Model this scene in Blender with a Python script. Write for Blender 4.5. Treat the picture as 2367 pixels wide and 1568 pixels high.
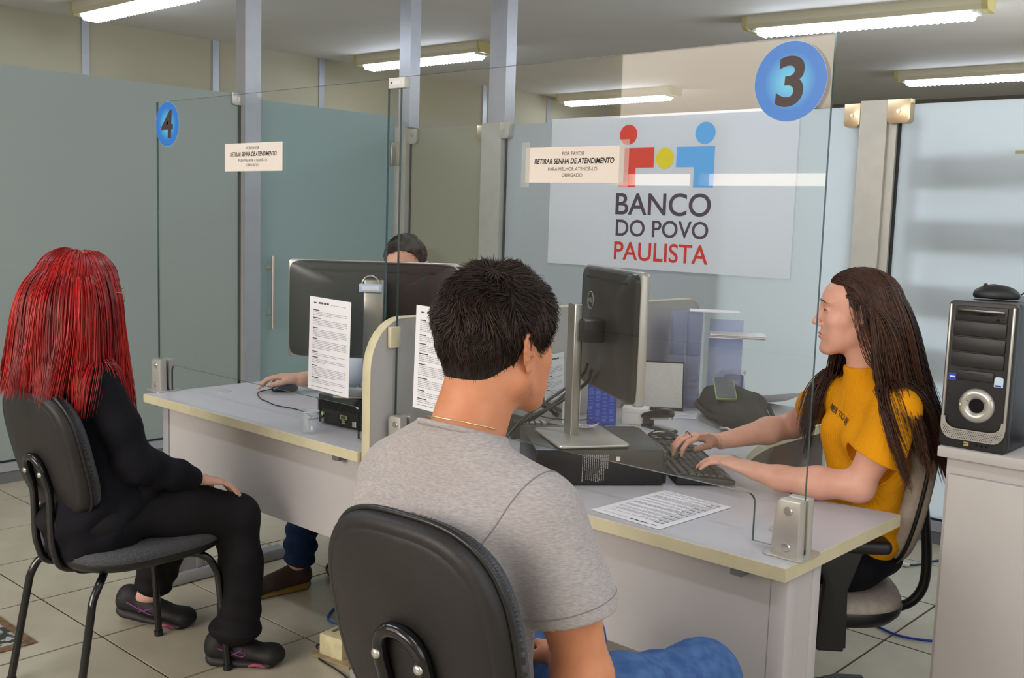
import bpy, bmesh, math, random
EXPOSURE = 0.58
SKY = 4.0
BACKLIGHT_P = 135.0
STREET_P = 160.0
SIDE_P = 14.0
LAMP = 15.0

import numpy as np
from mathutils import Vector, Matrix, Euler
random.seed(7)
rng = np.random.default_rng(11)
for o in list(bpy.data.objects):
    bpy.data.objects.remove(o)
SC = bpy.context.scene
COL = SC.collection
PI = math.pi
R = math.radians

# ------------------------------------------------------------------ camera
cam_d = bpy.data.cameras.new('camera')
cam_d.sensor_width = 36.0
cam_d.sensor_fit = 'HORIZONTAL'
cam_d.lens = 2400.0 / 2367.0 * 36.0
cam_d.clip_start = 0.05
cam = bpy.data.objects.new('camera', cam_d)
COL.objects.link(cam)
_r = ((0.73770968, -0.10123518, 0.66748473), (0.67437613, 0.06415932, -0.73559528), (0.03164276, 0.99279153, 0.11560154))
_m = Matrix(((_r[0][0], _r[0][1], _r[0][2], 0.0), (_r[1][0], _r[1][1], _r[1][2], 0.0), (_r[2][0], _r[2][1], _r[2][2], 1.44), (0, 0, 0, 1)))
cam.matrix_world = _m
SC.camera = cam

# ------------------------------------------------------------------ view
SC.view_settings.view_transform = 'Standard'
SC.view_settings.look = 'None'
SC.view_settings.gamma = 1.0
SC.view_settings.use_curve_mapping = False
SC.view_settings.exposure = EXPOSURE

# ------------------------------------------------------------------ world: hazy daylight outside the building
world = bpy.data.worlds.new('sky')
SC.world = world
world.use_nodes = True
wn = world.node_tree
bg = wn.nodes['Background']
bg.inputs[0].default_value = (1.0, 0.84, 0.68, 1)
bg.inputs[1].default_value = SKY

def area(name, loc, rot, sx, sy, power, color):
    l = bpy.data.lights.new(name, 'AREA')
    l.shape = 'RECTANGLE'
    l.size = sx
    l.size_y = sy
    l.energy = power
    l.color = color
    o = bpy.data.objects.new(name, l)
    COL.objects.link(o)
    o.location = loc
    o.rotation_euler = rot
    return o
# added area lights: assumed window behind right frosted partition, street windows behind the visitors
area('assumed_window_light', (0.9, 8.2, 1.5), (R(90), 0, R(172)), 2.6, 0.9, BACKLIGHT_P, (0.93, 0.97, 1.0))  # bare area light added as backlight; the window is assumed, none is built
area('added_street_daylight', (-2.2, -5.6, 3.2), (R(68), 0, R(8)), 5.0, 2.2, STREET_P, (1.0, 0.95, 0.90))  # area light added inside the hall to strengthen the street side daylight
area('added_side_light', (1.55, 0.9, 1.7), (R(90), 0, R(82)), 2.2, 1.6, SIDE_P, (0.92, 0.95, 1.0))  # added cool area light at the right, inside the closed side wall

# ------------------------------------------------------------------ materials
def lin(c):
    return tuple(((v / 255.0) / 12.92 if v / 255.0 <= 0.04045 else ((v / 255.0 + 0.055) / 1.055) ** 2.4) for v in c)
MATS = {}
def mat(name, rgb, rough=0.5, metal=0.0, spec=0.5, noise=0.0, nscale=30.0, bump=0.0, bscale=200.0, coat=0.0, trans=0.0, alpha=1.0, sheen=0.0, rgb2=None, detail=4.0, stretch=None, sss=0.0):
    if name in MATS:
        return MATS[name]
    m = bpy.data.materials.new(name)
    MATS[name] = m
    m.use_nodes = True
    nt = m.node_tree
    b = nt.nodes['Principled BSDF']
    c = lin(rgb)
    b.inputs['Base Color'].default_value = (*c, 1)
    b.inputs['Roughness'].default_value = rough
    b.inputs['Metallic'].default_value = metal
    b.inputs['Specular IOR Level'].default_value = spec
    b.inputs['Coat Weight'].default_value = coat
    b.inputs['Sheen Weight'].default_value = sheen
    b.inputs['Transmission Weight'].default_value = trans
    b.inputs['Alpha'].default_value = alpha
    if sss:
        b.inputs['Subsurface Weight'].default_value = sss
        b.inputs['Subsurface Radius'].default_value = (0.012, 0.004, 0.002)
        b.inputs['Subsurface Scale'].default_value = 1.0
    if noise or rgb2 or bump:
        tc = nt.nodes.new('ShaderNodeTexCoord')
        mp = nt.nodes.new('ShaderNodeMapping')
        nt.links.new(tc.outputs['Object'], mp.inputs[0])
        if stretch:
            mp.inputs['Scale'].default_value = stretch
    if noise or rgb2:
        n = nt.nodes.new('ShaderNodeTexNoise')
        n.inputs['Scale'].default_value = nscale
        n.inputs['Detail'].default_value = detail
        nt.links.new(mp.outputs[0], n.inputs['Vector'])
        r = nt.nodes.new('ShaderNodeValToRGB')
        if rgb2:
            c2 = lin(rgb2)
        else:
            c2 = tuple(min(1, v * (1 + noise)) for v in c)
            c = tuple(v * (1 - noise) for v in c)
        r.color_ramp.elements[0].color = (*c, 1)
        r.color_ramp.elements[1].color = (*c2, 1)
        r.color_ramp.elements[0].position = 0.35
        r.color_ramp.elements[1].position = 0.65
        nt.links.new(n.outputs[0], r.inputs[0])
        nt.links.new(r.outputs[0], b.inputs['Base Color'])
    if bump:
        n2 = nt.nodes.new('ShaderNodeTexNoise')
        n2.inputs['Scale'].default_value = bscale
        n2.inputs['Detail'].default_value = 3
        nt.links.new(mp.outputs[0], n2.inputs['Vector'])
        bp = nt.nodes.new('ShaderNodeBump')
        bp.inputs['Strength'].default_value = min(1.0, bump * 4)
        bp.inputs['Distance'].default_value = 0.001 * max(1, bump * 4)
        nt.links.new(n2.outputs[0], bp.inputs['Height'])
        nt.links.new(bp.outputs[0], b.inputs['Normal'])
    return m
def emit(name, rgb, s):
    m = bpy.data.materials.new(name)
    m.use_nodes = True
    nt = m.node_tree
    nt.nodes.clear()
    e = nt.nodes.new('ShaderNodeEmission')
    e.inputs[0].default_value = (*lin(rgb), 1)
    e.inputs[1].default_value = s
    o = nt.nodes.new('ShaderNodeOutputMaterial')
    nt.links.new(e.outputs[0], o.inputs[0])
    return m
def clear_glass(name, tint=(1, 1, 1), refl=1.0, ior=1.5, rough=0.0, haze=0.0):
    m = bpy.data.materials.new(name)
    m.use_nodes = True
    nt = m.node_tree
    nt.nodes.clear()
    t = nt.nodes.new('ShaderNodeBsdfTransparent')
    t.inputs[0].default_value = (*tint, 1)
    g = nt.nodes.new('ShaderNodeBsdfGlossy')
    g.inputs['Roughness'].default_value = rough
    f = nt.nodes.new('ShaderNodeFresnel')
    # same reflectance on both faces of the pane
    gn = nt.nodes.new('ShaderNodeNewGeometry')
    mr = nt.nodes.new('ShaderNodeMix')
    mr.data_type = 'FLOAT'
    nt.links.new(gn.outputs['Backfacing'], mr.inputs[0])
    mr.inputs[2].default_value = ior
    mr.inputs[3].default_value = 1.0 / ior
    nt.links.new(mr.outputs[0], f.inputs[0])
    mu = nt.nodes.new('ShaderNodeMath')
    mu.operation = 'MULTIPLY'
    mu.inputs[1].default_value = refl
    nt.links.new(f.outputs[0], mu.inputs[0])
    mx = nt.nodes.new('ShaderNodeMixShader')
    nt.links.new(mu.outputs[0], mx.inputs[0])
    nt.links.new(t.outputs[0], mx.inputs[1])
    nt.links.new(g.outputs[0], mx.inputs[2])
    last = mx
    if haze:
        d = nt.nodes.new('ShaderNodeBsdfDiffuse')
        d.inputs[0].default_value = (0.8, 0.84, 0.88, 1)
        m2 = nt.nodes.new('ShaderNodeMixShader')
        m2.inputs[0].default_value = haze
        nt.links.new(mx.outputs[0], m2.inputs[1])
        nt.links.new(d.outputs[0], m2.inputs[2])
        last = m2
    o = nt.nodes.new('ShaderNodeOutputMaterial')
    nt.links.new(last.outputs[0], o.inputs[0])
    return m
def frosted(name, rgb, tr=0.5, rough=0.35, spec=0.4):
    m = bpy.data.materials.new(name)
    m.use_nodes = True
    nt = m.node_tree
    b = nt.nodes['Principled BSDF']
    b.inputs['Base Color'].default_value = (*lin(rgb), 1)
    b.inputs['Roughness'].default_value = rough
    b.inputs['Specular IOR Level'].default_value = spec
    t = nt.nodes.new('ShaderNodeBsdfTranslucent')
    t.inputs[0].default_value = (*[min(1, v * 1.5) for v in lin(rgb)], 1)
    mx = nt.nodes.new('ShaderNodeMixShader')
    mx.inputs[0].default_value = tr
    o = nt.nodes['Material Output']
    nt.links.new(b.outputs[0], mx.inputs[1])
    nt.links.new(t.outputs[0], mx.inputs[2])
    nt.links.new(mx.outputs[0], o.inputs[0])
    return m

# ------------------------------------------------------------------ scene graph helpers
def props(o, label=None, cat=None, group=None, kind=None):
    if label: o['label'] = label
    if cat: o['category'] = cat
    if group: o['group'] = group
    if kind: o['kind'] = kind
    return o
def thing(name, label, cat, loc=(0, 0, 0), rz=0.0, group=None):
    o = bpy.data.objects.new(name, None)
    COL.objects.link(o)
    o.empty_display_size = 0.05
    o.location = loc
    o.rotation_euler = (0, 0, rz)
    return props(o, label, cat, group)
def wmat(o):
    m = Matrix.LocRotScale(o.location, o.rotation_euler, o.scale)
    return (wmat(o.parent) @ m) if o.parent else m

class MB:
    """collects shapes into one mesh"""
    def __init__(self):
        self.v = []
        self.f = []
        self.m = []
        self.cur = 0
    def add(self, vs, fs, M=None):
        n = len(self.v)
        if M is not None:
            vs = [tuple(M @ Vector(p)) for p in vs]
        self.v.extend([tuple(p) for p in vs])
        self.f.extend([tuple(i + n for i in f) for f in fs])
        self.m.extend([self.cur] * len(fs))
        return self
    def bm(self, b, M=None):
        b.verts.ensure_lookup_table()
        b.verts.index_update()
        vs = [tuple(v.co) for v in b.verts]
        fs = [[v.index for v in f.verts] for f in b.faces]
        b.free()
        return self.add(vs, fs, M)
    def box(self, lo, hi, bev=0.0, M=None, seg=2):
        b = bmesh.new()
        bmesh.ops.create_cube(b, size=1.0)
        s = [hi[i] - lo[i] for i in range(3)]
        c = [(hi[i] + lo[i]) / 2 for i in range(3)]
        for v in b.verts:
            v.co = Vector((v.co[0] * s[0] + c[0], v.co[1] * s[1] + c[1], v.co[2] * s[2] + c[2]))
        if bev > 0:
            bmesh.ops.bevel(b, geom=b.edges[:], offset=min(bev, min(s) * 0.49), segments=seg, affect='EDGES', profile=0.5)
        return self.bm(b, M)
    def prism(self, poly, h0, h1, axis='z', bev=0.0, M=None, seg=2):
        """polygon (2-D, counter-clockwise) extruded along an axis"""
        b = bmesh.new()
        def P(a, c, h):
            return {'z': (a, c, h), 'y': (a, h, c), 'x': (h, a, c)}[axis]
        lo = [b.verts.new(P(a, c, h0)) for a, c in poly]
        hi = [b.verts.new(P(a, c, h1)) for a, c in poly]
        n = len(poly)
        f0 = b.faces.new(lo[::-1])
        f1 = b.faces.new(hi)
        for i in range(n):
            b.faces.new((lo[i], lo[(i + 1) % n], hi[(i + 1) % n], hi[i]))
        bmesh.ops.recalc_face_normals(b, faces=b.faces[:])
        if bev > 0:
            ed = [e for e in b.edges if (f0 in e.link_faces or f1 in e.link_faces)]
            bmesh.ops.bevel(b, geom=ed, offset=bev, segments=seg, affect='EDGES', profile=0.5)
        return self.bm(b, M)
    def tube(self, pts, r, n=10, close=False, caps=True, M=None):
        pts = [Vector(p) for p in pts]
        N = len(pts)
        rs = r if isinstance(r, (list, tuple)) else [r] * N
        vs, fs = [], []
        up = None
        for i, p in enumerate(pts):
            if close:
                d = pts[(i + 1) % N] - pts[i - 1]
            else:
                d = pts[min(i + 1, N - 1)] - pts[max(i - 1, 0)]
            d.normalize()
            if up is None:
                up = Vector((0, 0, 1)) if abs(d.z) < 0.9 else Vector((1, 0, 0))
            a = d.cross(up)
            if a.length < 1e-6:
                a = d.orthogonal()
            a.normalize()
            up = a.cross(d).normalized()
            for k in range(n):
                t = 2 * PI * k / n
                vs.append(p + a * math.cos(t) * rs[i] + up * math.sin(t) * rs[i])
        L = N if close else N - 1
        for i in range(L):
            for k in range(n):
                j = (i + 1) % N
                fs.append((i * n + k, i * n + (k + 1) % n, j * n + (k + 1) % n, j * n + k))
        if caps and not close:
            fs.append(tuple(range(n))[::-1])
            fs.append(tuple((N - 1) * n + k for k in range(n)))
        return self.add(vs, fs, M)
    def cyl(self, a, b, r, n=20, r2=None, M=None):
        return self.tube([a, b], [r, r if r2 is None else r2], n, M=M)
    def lathe(self, prof, n=28, M=None, caps=True):
        vs, fs = [], []
        for (r, z) in prof:
            for k in range(n):
                t = 2 * PI * k / n
                vs.append((r * math.cos(t), r * math.sin(t), z))
        for i in range(len(prof) - 1):
            for k in range(n):
                fs.append((i * n + k, i * n + (k + 1) % n, (i + 1) * n + (k + 1) % n, (i + 1) * n + k))
        if caps:
            fs.append(tuple(range(n))[::-1])
            fs.append(tuple((len(prof) - 1) * n + k for k in range(n)))
        return self.add(vs, fs, M)
    def sphere(self, c, r, n=14, M=None, sc=(1, 1, 1)):
        b = bmesh.new()
        bmesh.ops.create_uvsphere(b, u_segments=n, v_segments=max(6, n // 2 + 1), radius=r)
        for v in b.verts:
            v.co = Vector((v.co[0] * sc[0] + c[0], v.co[1] * sc[1] + c[1], v.co[2] * sc[2] + c[2]))
        return self.bm(b, M)
    def disc(self, c, rx, rz, n=40, M=None, y=0.0):
        vs = [(c[0] + rx * math.cos(2 * PI * k / n), y, c[1] + rz * math.sin(2 * PI * k / n)) for k in range(n)]
        return self.add(vs, [tuple(range(n))], M)
    def build(self, name, material, parent=None, smooth=30, world=False):
        me = bpy.data.meshes.new(name)
        me.from_pydata(self.v, [], self.f)
        ms = material if isinstance(material, (list, tuple)) else [material]
        for x in ms:
            me.materials.append(x)
        if len(ms) > 1:
            me.polygons.foreach_set('material_index', self.m)
        me.update()
        if smooth:
            me.polygons.foreach_set('use_smooth', [True] * len(me.polygons))
            try:
                me.set_sharp_from_angle(angle=R(smooth))
            except Exception:
                pass
        o = bpy.data.objects.new(name, me)
        COL.objects.link(o)
        if parent is not None:
            if world:
                me.transform(wmat(parent).inverted())
            o.parent = parent
        return o

def rrect(x0, x1, y0, y1, r, n=6, corners=(1, 1, 1, 1)):
    """rounded rectangle, corners: (x0y0, x1y0, x1y1, x0y1)"""
    out = []
    cs = [(x0, y0, PI, corners[0]), (x1, y0, 1.5 * PI, corners[1]), (x1, y1, 0, corners[2]), (x0, y1, 0.5 * PI, corners[3])]
    for (x, y, a0, on) in cs:
        rr = r * on if on != 1 else r
        if rr <= 1e-6:
            out.append((x, y))
            continue
        cx = x + (rr if x == x0 else -rr)
        cy = y + (rr if y == y0 else -rr)
        for k in range(n + 1):
            a = a0 + 0.5 * PI * k / n
            out.append((cx + rr * math.cos(a), cy + rr * math.sin(a)))
    return out
def catmull(pts, n=6):
    P = [Vector(p) for p in pts]
    P = [P[0] * 2 - P[1]] + P + [P[-1] * 2 - P[-2]]
    out = []
    for i in range(1, len(P) - 2):
        for k in range(n):
            t = k / n
            a, b, c, d = P[i - 1], P[i], P[i + 1], P[i + 2]
            out.append(0.5 * ((2 * b) + (c - a) * t + (2 * a - 5 * b + 4 * c - d) * t * t + (3 * b - a - 3 * c + d) * t ** 3))
    out.append(P[-2])
    return out
def text_mb(txt, size, M, bold=0.0, shear=0.0, align='CENTER', space=1.0, sx=1.0, depth=0.0):
    """text as flat mesh, laid in local XY then transformed by M"""
    c = bpy.data.curves.new('t', 'FONT')
    c.body = txt
    c.size = size
    c.offset = bold
    c.shear = shear
    c.align_x = align
    c.align_y = 'CENTER'
    c.space_character = space
    c.extrude = depth
    o = bpy.data.objects.new('t', c)
    COL.objects.link(o)
    dg = bpy.context.evaluated_depsgraph_get()
    me = bpy.data.meshes.new_from_object(o.evaluated_get(dg))
    mb = MB()
    mb.add([(v.co[0] * sx, v.co[1], v.co[2]) for v in me.vertices], [tuple(p.vertices) for p in me.polygons], M)
    bpy.data.objects.remove(o)
    bpy.data.curves.remove(c)
    bpy.data.meshes.remove(me)
    return mb
def face_y(x, y, z, rz=0.0):
    """matrix laying local XY upright, facing -Y (rz turns it about z)"""
    return Matrix.Translation((x, y, z)) @ Matrix.Rotation(rz, 4, 'Z') @ Matrix.Rotation(R(90), 4, 'X')
def join_mb(*ms):
    o = MB()
    for k in ms:
        n = len(o.v)
        o.v += k.v
        o.f += [tuple(i + n for i in f) for f in k.f]
        o.m += k.m
    return o

# ------------------------------------------------------------------ implicit modelling for bodies, clothes and soft things
def _n3(v):
    v = np.asarray(v, float)
    return v / max(1e-9, np.linalg.norm(v))
class Sdf:
    """list of smooth-blended primitives, meshed with surface nets"""
    def __init__(self, k=0.02):
        self.p = []
        self.k = k
    def _a(self, fn, lo, hi, k, op):
        self.p.append((fn, np.asarray(lo, float), np.asarray(hi, float), self.k if k is None else k, op))
        return self
    def cap(self, a, b, ra, rb=None, k=None, op='u'):
        a = np.asarray(a, float); b = np.asarray(b, float)
        rb = ra if rb is None else rb
        ab = b - a
        L2 = max(1e-12, ab @ ab)
        def fn(P):
            t = np.clip(((P - a) @ ab) / L2, 0, 1)
            return np.linalg.norm(P - a - t[..., None] * ab, axis=-1) - (ra + (rb - ra) * t)
        r = max(ra, rb)
        return self._a(fn, np.minimum(a, b) - r, np.maximum(a, b) + r, k, op)
    def chain(self, pts, rs, k=None, op='u'):
        for i in range(len(pts) - 1):
            self.cap(pts[i], pts[i + 1], rs[i], rs[i + 1], k, op)
        return self
    def ell(self, c, r, rot=None, k=None, op='u'):
        c = np.asarray(c, float); r = np.asarray(r, float)
        M = np.eye(3) if rot is None else np.array(rot.to_matrix() if hasattr(rot, 'to_matrix') else rot)
        def fn(P):
            q = (P - c) @ M
            k0 = np.linalg.norm(q / r, axis=-1)
            k1 = np.linalg.norm(q / (r * r), axis=-1)
            return k0 * (k0 - 1.0) / np.maximum(k1, 1e-9)
        e = np.sqrt((M ** 2) @ (r ** 2))
        return self._a(fn, c - e, c + e, k, op)
    def ecap(self, a, b, side, wa, ta, wb, tb, k=None, op='u'):
        """limb with elliptical section: half-width w along 'side', half-thickness t across"""
        a = np.asarray(a, float); b = np.asarray(b, float)
        ab = b - a
        L = np.linalg.norm(ab); d = ab / L
        s = np.asarray(side, float); s = _n3(s - d * (s @ d)); v = np.cross(d, s)
        def fn(P):
            q = P - a
            t = np.clip((q @ d) / L, 0, 1)
            w = wa + (wb - wa) * t; th = ta + (tb - ta) * t
            x = q @ s; y = q @ v; z = q @ d - t * L
            m = np.minimum(w, th)
            rr = np.stack([w, th, m], -1)
            qq = np.stack([x, y, z], -1)
            k0 = np.linalg.norm(qq / rr, axis=-1)
            k1 = np.linalg.norm(qq / (rr * rr), axis=-1)
            return k0 * (k0 - 1.0) / np.maximum(k1, 1e-9)
        r = max(wa, ta, wb, tb)
        return self._a(fn, np.minimum(a, b) - r, np.maximum(a, b) + r, k, op)
    def box(self, c, h, rot=None, rnd=0.01, k=None, op='u'):
        c = np.asarray(c, float); h = np.asarray(h, float) - rnd
        M = np.eye(3) if rot is None else np.array(rot.to_matrix() if hasattr(rot, 'to_matrix') else rot)
        def fn(P):
            q = np.abs((P - c) @ M) - h
            return np.linalg.norm(np.maximum(q, 0), axis=-1) + np.minimum(q.max(-1), 0) - rnd
        e = np.abs(M) @ (h + rnd)
        return self._a(fn, c - e, c + e, k, op)
    def plane(self, p, n, k=None, lo=None, hi=None):
        """cut away everything on the side of p that n points to"""
        p = np.asarray(p, float); n = _n3(n)
        lo = np.full(3, -1e3) if lo is None else lo
        hi = np.full(3, 1e3) if hi is None else hi
        return self._a(lambda P: -((P - p) @ n), lo, hi, k, 's')
    def bounds(self):
        lo = np.min([q[1] for q in self.p if q[4] == 'u'], 0)
        hi = np.max([q[2] for q in self.p if q[4] == 'u'], 0)
        return lo, hi
    def mesh(self, h, lo=None, hi=None, warp=None, grow=0.0):
        blo, bhi = self.bounds()
        lo = blo - 0.03 if lo is None else np.maximum(np.asarray(lo, float), blo - 0.03)
        hi = bhi + 0.03 if hi is None else np.minimum(np.asarray(hi, float), bhi + 0.03)
        # snap to a common lattice so that neighbouring regions meet
        lo = np.floor(lo / h) * h
        n = np.ceil((hi - lo) / h).astype(int) + 1
        ax = [lo[i] + h * np.arange(n[i]) for i in range(3)]
        D = np.full(tuple(n), 0.2, dtype=np.float32)
        for fn, a, b, k, op in self.p:
            mg = 0.03 + k
            i0 = np.clip(np.floor((a - mg - lo) / h).astype(int), 0, n)
            i1 = np.clip(np.ceil((b + mg - lo) / h).astype(int) + 1, 0, n)
            if np.any(i1 <= i0):
                continue
            sl = tuple(slice(i0[j], i1[j]) for j in range(3))
            X, Y, Z = np.meshgrid(ax[0][sl[0]], ax[1][sl[1]], ax[2][sl[2]], indexing='ij')
            d = fn(np.stack([X, Y, Z], -1)).astype(np.float32)
            o = D[sl]
            if op == 'u':
                if k > 0:
                    hh = np.maximum(k - np.abs(o - d), 0) / k
                    D[sl] = np.minimum(o, d) - hh * hh * k * 0.25
                else:
                    D[sl] = np.minimum(o, d)
            else:
                d = -d
                if k > 0:
                    hh = np.maximum(k - np.abs(o - d), 0) / k
                    D[sl] = np.maximum(o, d) + hh * hh * k * 0.25
                else:
                    D[sl] = np.maximum(o, d)
        if warp is not None:
            X, Y, Z = np.meshgrid(*ax, indexing='ij')
            near = np.abs(D) < 0.03
            D[near] += warp(X[near], Y[near], Z[near]).astype(np.float32)
        D -= grow
        return nets(D, lo, h)
def nets(D, lo, h):
    s = D < 0
    c = np.zeros(tuple(k - 1 for k in D.shape), dtype=np.int8)
    for i in (0, 1):
        for j in (0, 1):
            for k in (0, 1):
                c += s[i:s.shape[0] - 1 + i, j:s.shape[1] - 1 + j, k:s.shape[2] - 1 + k]
    act = (c > 0) & (c < 8)
    idx = -np.ones(act.shape, dtype=np.int64)
    cells = np.argwhere(act)
    idx[act] = np.arange(len(cells))
    acc = np.zeros((len(cells), 3)); cnt = np.zeros(len(cells))
    corner = [(i, j, k) for i in (0, 1) for j in (0, 1) for k in (0, 1)]
    vals = {q: D[cells[:, 0] + q[0], cells[:, 1] + q[1], cells[:, 2] + q[2]] for q in corner}
    for a in corner:
        for ax in range(3):
            if a[ax] == 0:
                b = list(a); b[ax] = 1; b = tuple(b)
                va, vb = vals[a], vals[b]
                m = (va < 0) != (vb < 0)
                t = np.where(m, va / np.where(m, va - vb, 1), 0)
                p = np.array(a, float)[None, :].repeat(len(cells), 0)
                p[:, ax] += t
                acc[m] += p[m]; cnt[m] += 1
    V = lo + (cells + acc / np.maximum(cnt, 1)[:, None]) * h
    F = []
    for ax in range(3):
        u, v = (ax + 1) % 3, (ax + 2) % 3
        sa = [slice(None)] * 3; sb = [slice(None)] * 3
        sa[ax] = slice(0, -1); sb[ax] = slice(1, None)
        A = s[tuple(sa)]; B = s[tuple(sb)]
        e = np.argwhere(A != B)
        ok = (e[:, u] > 0) & (e[:, v] > 0) & (e[:, u] < D.shape[u] - 1) & (e[:, v] < D.shape[v] - 1)
        e = e[ok]
        ins = A[e[:, 0], e[:, 1], e[:, 2]]
        def cell(du, dv):
            q = e.copy(); q[:, u] += du; q[:, v] += dv
            return idx[q[:, 0], q[:, 1], q[:, 2]]
        q = np.stack([cell(-1, -1), cell(0, -1), cell(0, 0), cell(-1, 0)], 1)
        q = np.where(ins[:, None], q, q[:, ::-1])
        q = q[(q >= 0).all(1)]
        F.append(q)
    return V, np.concatenate(F)
def sdf_obj(name, parts, material, parent=None, smooth=True):
    """parts: list of (V, F); joined into one mesh object, world coordinates"""
    vs, fs, n = [], [], 0
    for V, F in parts:
        vs.append(V); fs.append(F + n); n += len(V)
    V = np.concatenate(vs); F = np.concatenate(fs)
    me = bpy.data.meshes.new(name)
    me.vertices.add(len(V)); me.vertices.foreach_set('co', V.astype(np.float32).ravel())
    me.loops.add(F.size); me.loops.foreach_set('vertex_index', F.astype(np.int32).ravel())
    me.polygons.add(len(F))
    me.polygons.foreach_set('loop_start', np.arange(0, F.size, 4, dtype=np.int32))
    me.polygons.foreach_set('loop_total', np.full(len(F), 4, dtype=np.int32))
    me.update(calc_edges=True)
    me.validate()
    me.polygons.foreach_set('use_smooth', [smooth] * len(me.polygons))
    ms = material if isinstance(material, (list, tuple)) else [material]
    for x in ms:
        me.materials.append(x)
    o = bpy.data.objects.new(name, me)
    COL.objects.link(o)
    if parent is not None:
        me.transform(wmat(parent).inverted())
        o.parent = parent
    return o
def cloth(amp=0.003, s=18.0, seed=0.0):
    """soft irregular folds"""
    def f(x, y, z):
        a = np.sin(s * (x * 0.8 + z * 1.3 + 0.12 * np.sin(9 * y + seed)) + seed) * np.sin(s * 0.7 * (y * 1.1 - z * 0.6) + 1.7 * seed)
        b = np.sin(s * 1.9 * (z + 0.3 * x + 0.1 * np.sin(14 * x + 2 * seed)) + 3 * seed) * np.sin(s * 1.3 * (y + x) + seed * 0.7)
        return amp * (a + 0.5 * b)
    return f

# ------------------------------------------------------------------ hair strands (real geometry: thin three-sided locks)
def strands_mesh(name, P, rad, material, parent, col=None):
    """P: (N strands, S points, 3) world; rad: (N,S)"""
    N, S, _ = P.shape
    T = np.gradient(P, axis=1)
    T /= np.maximum(np.linalg.norm(T, axis=2, keepdims=True), 1e-9)
    ref = np.array([0.31, 0.23, 0.92])
    A = np.cross(T, ref); A /= np.maximum(np.linalg.norm(A, axis=2, keepdims=True), 1e-9)
    B = np.cross(T, A)
    V = np.empty((N, S, 3, 3))
    for k in range(3):
        t = 2 * PI * k / 3
        V[:, :, k] = P + (A * math.cos(t) + B * math.sin(t)) * rad[..., None]
    V = V.reshape(-1, 3)
    base = (np.arange(N) * S * 3)[:, None, None] + (np.arange(S - 1) * 3)[None, :, None]
    F = []
    for k in range(3):
        j = (k + 1) % 3
        F.append(np.concatenate([base + k, base + j, base + 3 + j, base + 3 + k], 2).reshape(-1, 4))
    F = np.concatenate(F)
    o = sdf_obj(name, [(V, F)], material, parent)
    me = o.data
    at = me.attributes.new('tone', 'FLOAT', 'POINT')
    if col is None:
        col = np.repeat(rng.random(N)[:, None], S, 1)
    at.data.foreach_set('value', np.repeat(col.reshape(-1), 3).astype(np.float32))
    return o
def hair_mat(name, c0, c1, c2, rough=0.35, spec=0.6):
    m = bpy.data.materials.new(name)
    m.use_nodes = True
    nt = m.node_tree
    b = nt.nodes['Principled BSDF']
    a = nt.nodes.new('ShaderNodeAttribute')
    a.attribute_name = 'tone'
    r = nt.nodes.new('ShaderNodeValToRGB')
    r.color_ramp.elements[0].color = (*lin(c0), 1)
    r.color_ramp.elements[1].color = (*lin(c2), 1)
    e = r.color_ramp.elements.new(0.5)
    e.color = (*lin(c1), 1)
    nt.links.new(a.outputs['Fac'], r.inputs[0])
    nt.links.new(r.outputs[0], b.inputs['Base Color'])
    b.inputs['Roughness'].default_value = rough
    b.inputs['Specular IOR Level'].default_value = spec
    return m
class Coll:
    """collision solids for falling hair"""
    def __init__(self):
        self.e = []
    def ell(self, c, r, M=None):
        self.e.append(('e', np.asarray(c, float), np.asarray(r, float), np.eye(3) if M is None else M)); return self
    def cap(self, a, b, ra, rb=None):
        self.e.append(('c', np.asarray(a, float), np.asarray(b, float), (ra, ra if rb is None else rb))); return self
    def d(self, P):
        out = np.full(P.shape[:-1], 9.0)
        for t, a, b, c in self.e:
            if t == 'e':
                q = (P - a) @ c
                k0 = np.linalg.norm(q / b, axis=-1); k1 = np.linalg.norm(q / (b * b), axis=-1)
                v = k0 * (k0 - 1) / np.maximum(k1, 1e-9)
            else:
                ab = b - a
                tt = np.clip(((P - a) @ ab) / (ab @ ab), 0, 1)
                v = np.linalg.norm(P - a - tt[..., None] * ab, axis=-1) - (c[0] + (c[1] - c[0]) * tt)
            out = np.minimum(out, v)
        return out
    def push(self, P, m):
        for _ in range(3):
            d = self.d(P) - m
            e = 1e-3
            g = np.stack([self.d(P + np.eye(3)[i] * e) - self.d(P - np.eye(3)[i] * e) for i in range(3)], -1) / (2 * e)
            g /= np.maximum(np.linalg.norm(g, axis=-1, keepdims=True), 1e-6)
            P = P + np.where(d < 0, -d, 0)[..., None] * g
        return P

# ================================================================== SETTING
m_tile = mat('floor_tile', (176, 168, 148), rough=0.28, spec=0.45, rgb2=(190, 183, 164), nscale=5.0, detail=8)
m_grout = mat('grout', (70, 54, 40), rough=0.9)
m_ceil = mat('ceiling_paint', (226, 224, 223), rough=0.75, spec=0.2, noise=0.03, nscale=1.2)
m_cream = mat('cream_wall_panel', (172, 166, 142), rough=0.55, noise=0.03, nscale=1.0)
m_alu = mat('painted_aluminium', (188, 186, 178), rough=0.38, metal=0.25, noise=0.04, nscale=14)
m_alu_blue = mat('satin_aluminium', (176, 180, 190), rough=0.35, metal=0.35, noise=0.03, nscale=14)
m_alu_dark = mat('grey_aluminium', (122, 124, 128), rough=0.45, metal=0.3)
m_gasket = mat('black_gasket', (26, 28, 30), rough=0.6)
m_steel = mat('satin_steel', (205, 203, 198), rough=0.28, metal=0.9, bump=0.02, bscale=400)
m_brass = mat('warm_steel', (214, 190, 156), rough=0.3, metal=0.75)
m_white_pl = mat('white_plastic', (215, 214, 208), rough=0.4)
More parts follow.
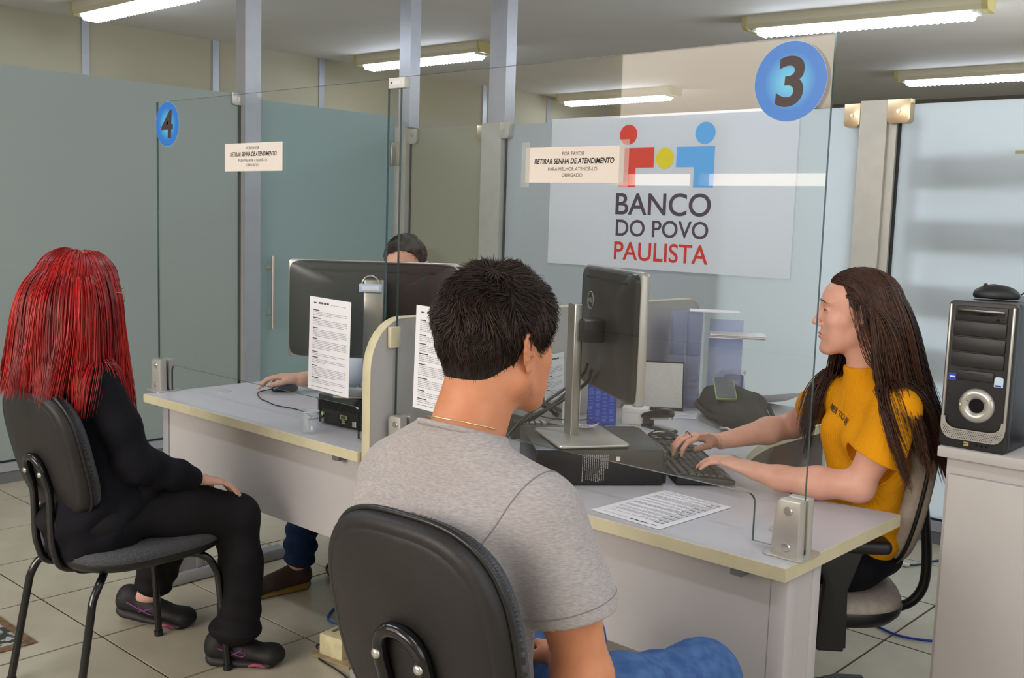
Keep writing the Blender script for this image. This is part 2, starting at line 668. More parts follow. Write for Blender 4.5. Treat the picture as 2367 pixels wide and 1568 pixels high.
m_black = mat('black_plastic', (28, 28, 30), rough=0.45, bump=0.03, bscale=900)
m_gloss = mat('gloss_black', (16, 16, 18), rough=0.14, spec=0.6)
m_paper = mat('paper', (228, 228, 232), rough=0.8, spec=0.15)
m_ink = mat('printed_ink', (84, 84, 90), rough=0.8, spec=0.1)
m_ink_pale = mat('pale_print', (168, 168, 172), rough=0.8, spec=0.1)
m_frost_l = frosted('frosted_glass_green', (174, 184, 182), 0.3, 0.30, 0.5)
m_frost_d = frosted('frosted_glass_door', (166, 190, 192), 0.3, 0.28, 0.5)
m_frost_c = frosted('frosted_glass_cream', (172, 172, 154), 0.35, 0.30, 0.4)
m_frost_b = frosted('frosted_glass_bright', (196, 202, 206), 0.6, 0.32, 0.4)

def struct(o, label=None):
    o['kind'] = 'structure'
    if label: o['label'] = label
    return o
def empty_struct(name, loc=(0, 0, 0)):
    o = bpy.data.objects.new(name, None)
    COL.objects.link(o)
    o.location = loc
    o['kind'] = 'structure'
    return o

# ---- floor: slab with grout, tiles laid one by one
fl = MB().box((-9, -7, -0.10), (3.0, 12.2, -0.004)).build('floor', m_grout, None, 0)
struct(fl)
PX, PY = 0.468, 0.486
GX, GY = -2.775, 2.06
g = 0.0045
tile_me = None
worn = (-2, -2)
tiles = []
for i in range(-6, 7):
    for j in range(-3, 7):
        x0, y0 = GX + i * PX, GY + j * PY
        cx, cy = x0 + PX / 2, y0 + PY / 2
        # only the part of the floor the view can reach
        dv = Vector((cx, cy, -1.44)); z = dv.dot(Vector((-0.66748, 0.7356, -0.1156)))
        if z < 0.8: continue
        sx = dv.dot(Vector((0.73771, 0.67438, 0.03164))) / z
        sy = dv.dot(Vector((-0.10124, 0.06416, 0.99279))) / z
        if abs(sx) > 0.62 or sy < -0.62: continue
        if cx < -5.4: continue
        tiles.append((i, j, x0, y0))
for (i, j, x0, y0) in tiles:
    if tile_me is None:
        ob = MB().box((g, g, -0.006), (PX - g, PY - g, 0.0)).build('floor_tile', m_tile, fl, 0)
        tile_me = ob.data
    else:
        ob = bpy.data.objects.new('floor_tile', tile_me)
        COL.objects.link(ob)
        ob.parent = fl
    ob.location = (x0, y0, 0)
# plain tiling that continues under and behind everything else
mb = MB()
done = {(a, b) for a, b, _, _ in tiles}
for i in range(-13, 12):
    for j in range(-18, 20):
        if (i, j) in done: continue
        x0, y0 = GX + i * PX, GY + j * PY
        if x0 < -8.9 or x0 > 2.5 or y0 < -6.9 or y0 > 11.6: continue
        mb.box((x0 + g, y0 + g, -0.006), (x0 + PX - g, y0 + PY - g, 0.0))
o = mb.build('far_tiles', m_tile, fl, 0)
o['kind'] = 'stuff'
# worn mosaic patch showing through the tiles at the left
mw = bpy.data.materials.new('worn_mosaic')
mw.use_nodes = True
nt = mw.node_tree
b = nt.nodes['Principled BSDF']
b.inputs['Roughness'].default_value = 0.5
tc = nt.nodes.new('ShaderNodeTexCoord'); vo = nt.nodes.new('ShaderNodeTexNoise'); vo.inputs['Scale'].default_value = 26; vo.inputs['Detail'].default_value = 3
rp = nt.nodes.new('ShaderNodeValToRGB'); rp.color_ramp.interpolation = 'CONSTANT'
rp.color_ramp.elements[0].color = (*lin((52, 54, 50)), 1); rp.color_ramp.elements[1].color = (*lin((170, 172, 168)), 1); rp.color_ramp.elements[1].position = 0.5
nt.links.new(tc.outputs['Object'], vo.inputs['Vector']); nt.links.new(vo.outputs[0], rp.inputs[0]); nt.links.new(rp.outputs[0], b.inputs['Base Color'])
t = thing('floor_hatch', 'worn black and white mosaic floor patch with rusty rim, at the left edge', 'hatch', (-3.50, 1.28, 0))
MB().box((-0.20, -0.15, 0.0003), (0.165, 0.118, 0.004)).build('rim', mat('rusty_rim', (120, 92, 66), rough=0.85, noise=0.35, nscale=40), t, 0)
MB().box((-0.18, -0.13, 0.0005), (0.130, 0.088, 0.0055)).build('mosaic_plate', mw, t, 0)

# ---- ceiling and outer walls
struct(MB().box((-8.4, -2.6, 2.90), (2.6, 12.0, 3.02)).build('ceiling', m_ceil, None, 0))
struct(MB().box((-8.45, -7, -0.1), (-8.25, 12.0, 3.02)).build('wall_left', m_cream, None, 0))
for k, yy in enumerate((-1.5, 1.2, 3.93, 5.10, 6.25, 7.4, 8.5, 9.6, 10.7)):
    mb = MB(); mb.box((-8.25, yy - 0.03, 0.0), (-8.235, yy + 0.03, 2.9))
    struct(mb.build('trim_%d' % (k + 1), m_alu_blue, None, 0))
struct(MB().box((-8.4, 11.8, -0.1), (2.6, 12.0, 3.02)).build('wall_back', mat('back_wall_paint', (110, 104, 92), rough=0.8), None, 0))
struct(MB().box((2.4, -7, -0.1), (2.6, 12.0, 3.02)).build('wall_right', mat('right_wall_paint', (196, 190, 176), rough=0.7), None, 0))
# street side, behind the visitors: sill wall, strip windows, header; tall open clerestory added for the warm reflection
mb = MB()
mb.box((-8.4, -7.0, -0.1), (2.6, -6.8, 1.90))
mb.box((-8.4, -7.0, 2.05), (2.6, -6.8, 2.75))
mb.box((-8.4, -7.0, 3.62), (2.6, -6.8, 3.74))
mb.box((-8.4, -7.0, 4.45), (2.6, -6.8, 4.9))
for xx in (-8.4, -7.0, -5.2, -3.4, -1.6, 0.2, 2.3):
    mb.box((xx, -7.02, 1.88), (xx + 0.12, -6.78, 2.07))
struct(mb.build('wall_front', mat('street_wall', (196, 186, 168), rough=0.7), None, 0))
struct(MB().box((-8.4, -7.0, 4.85), (2.6, -2.4, 4.95)).build('trim_20', mat('added_roof', (150, 146, 138), rough=0.8), None, 0))  # unseen raised hall around the clerestory, added to reflect sky in the glass
struct(MB().box((-8.4, -2.6, 3.02), (2.6, -2.4, 4.95)).build('trim_21', mat('added_fascia', (150, 146, 138), rough=0.8), None, 0))  # added fascia closing the raised hall above the ceiling
struct(MB().box((2.4, -7, 3.02), (2.6, -2.4, 4.95)).build('trim_22', mat('right_wall_paint', (0, 0, 0)), None, 0))
struct(MB().box((-8.45, -7, 3.02), (-8.25, -2.4, 4.95)).build('trim_23', m_cream, None, 0))

# ---- ceiling lamps
m_lampbody = mat('lamp_body', (205, 198, 172), rough=0.4)
m_lampcap = mat('lamp_end_cap', (188, 176, 118), rough=0.4)
m_tube = emit('lamp_tube_light', (232, 242, 255), LAMP)
m_refl = mat('lamp_reflector', (226, 228, 230), rough=0.25, metal=0.3)
def lamp(x, y, rz, L, label, group='ceiling lamps', z=2.9):
    t = thing('ceiling_lamp', label, 'lamp', (x, y, z), rz, group)
    if lamp.proto is None:
        h = L / 2
        prof = [(-0.105, 0.0), (-0.105, -0.055), (-0.085, -0.085), (0.085, -0.085), (0.105, -0.055), (0.105, 0.0)]
        MB().prism(prof[::-1], -h + 0.03, h - 0.03, 'x').build('housing', m_lampbody, t, 0)
        for s in (-1, 1):
            MB().prism([(a * 1.03, c * 1.03) for a, c in prof][::-1], min(s * h, s * (h - 0.04)), max(s * h, s * (h - 0.04)), 'x', 0.004).build('end_cap', m_lampcap, t, 0)
        mb = MB()
        N = 34
        lo, hi = -h + 0.10, h - 0.10
        for k in range(N):                       # ribbed light cover, one scallop per louvre
            a = lo + (hi - lo) * k / N; c = lo + (hi - lo) * (k + 1) / N; m_ = (a + c) / 2
            for (y0, z0, y1, z1) in ((-0.075, -0.088, -0.05, -0.125), (-0.05, -0.125, 0.05, -0.125), (0.05, -0.125, 0.075, -0.088)):
                n = len(mb.v)
                mb.v += [(a, y0, z0), (a, y1, z1), (m_, y0, z0), (m_, y1 * 1.08, z1 - 0.007), (c, y0, z0), (c, y1, z1)]
                for q in ((0, 2, 3, 1), (2, 4, 5, 3)):
                    mb.f.append(tuple(n + w for w in q)); mb.m.append(0)
        mb.add([(lo, -0.075, -0.088), (lo, 0.075, -0.088), (lo, 0.05, -0.125), (lo, -0.05, -0.125)], [(0, 1, 2, 3)])
        mb.add([(hi, -0.075, -0.088), (hi, 0.075, -0.088), (hi, 0.05, -0.125), (hi, -0.05, -0.125)], [(3, 2, 1, 0)])
        mb.build('light_cover', m_tube, t, 0)
        for k in (0, 1):
            MB().box((hi if k else lo - 0.03, -0.07, -0.10), (hi + 0.03 if k else lo, 0.07, -0.086)).build('reflector_end', m_refl, t, 0)
        lamp.proto = t
    else:
        for ch in lamp.proto.children:
            c = ch.copy(); COL.objects.link(c); c.parent = t
    return t
lamp.proto = None
LL = 1.62
lamp(-6.88, 3.66, 0.0, LL, 'fluorescent lamp cut off by the top left corner of the photo, above post beside door')
lamp(-7.03, 6.43, R(1), LL, 'fluorescent lamp seen behind the two middle posts')
lamp(-3.12, 6.80, R(6), LL, 'large bright fluorescent lamp at top right, above the glass with number three')
lamp(-7.25, 9.62, 0.0, LL, 'far fluorescent lamp seen through the glass, above the bank banner')
lamp(-3.25, 9.75, R(3), LL, 'fluorescent lamp at the right edge, above right frosted pane')
for (x, y, w_) in ((-6.9, 0.7, 'over the left hall behind the frosted wall'), (-3.1, 3.5, 'straight above the divider of both desks'), (-3.1, 0.6, 'above the red haired person'), (0.6, 3.5, 'above the white cabinet'), (0.6, 0.6, 'near the camera on the right'), (0.6, 6.8, 'behind the right frosted pane'), (-3.1, -1.7, 'furthest back towards the street windows')):
    lamp(x, y, 0.0, LL, 'added fluorescent ceiling lamp out of view, ' + w_)  # unseen lamps added in line with the visible rows, to light the hall

# ---- left frosted partition (plane x = -5.443), door and posts
XP = -5.443
wl = empty_struct('wall_partition_left', (XP, 2.0, 0))
def pc(name, lo, hi, m, parent, bev=0.0, label=None):
    o = MB().box(lo, hi, bev).build(name, m, parent, 30 if bev else 0, world=True)
    if label: o['label'] = label
    return o
pc('glass_pane', (XP - 0.006, -2.0, 0.115), (XP + 0.004, 3.515, 2.118), m_frost_l, wl)
pc('gasket', (XP - 0.008, -2.0, 0.106), (XP + 0.008, 4.78, 0.116), m_gasket, wl)
pc('gasket', (XP - 0.007, 3.515, 0.11), (XP + 0.009, 3.533, 2.05), m_gasket, wl)
pc('rail', (XP - 0.03, -2.0, 0.062), (XP + 0.03, 4.75, 0.106), m_alu_blue, wl)
pc('base_board', (XP - 0.025, -2.0, 0.0), (XP + 0.024, 4.75, 0.062), m_alu_dark, wl)
pc('post', (XP - 0.045, 3.535, 0.0), (XP + 0.05, 3.645, 2.9), m_alu_blue, wl)
pc('post_return', (XP - 0.04, 3.533, 0.11), (XP + 0.03, 3.60, 2.05), m_alu, wl)
def clamp(parent, lo, hi, m, axis, name='glass_clamp'):
    """small two-plate clamp with rounded lower corner and a screw"""
    if axis == 'x':
        poly = rrect(lo[1], hi[1], lo[2], hi[2], 0.022, corners=(1, 1, 0, 0))
        mb = MB().prism(poly, lo[0], hi[0], 'x', 0.003)
    else:
        poly = rrect(lo[0], hi[0], lo[2], hi[2], 0.022, corners=(1, 1, 0, 0))
        mb = MB().prism(poly, lo[1], hi[1], 'y', 0.003)
    o = mb.build(name, m, parent, 30, world=True)
    c = [(lo[i] + hi[i]) / 2 for i in range(3)]
    s = MB()
    if axis == 'x':
        s.cyl((hi[0] - 0.001, c[1], c[2]), (hi[0] + 0.004, c[1], c[2]), 0.009, 12)
    else:
        s.cyl((c[0], lo[1] + 0.001, c[2]), (c[0], lo[1] - 0.004, c[2]), 0.009, 12)
    s.build('screw', m_steel, o, 30, world=True)
    return o
clamp(wl, (XP + 0.004, 3.465, 2.05), (XP + 0.022, 3.55, 2.125), m_steel, 'x')
# door
dr = empty_struct('door_1', (XP, 4.2, 0))
pc('door_pane', (XP - 0.006, 3.655, 0.115), (XP + 0.004, 4.745, 2.10), m_frost_d, dr)
hb = MB()
hb.cyl((XP + 0.055, 3.735, 0.715), (XP + 0.055, 3.735, 1.165), 0.013, 16)
h_ = hb.build('pull_handle', m_steel, dr, 30, world=True)
for zz in (0.80, 1.085):
    mb = MB(); mb.cyl((XP + 0.0, 3.735, zz), (XP + 0.05, 3.735, zz), 0.011, 14); mb.cyl((XP + 0.003, 3.735, zz), (XP + 0.010, 3.735, zz), 0.02, 16)
    mb.build('handle_standoff', m_steel, h_, 30, world=True)
pc('door_hinge', (XP + 0.004, 4.70, 1.77), (XP + 0.024, 4.78, 1.93), m_steel, dr, 0.008)
pc('door_hinge', (XP + 0.004, 4.70, 0.25), (XP + 0.024, 4.78, 0.41), m_steel, dr, 0.008)

# ---- back frosted partition (plane y = 4.832) with posts
YB = 4.832
wb = empty_struct('wall_partition_back', (-3.0, YB, 0))
pc('corner_post', (-5.515, YB - 0.05, 0), (-5.37, YB + 0.05, 2.03), m_alu, wb)
pc('post', (-5.455, YB - 0.045, 2.03), (-5.345, YB + 0.045, 2.9), m_alu_blue, wb)
pc('post', (-4.605, YB - 0.045, 2.03), (-4.465, YB + 0.045, 2.9), m_alu_blue, wb)
pc('post', (-4.655, YB - 0.05, 0), (-4.485, YB + 0.05, 2.03), m_alu, wb)
pc('post', (-2.165, YB - 0.05, 0), (-2.035, YB + 0.05, 2.04), m_alu, wb)
pc('post_return', (-2.035, YB - 0.03, 0), (-1.995, YB + 0.05, 1.95), m_alu, wb)
pc('gasket', (-1.993, YB - 0.012, 0.11), (-1.982, YB + 0.012, 1.95), m_gasket, wb)
pc('gasket', (-4.482, YB - 0.012, 0.11), (-4.470, YB + 0.012, 1.93), m_gasket, wb)
pc('gasket', (-5.368, YB - 0.012, 0.11), (-5.356, YB + 0.012, 1.93), m_gasket, wb)
pc('glass_pane', (-5.355, YB - 0.005, 0.115), (-4.66, YB + 0.005, 2.02), m_frost_c, wb)
pc('glass_pane', (-4.468, YB - 0.005, 0.115), (-2.17, YB + 0.005, 2.02), m_frost_b, wb)
pc('glass_pane', (-1.981, YB - 0.005, 0.115), (1.8, YB + 0.005, 2.02), m_frost_b, wb)
pc('gasket', (-5.4, YB - 0.009, 0.106), (1.8, YB + 0.009, 0.116), m_gasket, wb)
pc('rail', (-5.4, YB - 0.03, 0.062), (1.8, YB + 0.03, 0.106), m_alu_blue, wb)
pc('base_board', (-5.4, YB - 0.024, 0.0), (1.8, YB + 0.024, 0.062), m_alu_dark, wb)
clamp(wb, (-5.375, YB - 0.03, 1.92), (-5.29, YB - 0.008, 2.02), m_alu, 'y')
clamp(wb, (-4.72, YB - 0.03, 1.93), (-4.635, YB - 0.008, 2.02), m_brass, 'y')
clamp(wb, (-4.495, YB - 0.055, 1.93), (-4.42, YB - 0.008, 2.03), m_alu, 'y')
clamp(wb, (-2.245, YB - 0.055, 1.92), (-2.165, YB - 0.008, 2.03), m_brass, 'y')
clamp(wb, (-2.035, YB - 0.06, 1.93), (-1.925, YB - 0.008, 2.04), m_brass, 'y')
# small yellowed tape mark on the right pane
props(MB().box((-1.475, YB - 0.0065, 1.785), (-1.40, YB - 0.0055, 1.80)).build('tape_strip', mat('old_tape', (176, 164, 110), rough=0.6), None, 0), 'short strip of yellowed tape stuck on the right frosted pane', 'tape')
# shelving unit standing in the room behind the right pane: its boards show through as soft bands
sh = thing('shelving_unit', 'blurred shelving with pale boards seen through the right frosted pane', 'shelf', (-1.9, YB + 0.05, 0), R(15))
m_shelf = mat('shelf_board', (70, 70, 64), rough=0.7)
for zz in (0.55, 0.85, 1.13, 1.42, 1.70):
    MB().box((0.05, 0.0, zz - 0.07), (2.4, 0.03, zz + 0.07)).build('shelf_board', m_shelf, sh, 0)
for xx in (0.05, 2.38):
    MB().box((xx, 0.03, 0.0), (xx + 0.03, 0.06, 1.95)).build('upright', m_shelf, sh, 0)
mbp = MB().box((-2.955, YB + 0.03, 0.0), (-2.885, 8.6, 1.98))
struct(mbp.build('wall_inner', m_cream, None, 0))

# ---- banner
def flat(name, mb, m, parent, label=None):
    o = mb.build(name, m, parent, 0, world=True)
    if label: o['label'] = label
    return o
YF = YB - 0.006
bn = thing('banner', 'large white wall banner with the bank name and red, yellow and blue figures', 'banner', (-3.3, YF, 1.18))
flat('banner_sheet', MB().box((-4.098, YF - 0.012, 1.178), (-2.492, YF, 2.035)), frosted('banner_white', (240, 244, 252), 0.4, 0.45, 0.3), bn)
c_red = mat('logo_red', (222, 62, 48), rough=0.5); c_yel = mat('logo_yellow', (226, 208, 30), rough=0.5); c_blu = mat('logo_blue', (92, 172, 236), rough=0.5)
c_txt = mat('logo_charcoal', (70, 58, 72), rough=0.5); c_redt = mat('logo_text_red', (206, 44, 38), rough=0.5)
YL = YF - 0.0128
flat('red_dot', MB().disc((-3.532, 1.927), 0.060, 0.056, y=YL), c_red, bn)
flat('blue_dot', MB().disc((-3.030, 1.922), 0.062, 0.058, y=YL), c_blu, bn)
flat('yellow_dot', MB().disc((-3.280, 1.792), 0.058, 0.058, y=YL), c_yel, bn)
def poly_y(pts, y):
    return MB().add([(a, y, c) for a, c in pts], [tuple(range(len(pts)))])
flat('red_figure', poly_y([(-3.59, 1.634), (-3.473, 1.634), (-3.473, 1.743), (-3.352, 1.743), (-3.352, 1.852), (-3.59, 1.852)], YL), c_red, bn)
flat('blue_figure', poly_y([(-3.205, 1.743), (-3.09, 1.743), (-3.09, 1.634), (-2.966, 1.634), (-2.966, 1.852), (-3.205, 1.852)], YL), c_blu, bn)
def banner_text(s, z, hgt, w, m, name):
    mb = text_mb(s, 1.0, Matrix.Identity(4), bold=0.012)
    xs = [v[0] for v in mb.v]; zs = [v[1] for v in mb.v]
    sx = w / (max(xs) - min(xs)); sz = hgt / (max(zs) - min(zs))
    cx = (max(xs) + min(xs)) / 2; cz = (max(zs) + min(zs)) / 2
    mb.v = [(-3.287 + (a - cx) * sx, YL, z + (c - cz) * sz) for a, c, _ in mb.v]
    flat(name, mb, m, bn)
banner_text('BANCO', 1.541, 0.124, 0.628, c_txt, 'lettering')
banner_text('DO POVO', 1.406, 0.094, 0.612, c_txt, 'lettering')
banner_text('PAULISTA', 1.276, 0.104, 0.624, c_redt, 'lettering')

# ================================================================== DESKS
m_top = mat('desk_laminate', (192, 191, 196), rough=0.32, spec=0.45, noise=0.015, nscale=3)
m_edge = mat('desk_edge_band', (198, 190, 158), rough=0.5, noise=0.06, nscale=12)
m_panel = mat('desk_panel', (182, 178, 178), rough=0.5, noise=0.02, nscale=4)
m_grey = mat('desk_leg_grey', (150, 150, 152), rough=0.45, noise=0.03, nscale=10)
m_divf = mat('divider_grey', (176, 174, 172), rough=0.55)
m_dark = mat('dark_gap', (60, 52, 44), rough=0.8)
YD0, YD1, ZT = 1.925, 2.515, 0.74
def desk(x0, x1, label, wing_y, dark, ww=0.66, mirror=False):
    t = thing('desk', label, 'desk', ((x0 + x1) / 2, YD0, 0))
    # one continuous L-shaped top with a concave inner corner, edge band around it
    pts = [(x0, YD0), (x1, YD0), (x1, YD1)]
    a, b_ = (x1 - 0.33, YD1 - 0.06), (x0 + 0.62, wing_y)
    pts.append((x1 - 0.02, YD1))
    for k in range(13):
        s = k / 12
        p0 = Vector((x1 - 0.26, YD1 - 0.035)); p1 = Vector((x1 - 0.50, YD1 + 0.02)); p2 = Vector((x0 + ww + 0.04, 2.80)); p3 = Vector((x0 + ww, 3.10))
        q = p0 * (1 - s) ** 3 + p1 * 3 * s * (1 - s) ** 2 + p2 * 3 * s * s * (1 - s) + p3 * s ** 3
        pts.append((q.x, q.y))
    pts += [(x0 + ww, wing_y), (x0, wing_y)]
    if mirror:
        pts = [(x0 + x1 - a_, b__) for a_, b__ in pts][::-1]
    mb = MB()
    n = len(pts)
    mb.add([(x, y, ZT) for x, y in pts] + [(x, y, ZT - 0.029) for x, y in pts], [tuple(range(n)), tuple(range(n, 2 * n))[::-1]])
    o = mb.build('desk_top', m_top, t, 0, world=True)
    eb = MB()
    c = Vector((sum(p[0] for p in pts) / n, sum(p[1] for p in pts) / n))
    ou = []
    for i in range(n):
        p, q, r_ = Vector(pts[i - 1]), Vector(pts[i]), Vector(pts[(i + 1) % n])
        d1 = (q - p).normalized(); d2 = (r_ - q).normalized()
        nn = Vector((d1.y + d2.y, -d1.x - d2.x)); nn.normalize()
        ou.append(q + nn * 0.0022)
    vs = [(p.x, p.y, ZT - 0.0008) for p in ou] + [(p.x, p.y, ZT - 0.030) for p in ou] + [(x, y, ZT + 0.0002) for x, y in pts] + [(x, y, ZT - 0.0305) for x, y in pts]
    fs = []
    for i in range(n):
        j = (i + 1) % n
        fs += [(i, n + i, n + j, j), (i, j, 2 * n + j, 2 * n + i), (n + i, 3 * n + i, 3 * n + j, n + j)]
    eb.add(vs, fs)
    eb.build('edge_band', m_edge, t, 30, world=True)
    # modesty panel, grooved end leg, steel foot
    MB().box((x0 + 0.10, 1.972, 0.425), (x1 - 0.055, 1.990, 0.709), 0.002).build('modesty_panel', m_panel, t, 0, world=True)
    for (lx, full) in ((x1 - 0.055, True), (x0 + 0.055, False)):
        w = 0.042
        lg = MB()
        lg.box((lx, 1.968, 0.05), (lx + w, 2.012, 0.709), 0.006)
        lg.box((lx, 2.085, 0.05), (lx + w, 2.125, 0.709), 0.006)
        lo = lg.build('leg', m_panel if full else m_grey, t, 30, world=True)
        MB().box((lx + 0.004, 2.008, 0.05), (lx + w - 0.004, 2.09, 0.709)).build('leg_cover', m_panel if full else m_grey, lo, 0, world=True)
        MB().box((lx - 0.012, 1.955, 0.0), (lx + w + 0.012, 2.50, 0.05), 0.014).build('foot', m_grey, t, 30, world=True)
    if True:
        wa, wb2 = (x1 - ww + 0.06, x1 - 0.03) if mirror else (x0 + 0.03, x0 + ww - 0.06)
        MB().box((wa, wing_y - 0.10, 0.0), (wb2, wing_y - 0.07, 0.709), 0.002).build('wing_support', m_panel, t, 0, world=True)
    MB().box((x1 - 0.135, 1.935, 0.69), (x1 - 0.105, 1.985, 0.7095), 0.003).build('screen_bolt_plate', m_alu_dark, t, 30, world=True)
    MB().box((x0 + 0.03, 1.95, 0.695), (x0 + 0.06, 2.0, 0.7095), 0.003).build('screen_bolt_plate', m_alu_dark, t, 30, world=True)
    # cable grommets
    for (gx, gy) in dark:
        gm = MB(); gm.lathe([(0.033, 0), (0.033, 0.0022), (0.028, 0.003), (0.0, 0.003)], 28, Matrix.Translation((gx, gy, ZT)), caps=False)
        gm.build('cable_grommet', mat('grommet', (178, 178, 172), rough=0.5), t, 30, world=True)
    return t
desk(-2.295, -0.965, 'right grey laminate desk with cream edge, in front of the woman in yellow', 3.72, [(-1.10, 2.17)])
desk(-3.605, -2.347, 'left grey laminate desk with cream edge, in front of the red haired visitor', 3.3, [(-3.485, 2.19)], 0.42, True)

# ---- divider between the desks
dv = thing('desk_divider', 'upright grey divider panel with rounded cream edge between both desks', 'divider', (-2.325, 2.8, 0))
def div_outline(s=0.0):
    pts = []
    x0, x1, z0, z1 = 1.936 + s, 3.70 - s, 0.32 + s, 1.135 - s
    pts += [(x0, z0), (x1, z0)]
    for k in range(7):
        a = 0.5 * PI * k / 6
        pts.append((x1 - 0.09 + 0.09 * math.cos(a), z1 - 0.09 + 0.09 * math.sin(a)))
    for k in range(9):
        a = 0.5 * PI + 0.5 * PI * k / 8
        pts.append((x0 + 0.13 + 0.13 * math.cos(a), z1 - 0.15 + 0.15 * math.sin(a)))
    return pts
P0 = div_outline()
mb = MB().prism(div_outline(0.0005), -2.342, -2.308, 'x')
o_ = mb.build('divider_panel', m_divf, dv, 20, world=True)
n = len(P0)
eb = MB()
vs = [(-2.3455, a, c) for a, c in P0] + [(-2.3045, a, c) for a, c in P0]
# raised edge band, rounded
pc_ = Vector((2.8, 0.75))
def off(P, d):
    out = []
    for i in range(len(P)):
        p, q, r_ = Vector(P[i - 1]), Vector(P[i]), Vector(P[(i + 1) % len(P)])
        d1 = (q - p).normalized(); d2 = (r_ - q).normalized()
        nn = Vector((d1.y + d2.y, -d1.x - d2.x)).normalized()
        out.append(q + nn * d)
    return out
O1 = off(P0, 0.003)
vs = [(-2.343, a, c) for a, c in P0] + [(-2.339, p.x, p.y) for p in O1] + [(-2.311, p.x, p.y) for p in O1] + [(-2.307, a, c) for a, c in P0]
fs = []
for i in range(n):
    j = (i + 1) % n
    for k in range(3):
        fs.append((k * n + i, (k + 1) * n + i, (k + 1) * n + j, k * n + j))
eb.add(vs, fs)
eb.build('edge_band', m_edge, dv, 40, world=True)

# ---- counter glass screens (plane y = 2.025, 8 mm)
m_glass = clear_glass('clear_glass', (0.982, 0.991, 0.988), 1.0, 1.52)
m_gedge = mat('green_glass_edge', (34, 66, 60), rough=0.15, spec=0.7)
YG = 2.025
def screen(x0, x1, ztop, xl, xr, zc, z0, label):
    """outline with two feet; xl, xr: inner ends of the feet"""
    r = 0.02
    pts = [(x0, z0), (xl, z0)]
    for k in range(5):
        a = PI - 0.5 * PI * k / 4
        pts.append((xl + r + r * math.cos(a), zc - r + r * math.sin(a)))
    for k in range(5):
        a = 0.5 * PI - 0.5 * PI * k / 4
        pts.append((xr - r + r * math.cos(a), zc - r + r * math.sin(a)))
    pts += [(xr, z0), (x1, z0), (x1, ztop), (x0, ztop)]
    n = len(pts)
    mb = MB()
    y0, y1 = YG - 0.004, YG + 0.004
    mb.v = [(a, y0, c) for a, c in pts] + [(a, y1, c) for a, c in pts]
    # quads: left foot, middle, right foot (front then back)
    i_tl = n - 1; i_tr = n - 2
    A = [0, 1, 2, 3, 4, 5, 6]
    mb.f = [tuple(range(n)), tuple(range(n, 2 * n))[::-1]]
    mb.m = [0, 0]
    for i in range(n):
        j = (i + 1) % n
        mb.f.append((i, n + i, n + j, j)); mb.m.append(1)
    o = mb.build('glass_screen', [m_glass, m_gedge], None, 0)
    props(o, label, 'glass screen')
    # concave outline: triangulate the big faces
    b = bmesh.new(); b.from_mesh(o.data)
    bmesh.ops.triangulate(b, faces=[f for f in b.faces if len(f.verts) > 4])
    b.to_mesh(o.data); b.free()
    return o
screen(-2.296, -0.980, 1.832, -2.205, -1.098, 0.853, 0.748, 'clear glass screen with the number three, standing on the right desk')
screen(-3.672, -2.350, 1.829, -3.576, -2.465, 0.845, 0.748, 'clear glass screen with the number four, standing on the left desk')
# clamps that hold the screens
m_cl = mat('cast_clamp', (190, 187, 180), rough=0.33, metal=0.55, bump=0.05, bscale=900)
def desk_clamp(xc, w0, w1, h, label, z=ZT):
    t = thing('screen_clamp', label, 'clamp', (xc, YG, z))
    for s, nm in ((-1, 'front_plate'), (1, 'rear_plate')):
        poly = [(-w0 / 2, 0.0), (w0 / 2, 0.0), (w0 / 2 - 0.002, h), (-w1 / 2 + 0.004, h), (-w1 / 2 - 0.006, h - 0.012)]
        y0, y1 = (-0.034, -0.006) if s < 0 else (0.006, 0.030)
        pl = MB().prism(poly, y0, y1, 'y', 0.004).build(nm, m_cl, t, 30)
        if s < 0:
            for zz in (0.022, h - 0.024):
                sc_ = MB(); sc_.cyl((0.004, y0 + 0.001, zz), (0.004, y0 - 0.003, zz), 0.0085, 20)
                sc_.lathe([(0.0105, 0), (0.0085, 0.003)], 20, Matrix.Translation((0.004, y0 - 0.0005, zz)) @ Matrix.Rotation(R(90), 4, 'X'), caps=False)
                sc_.build('screw', m_steel, pl, 40)
    MB().box((-w0 / 2 + 0.006, -0.008, 0.0), (w0 / 2 - 0.004, 0.008, 0.012)).build('spacer', m_gasket, t, 0)
    MB().prism(rrect(-w0 / 2 - 0.012, w0 / 2 + 0.014, -0.05, 0.05, 0.012), 0.0, 0.004, 'z', 0.001).build('base_plate', m_cl, t, 30)
    return t
desk_clamp(-1.005, 0.068, 0.040, 0.125, 'big metal clamp at the right end of the glass with number three')
desk_clamp(-3.640, 0.070, 0.052, 0.122, 'metal clamp at the far left end of the glass with number four')
desk_clamp(-2.262, 0.054, 0.046, 0.112, 'metal clamp beside the divider panel, behind the man in grey')
ct = thing('glass_clip', 'small white plastic clip joining the tops of both glass screens', 'clip', (-2.305, YG, 1.80))
MB().box((-0.036, -0.012, 0.0), (0.034, 0.012, 0.030), 0.002).build('clip_body', m_white_pl, ct, 30)
MB().box((-0.018, -0.0126, 0.010), (0.018, -0.0121, 0.021)).build('paper_tag', m_paper, ct, 0)
MB().box((-0.024, -0.0131, 0.013), (-0.017, -0.0126, 0.019)).build('blue_mark', mat('mark_blue', (60, 70, 190), rough=0.5), ct, 0)
ct = thing('divider_clip', 'cream plastic clip gripping the glass at the top of the divider panel', 'clip', (-2.306, YG, 1.05))
MB().box((0.0, -0.028, 0.0), (0.016, 0.010, 0.062), 0.003).build('clip_body', m_edge, ct, 30)

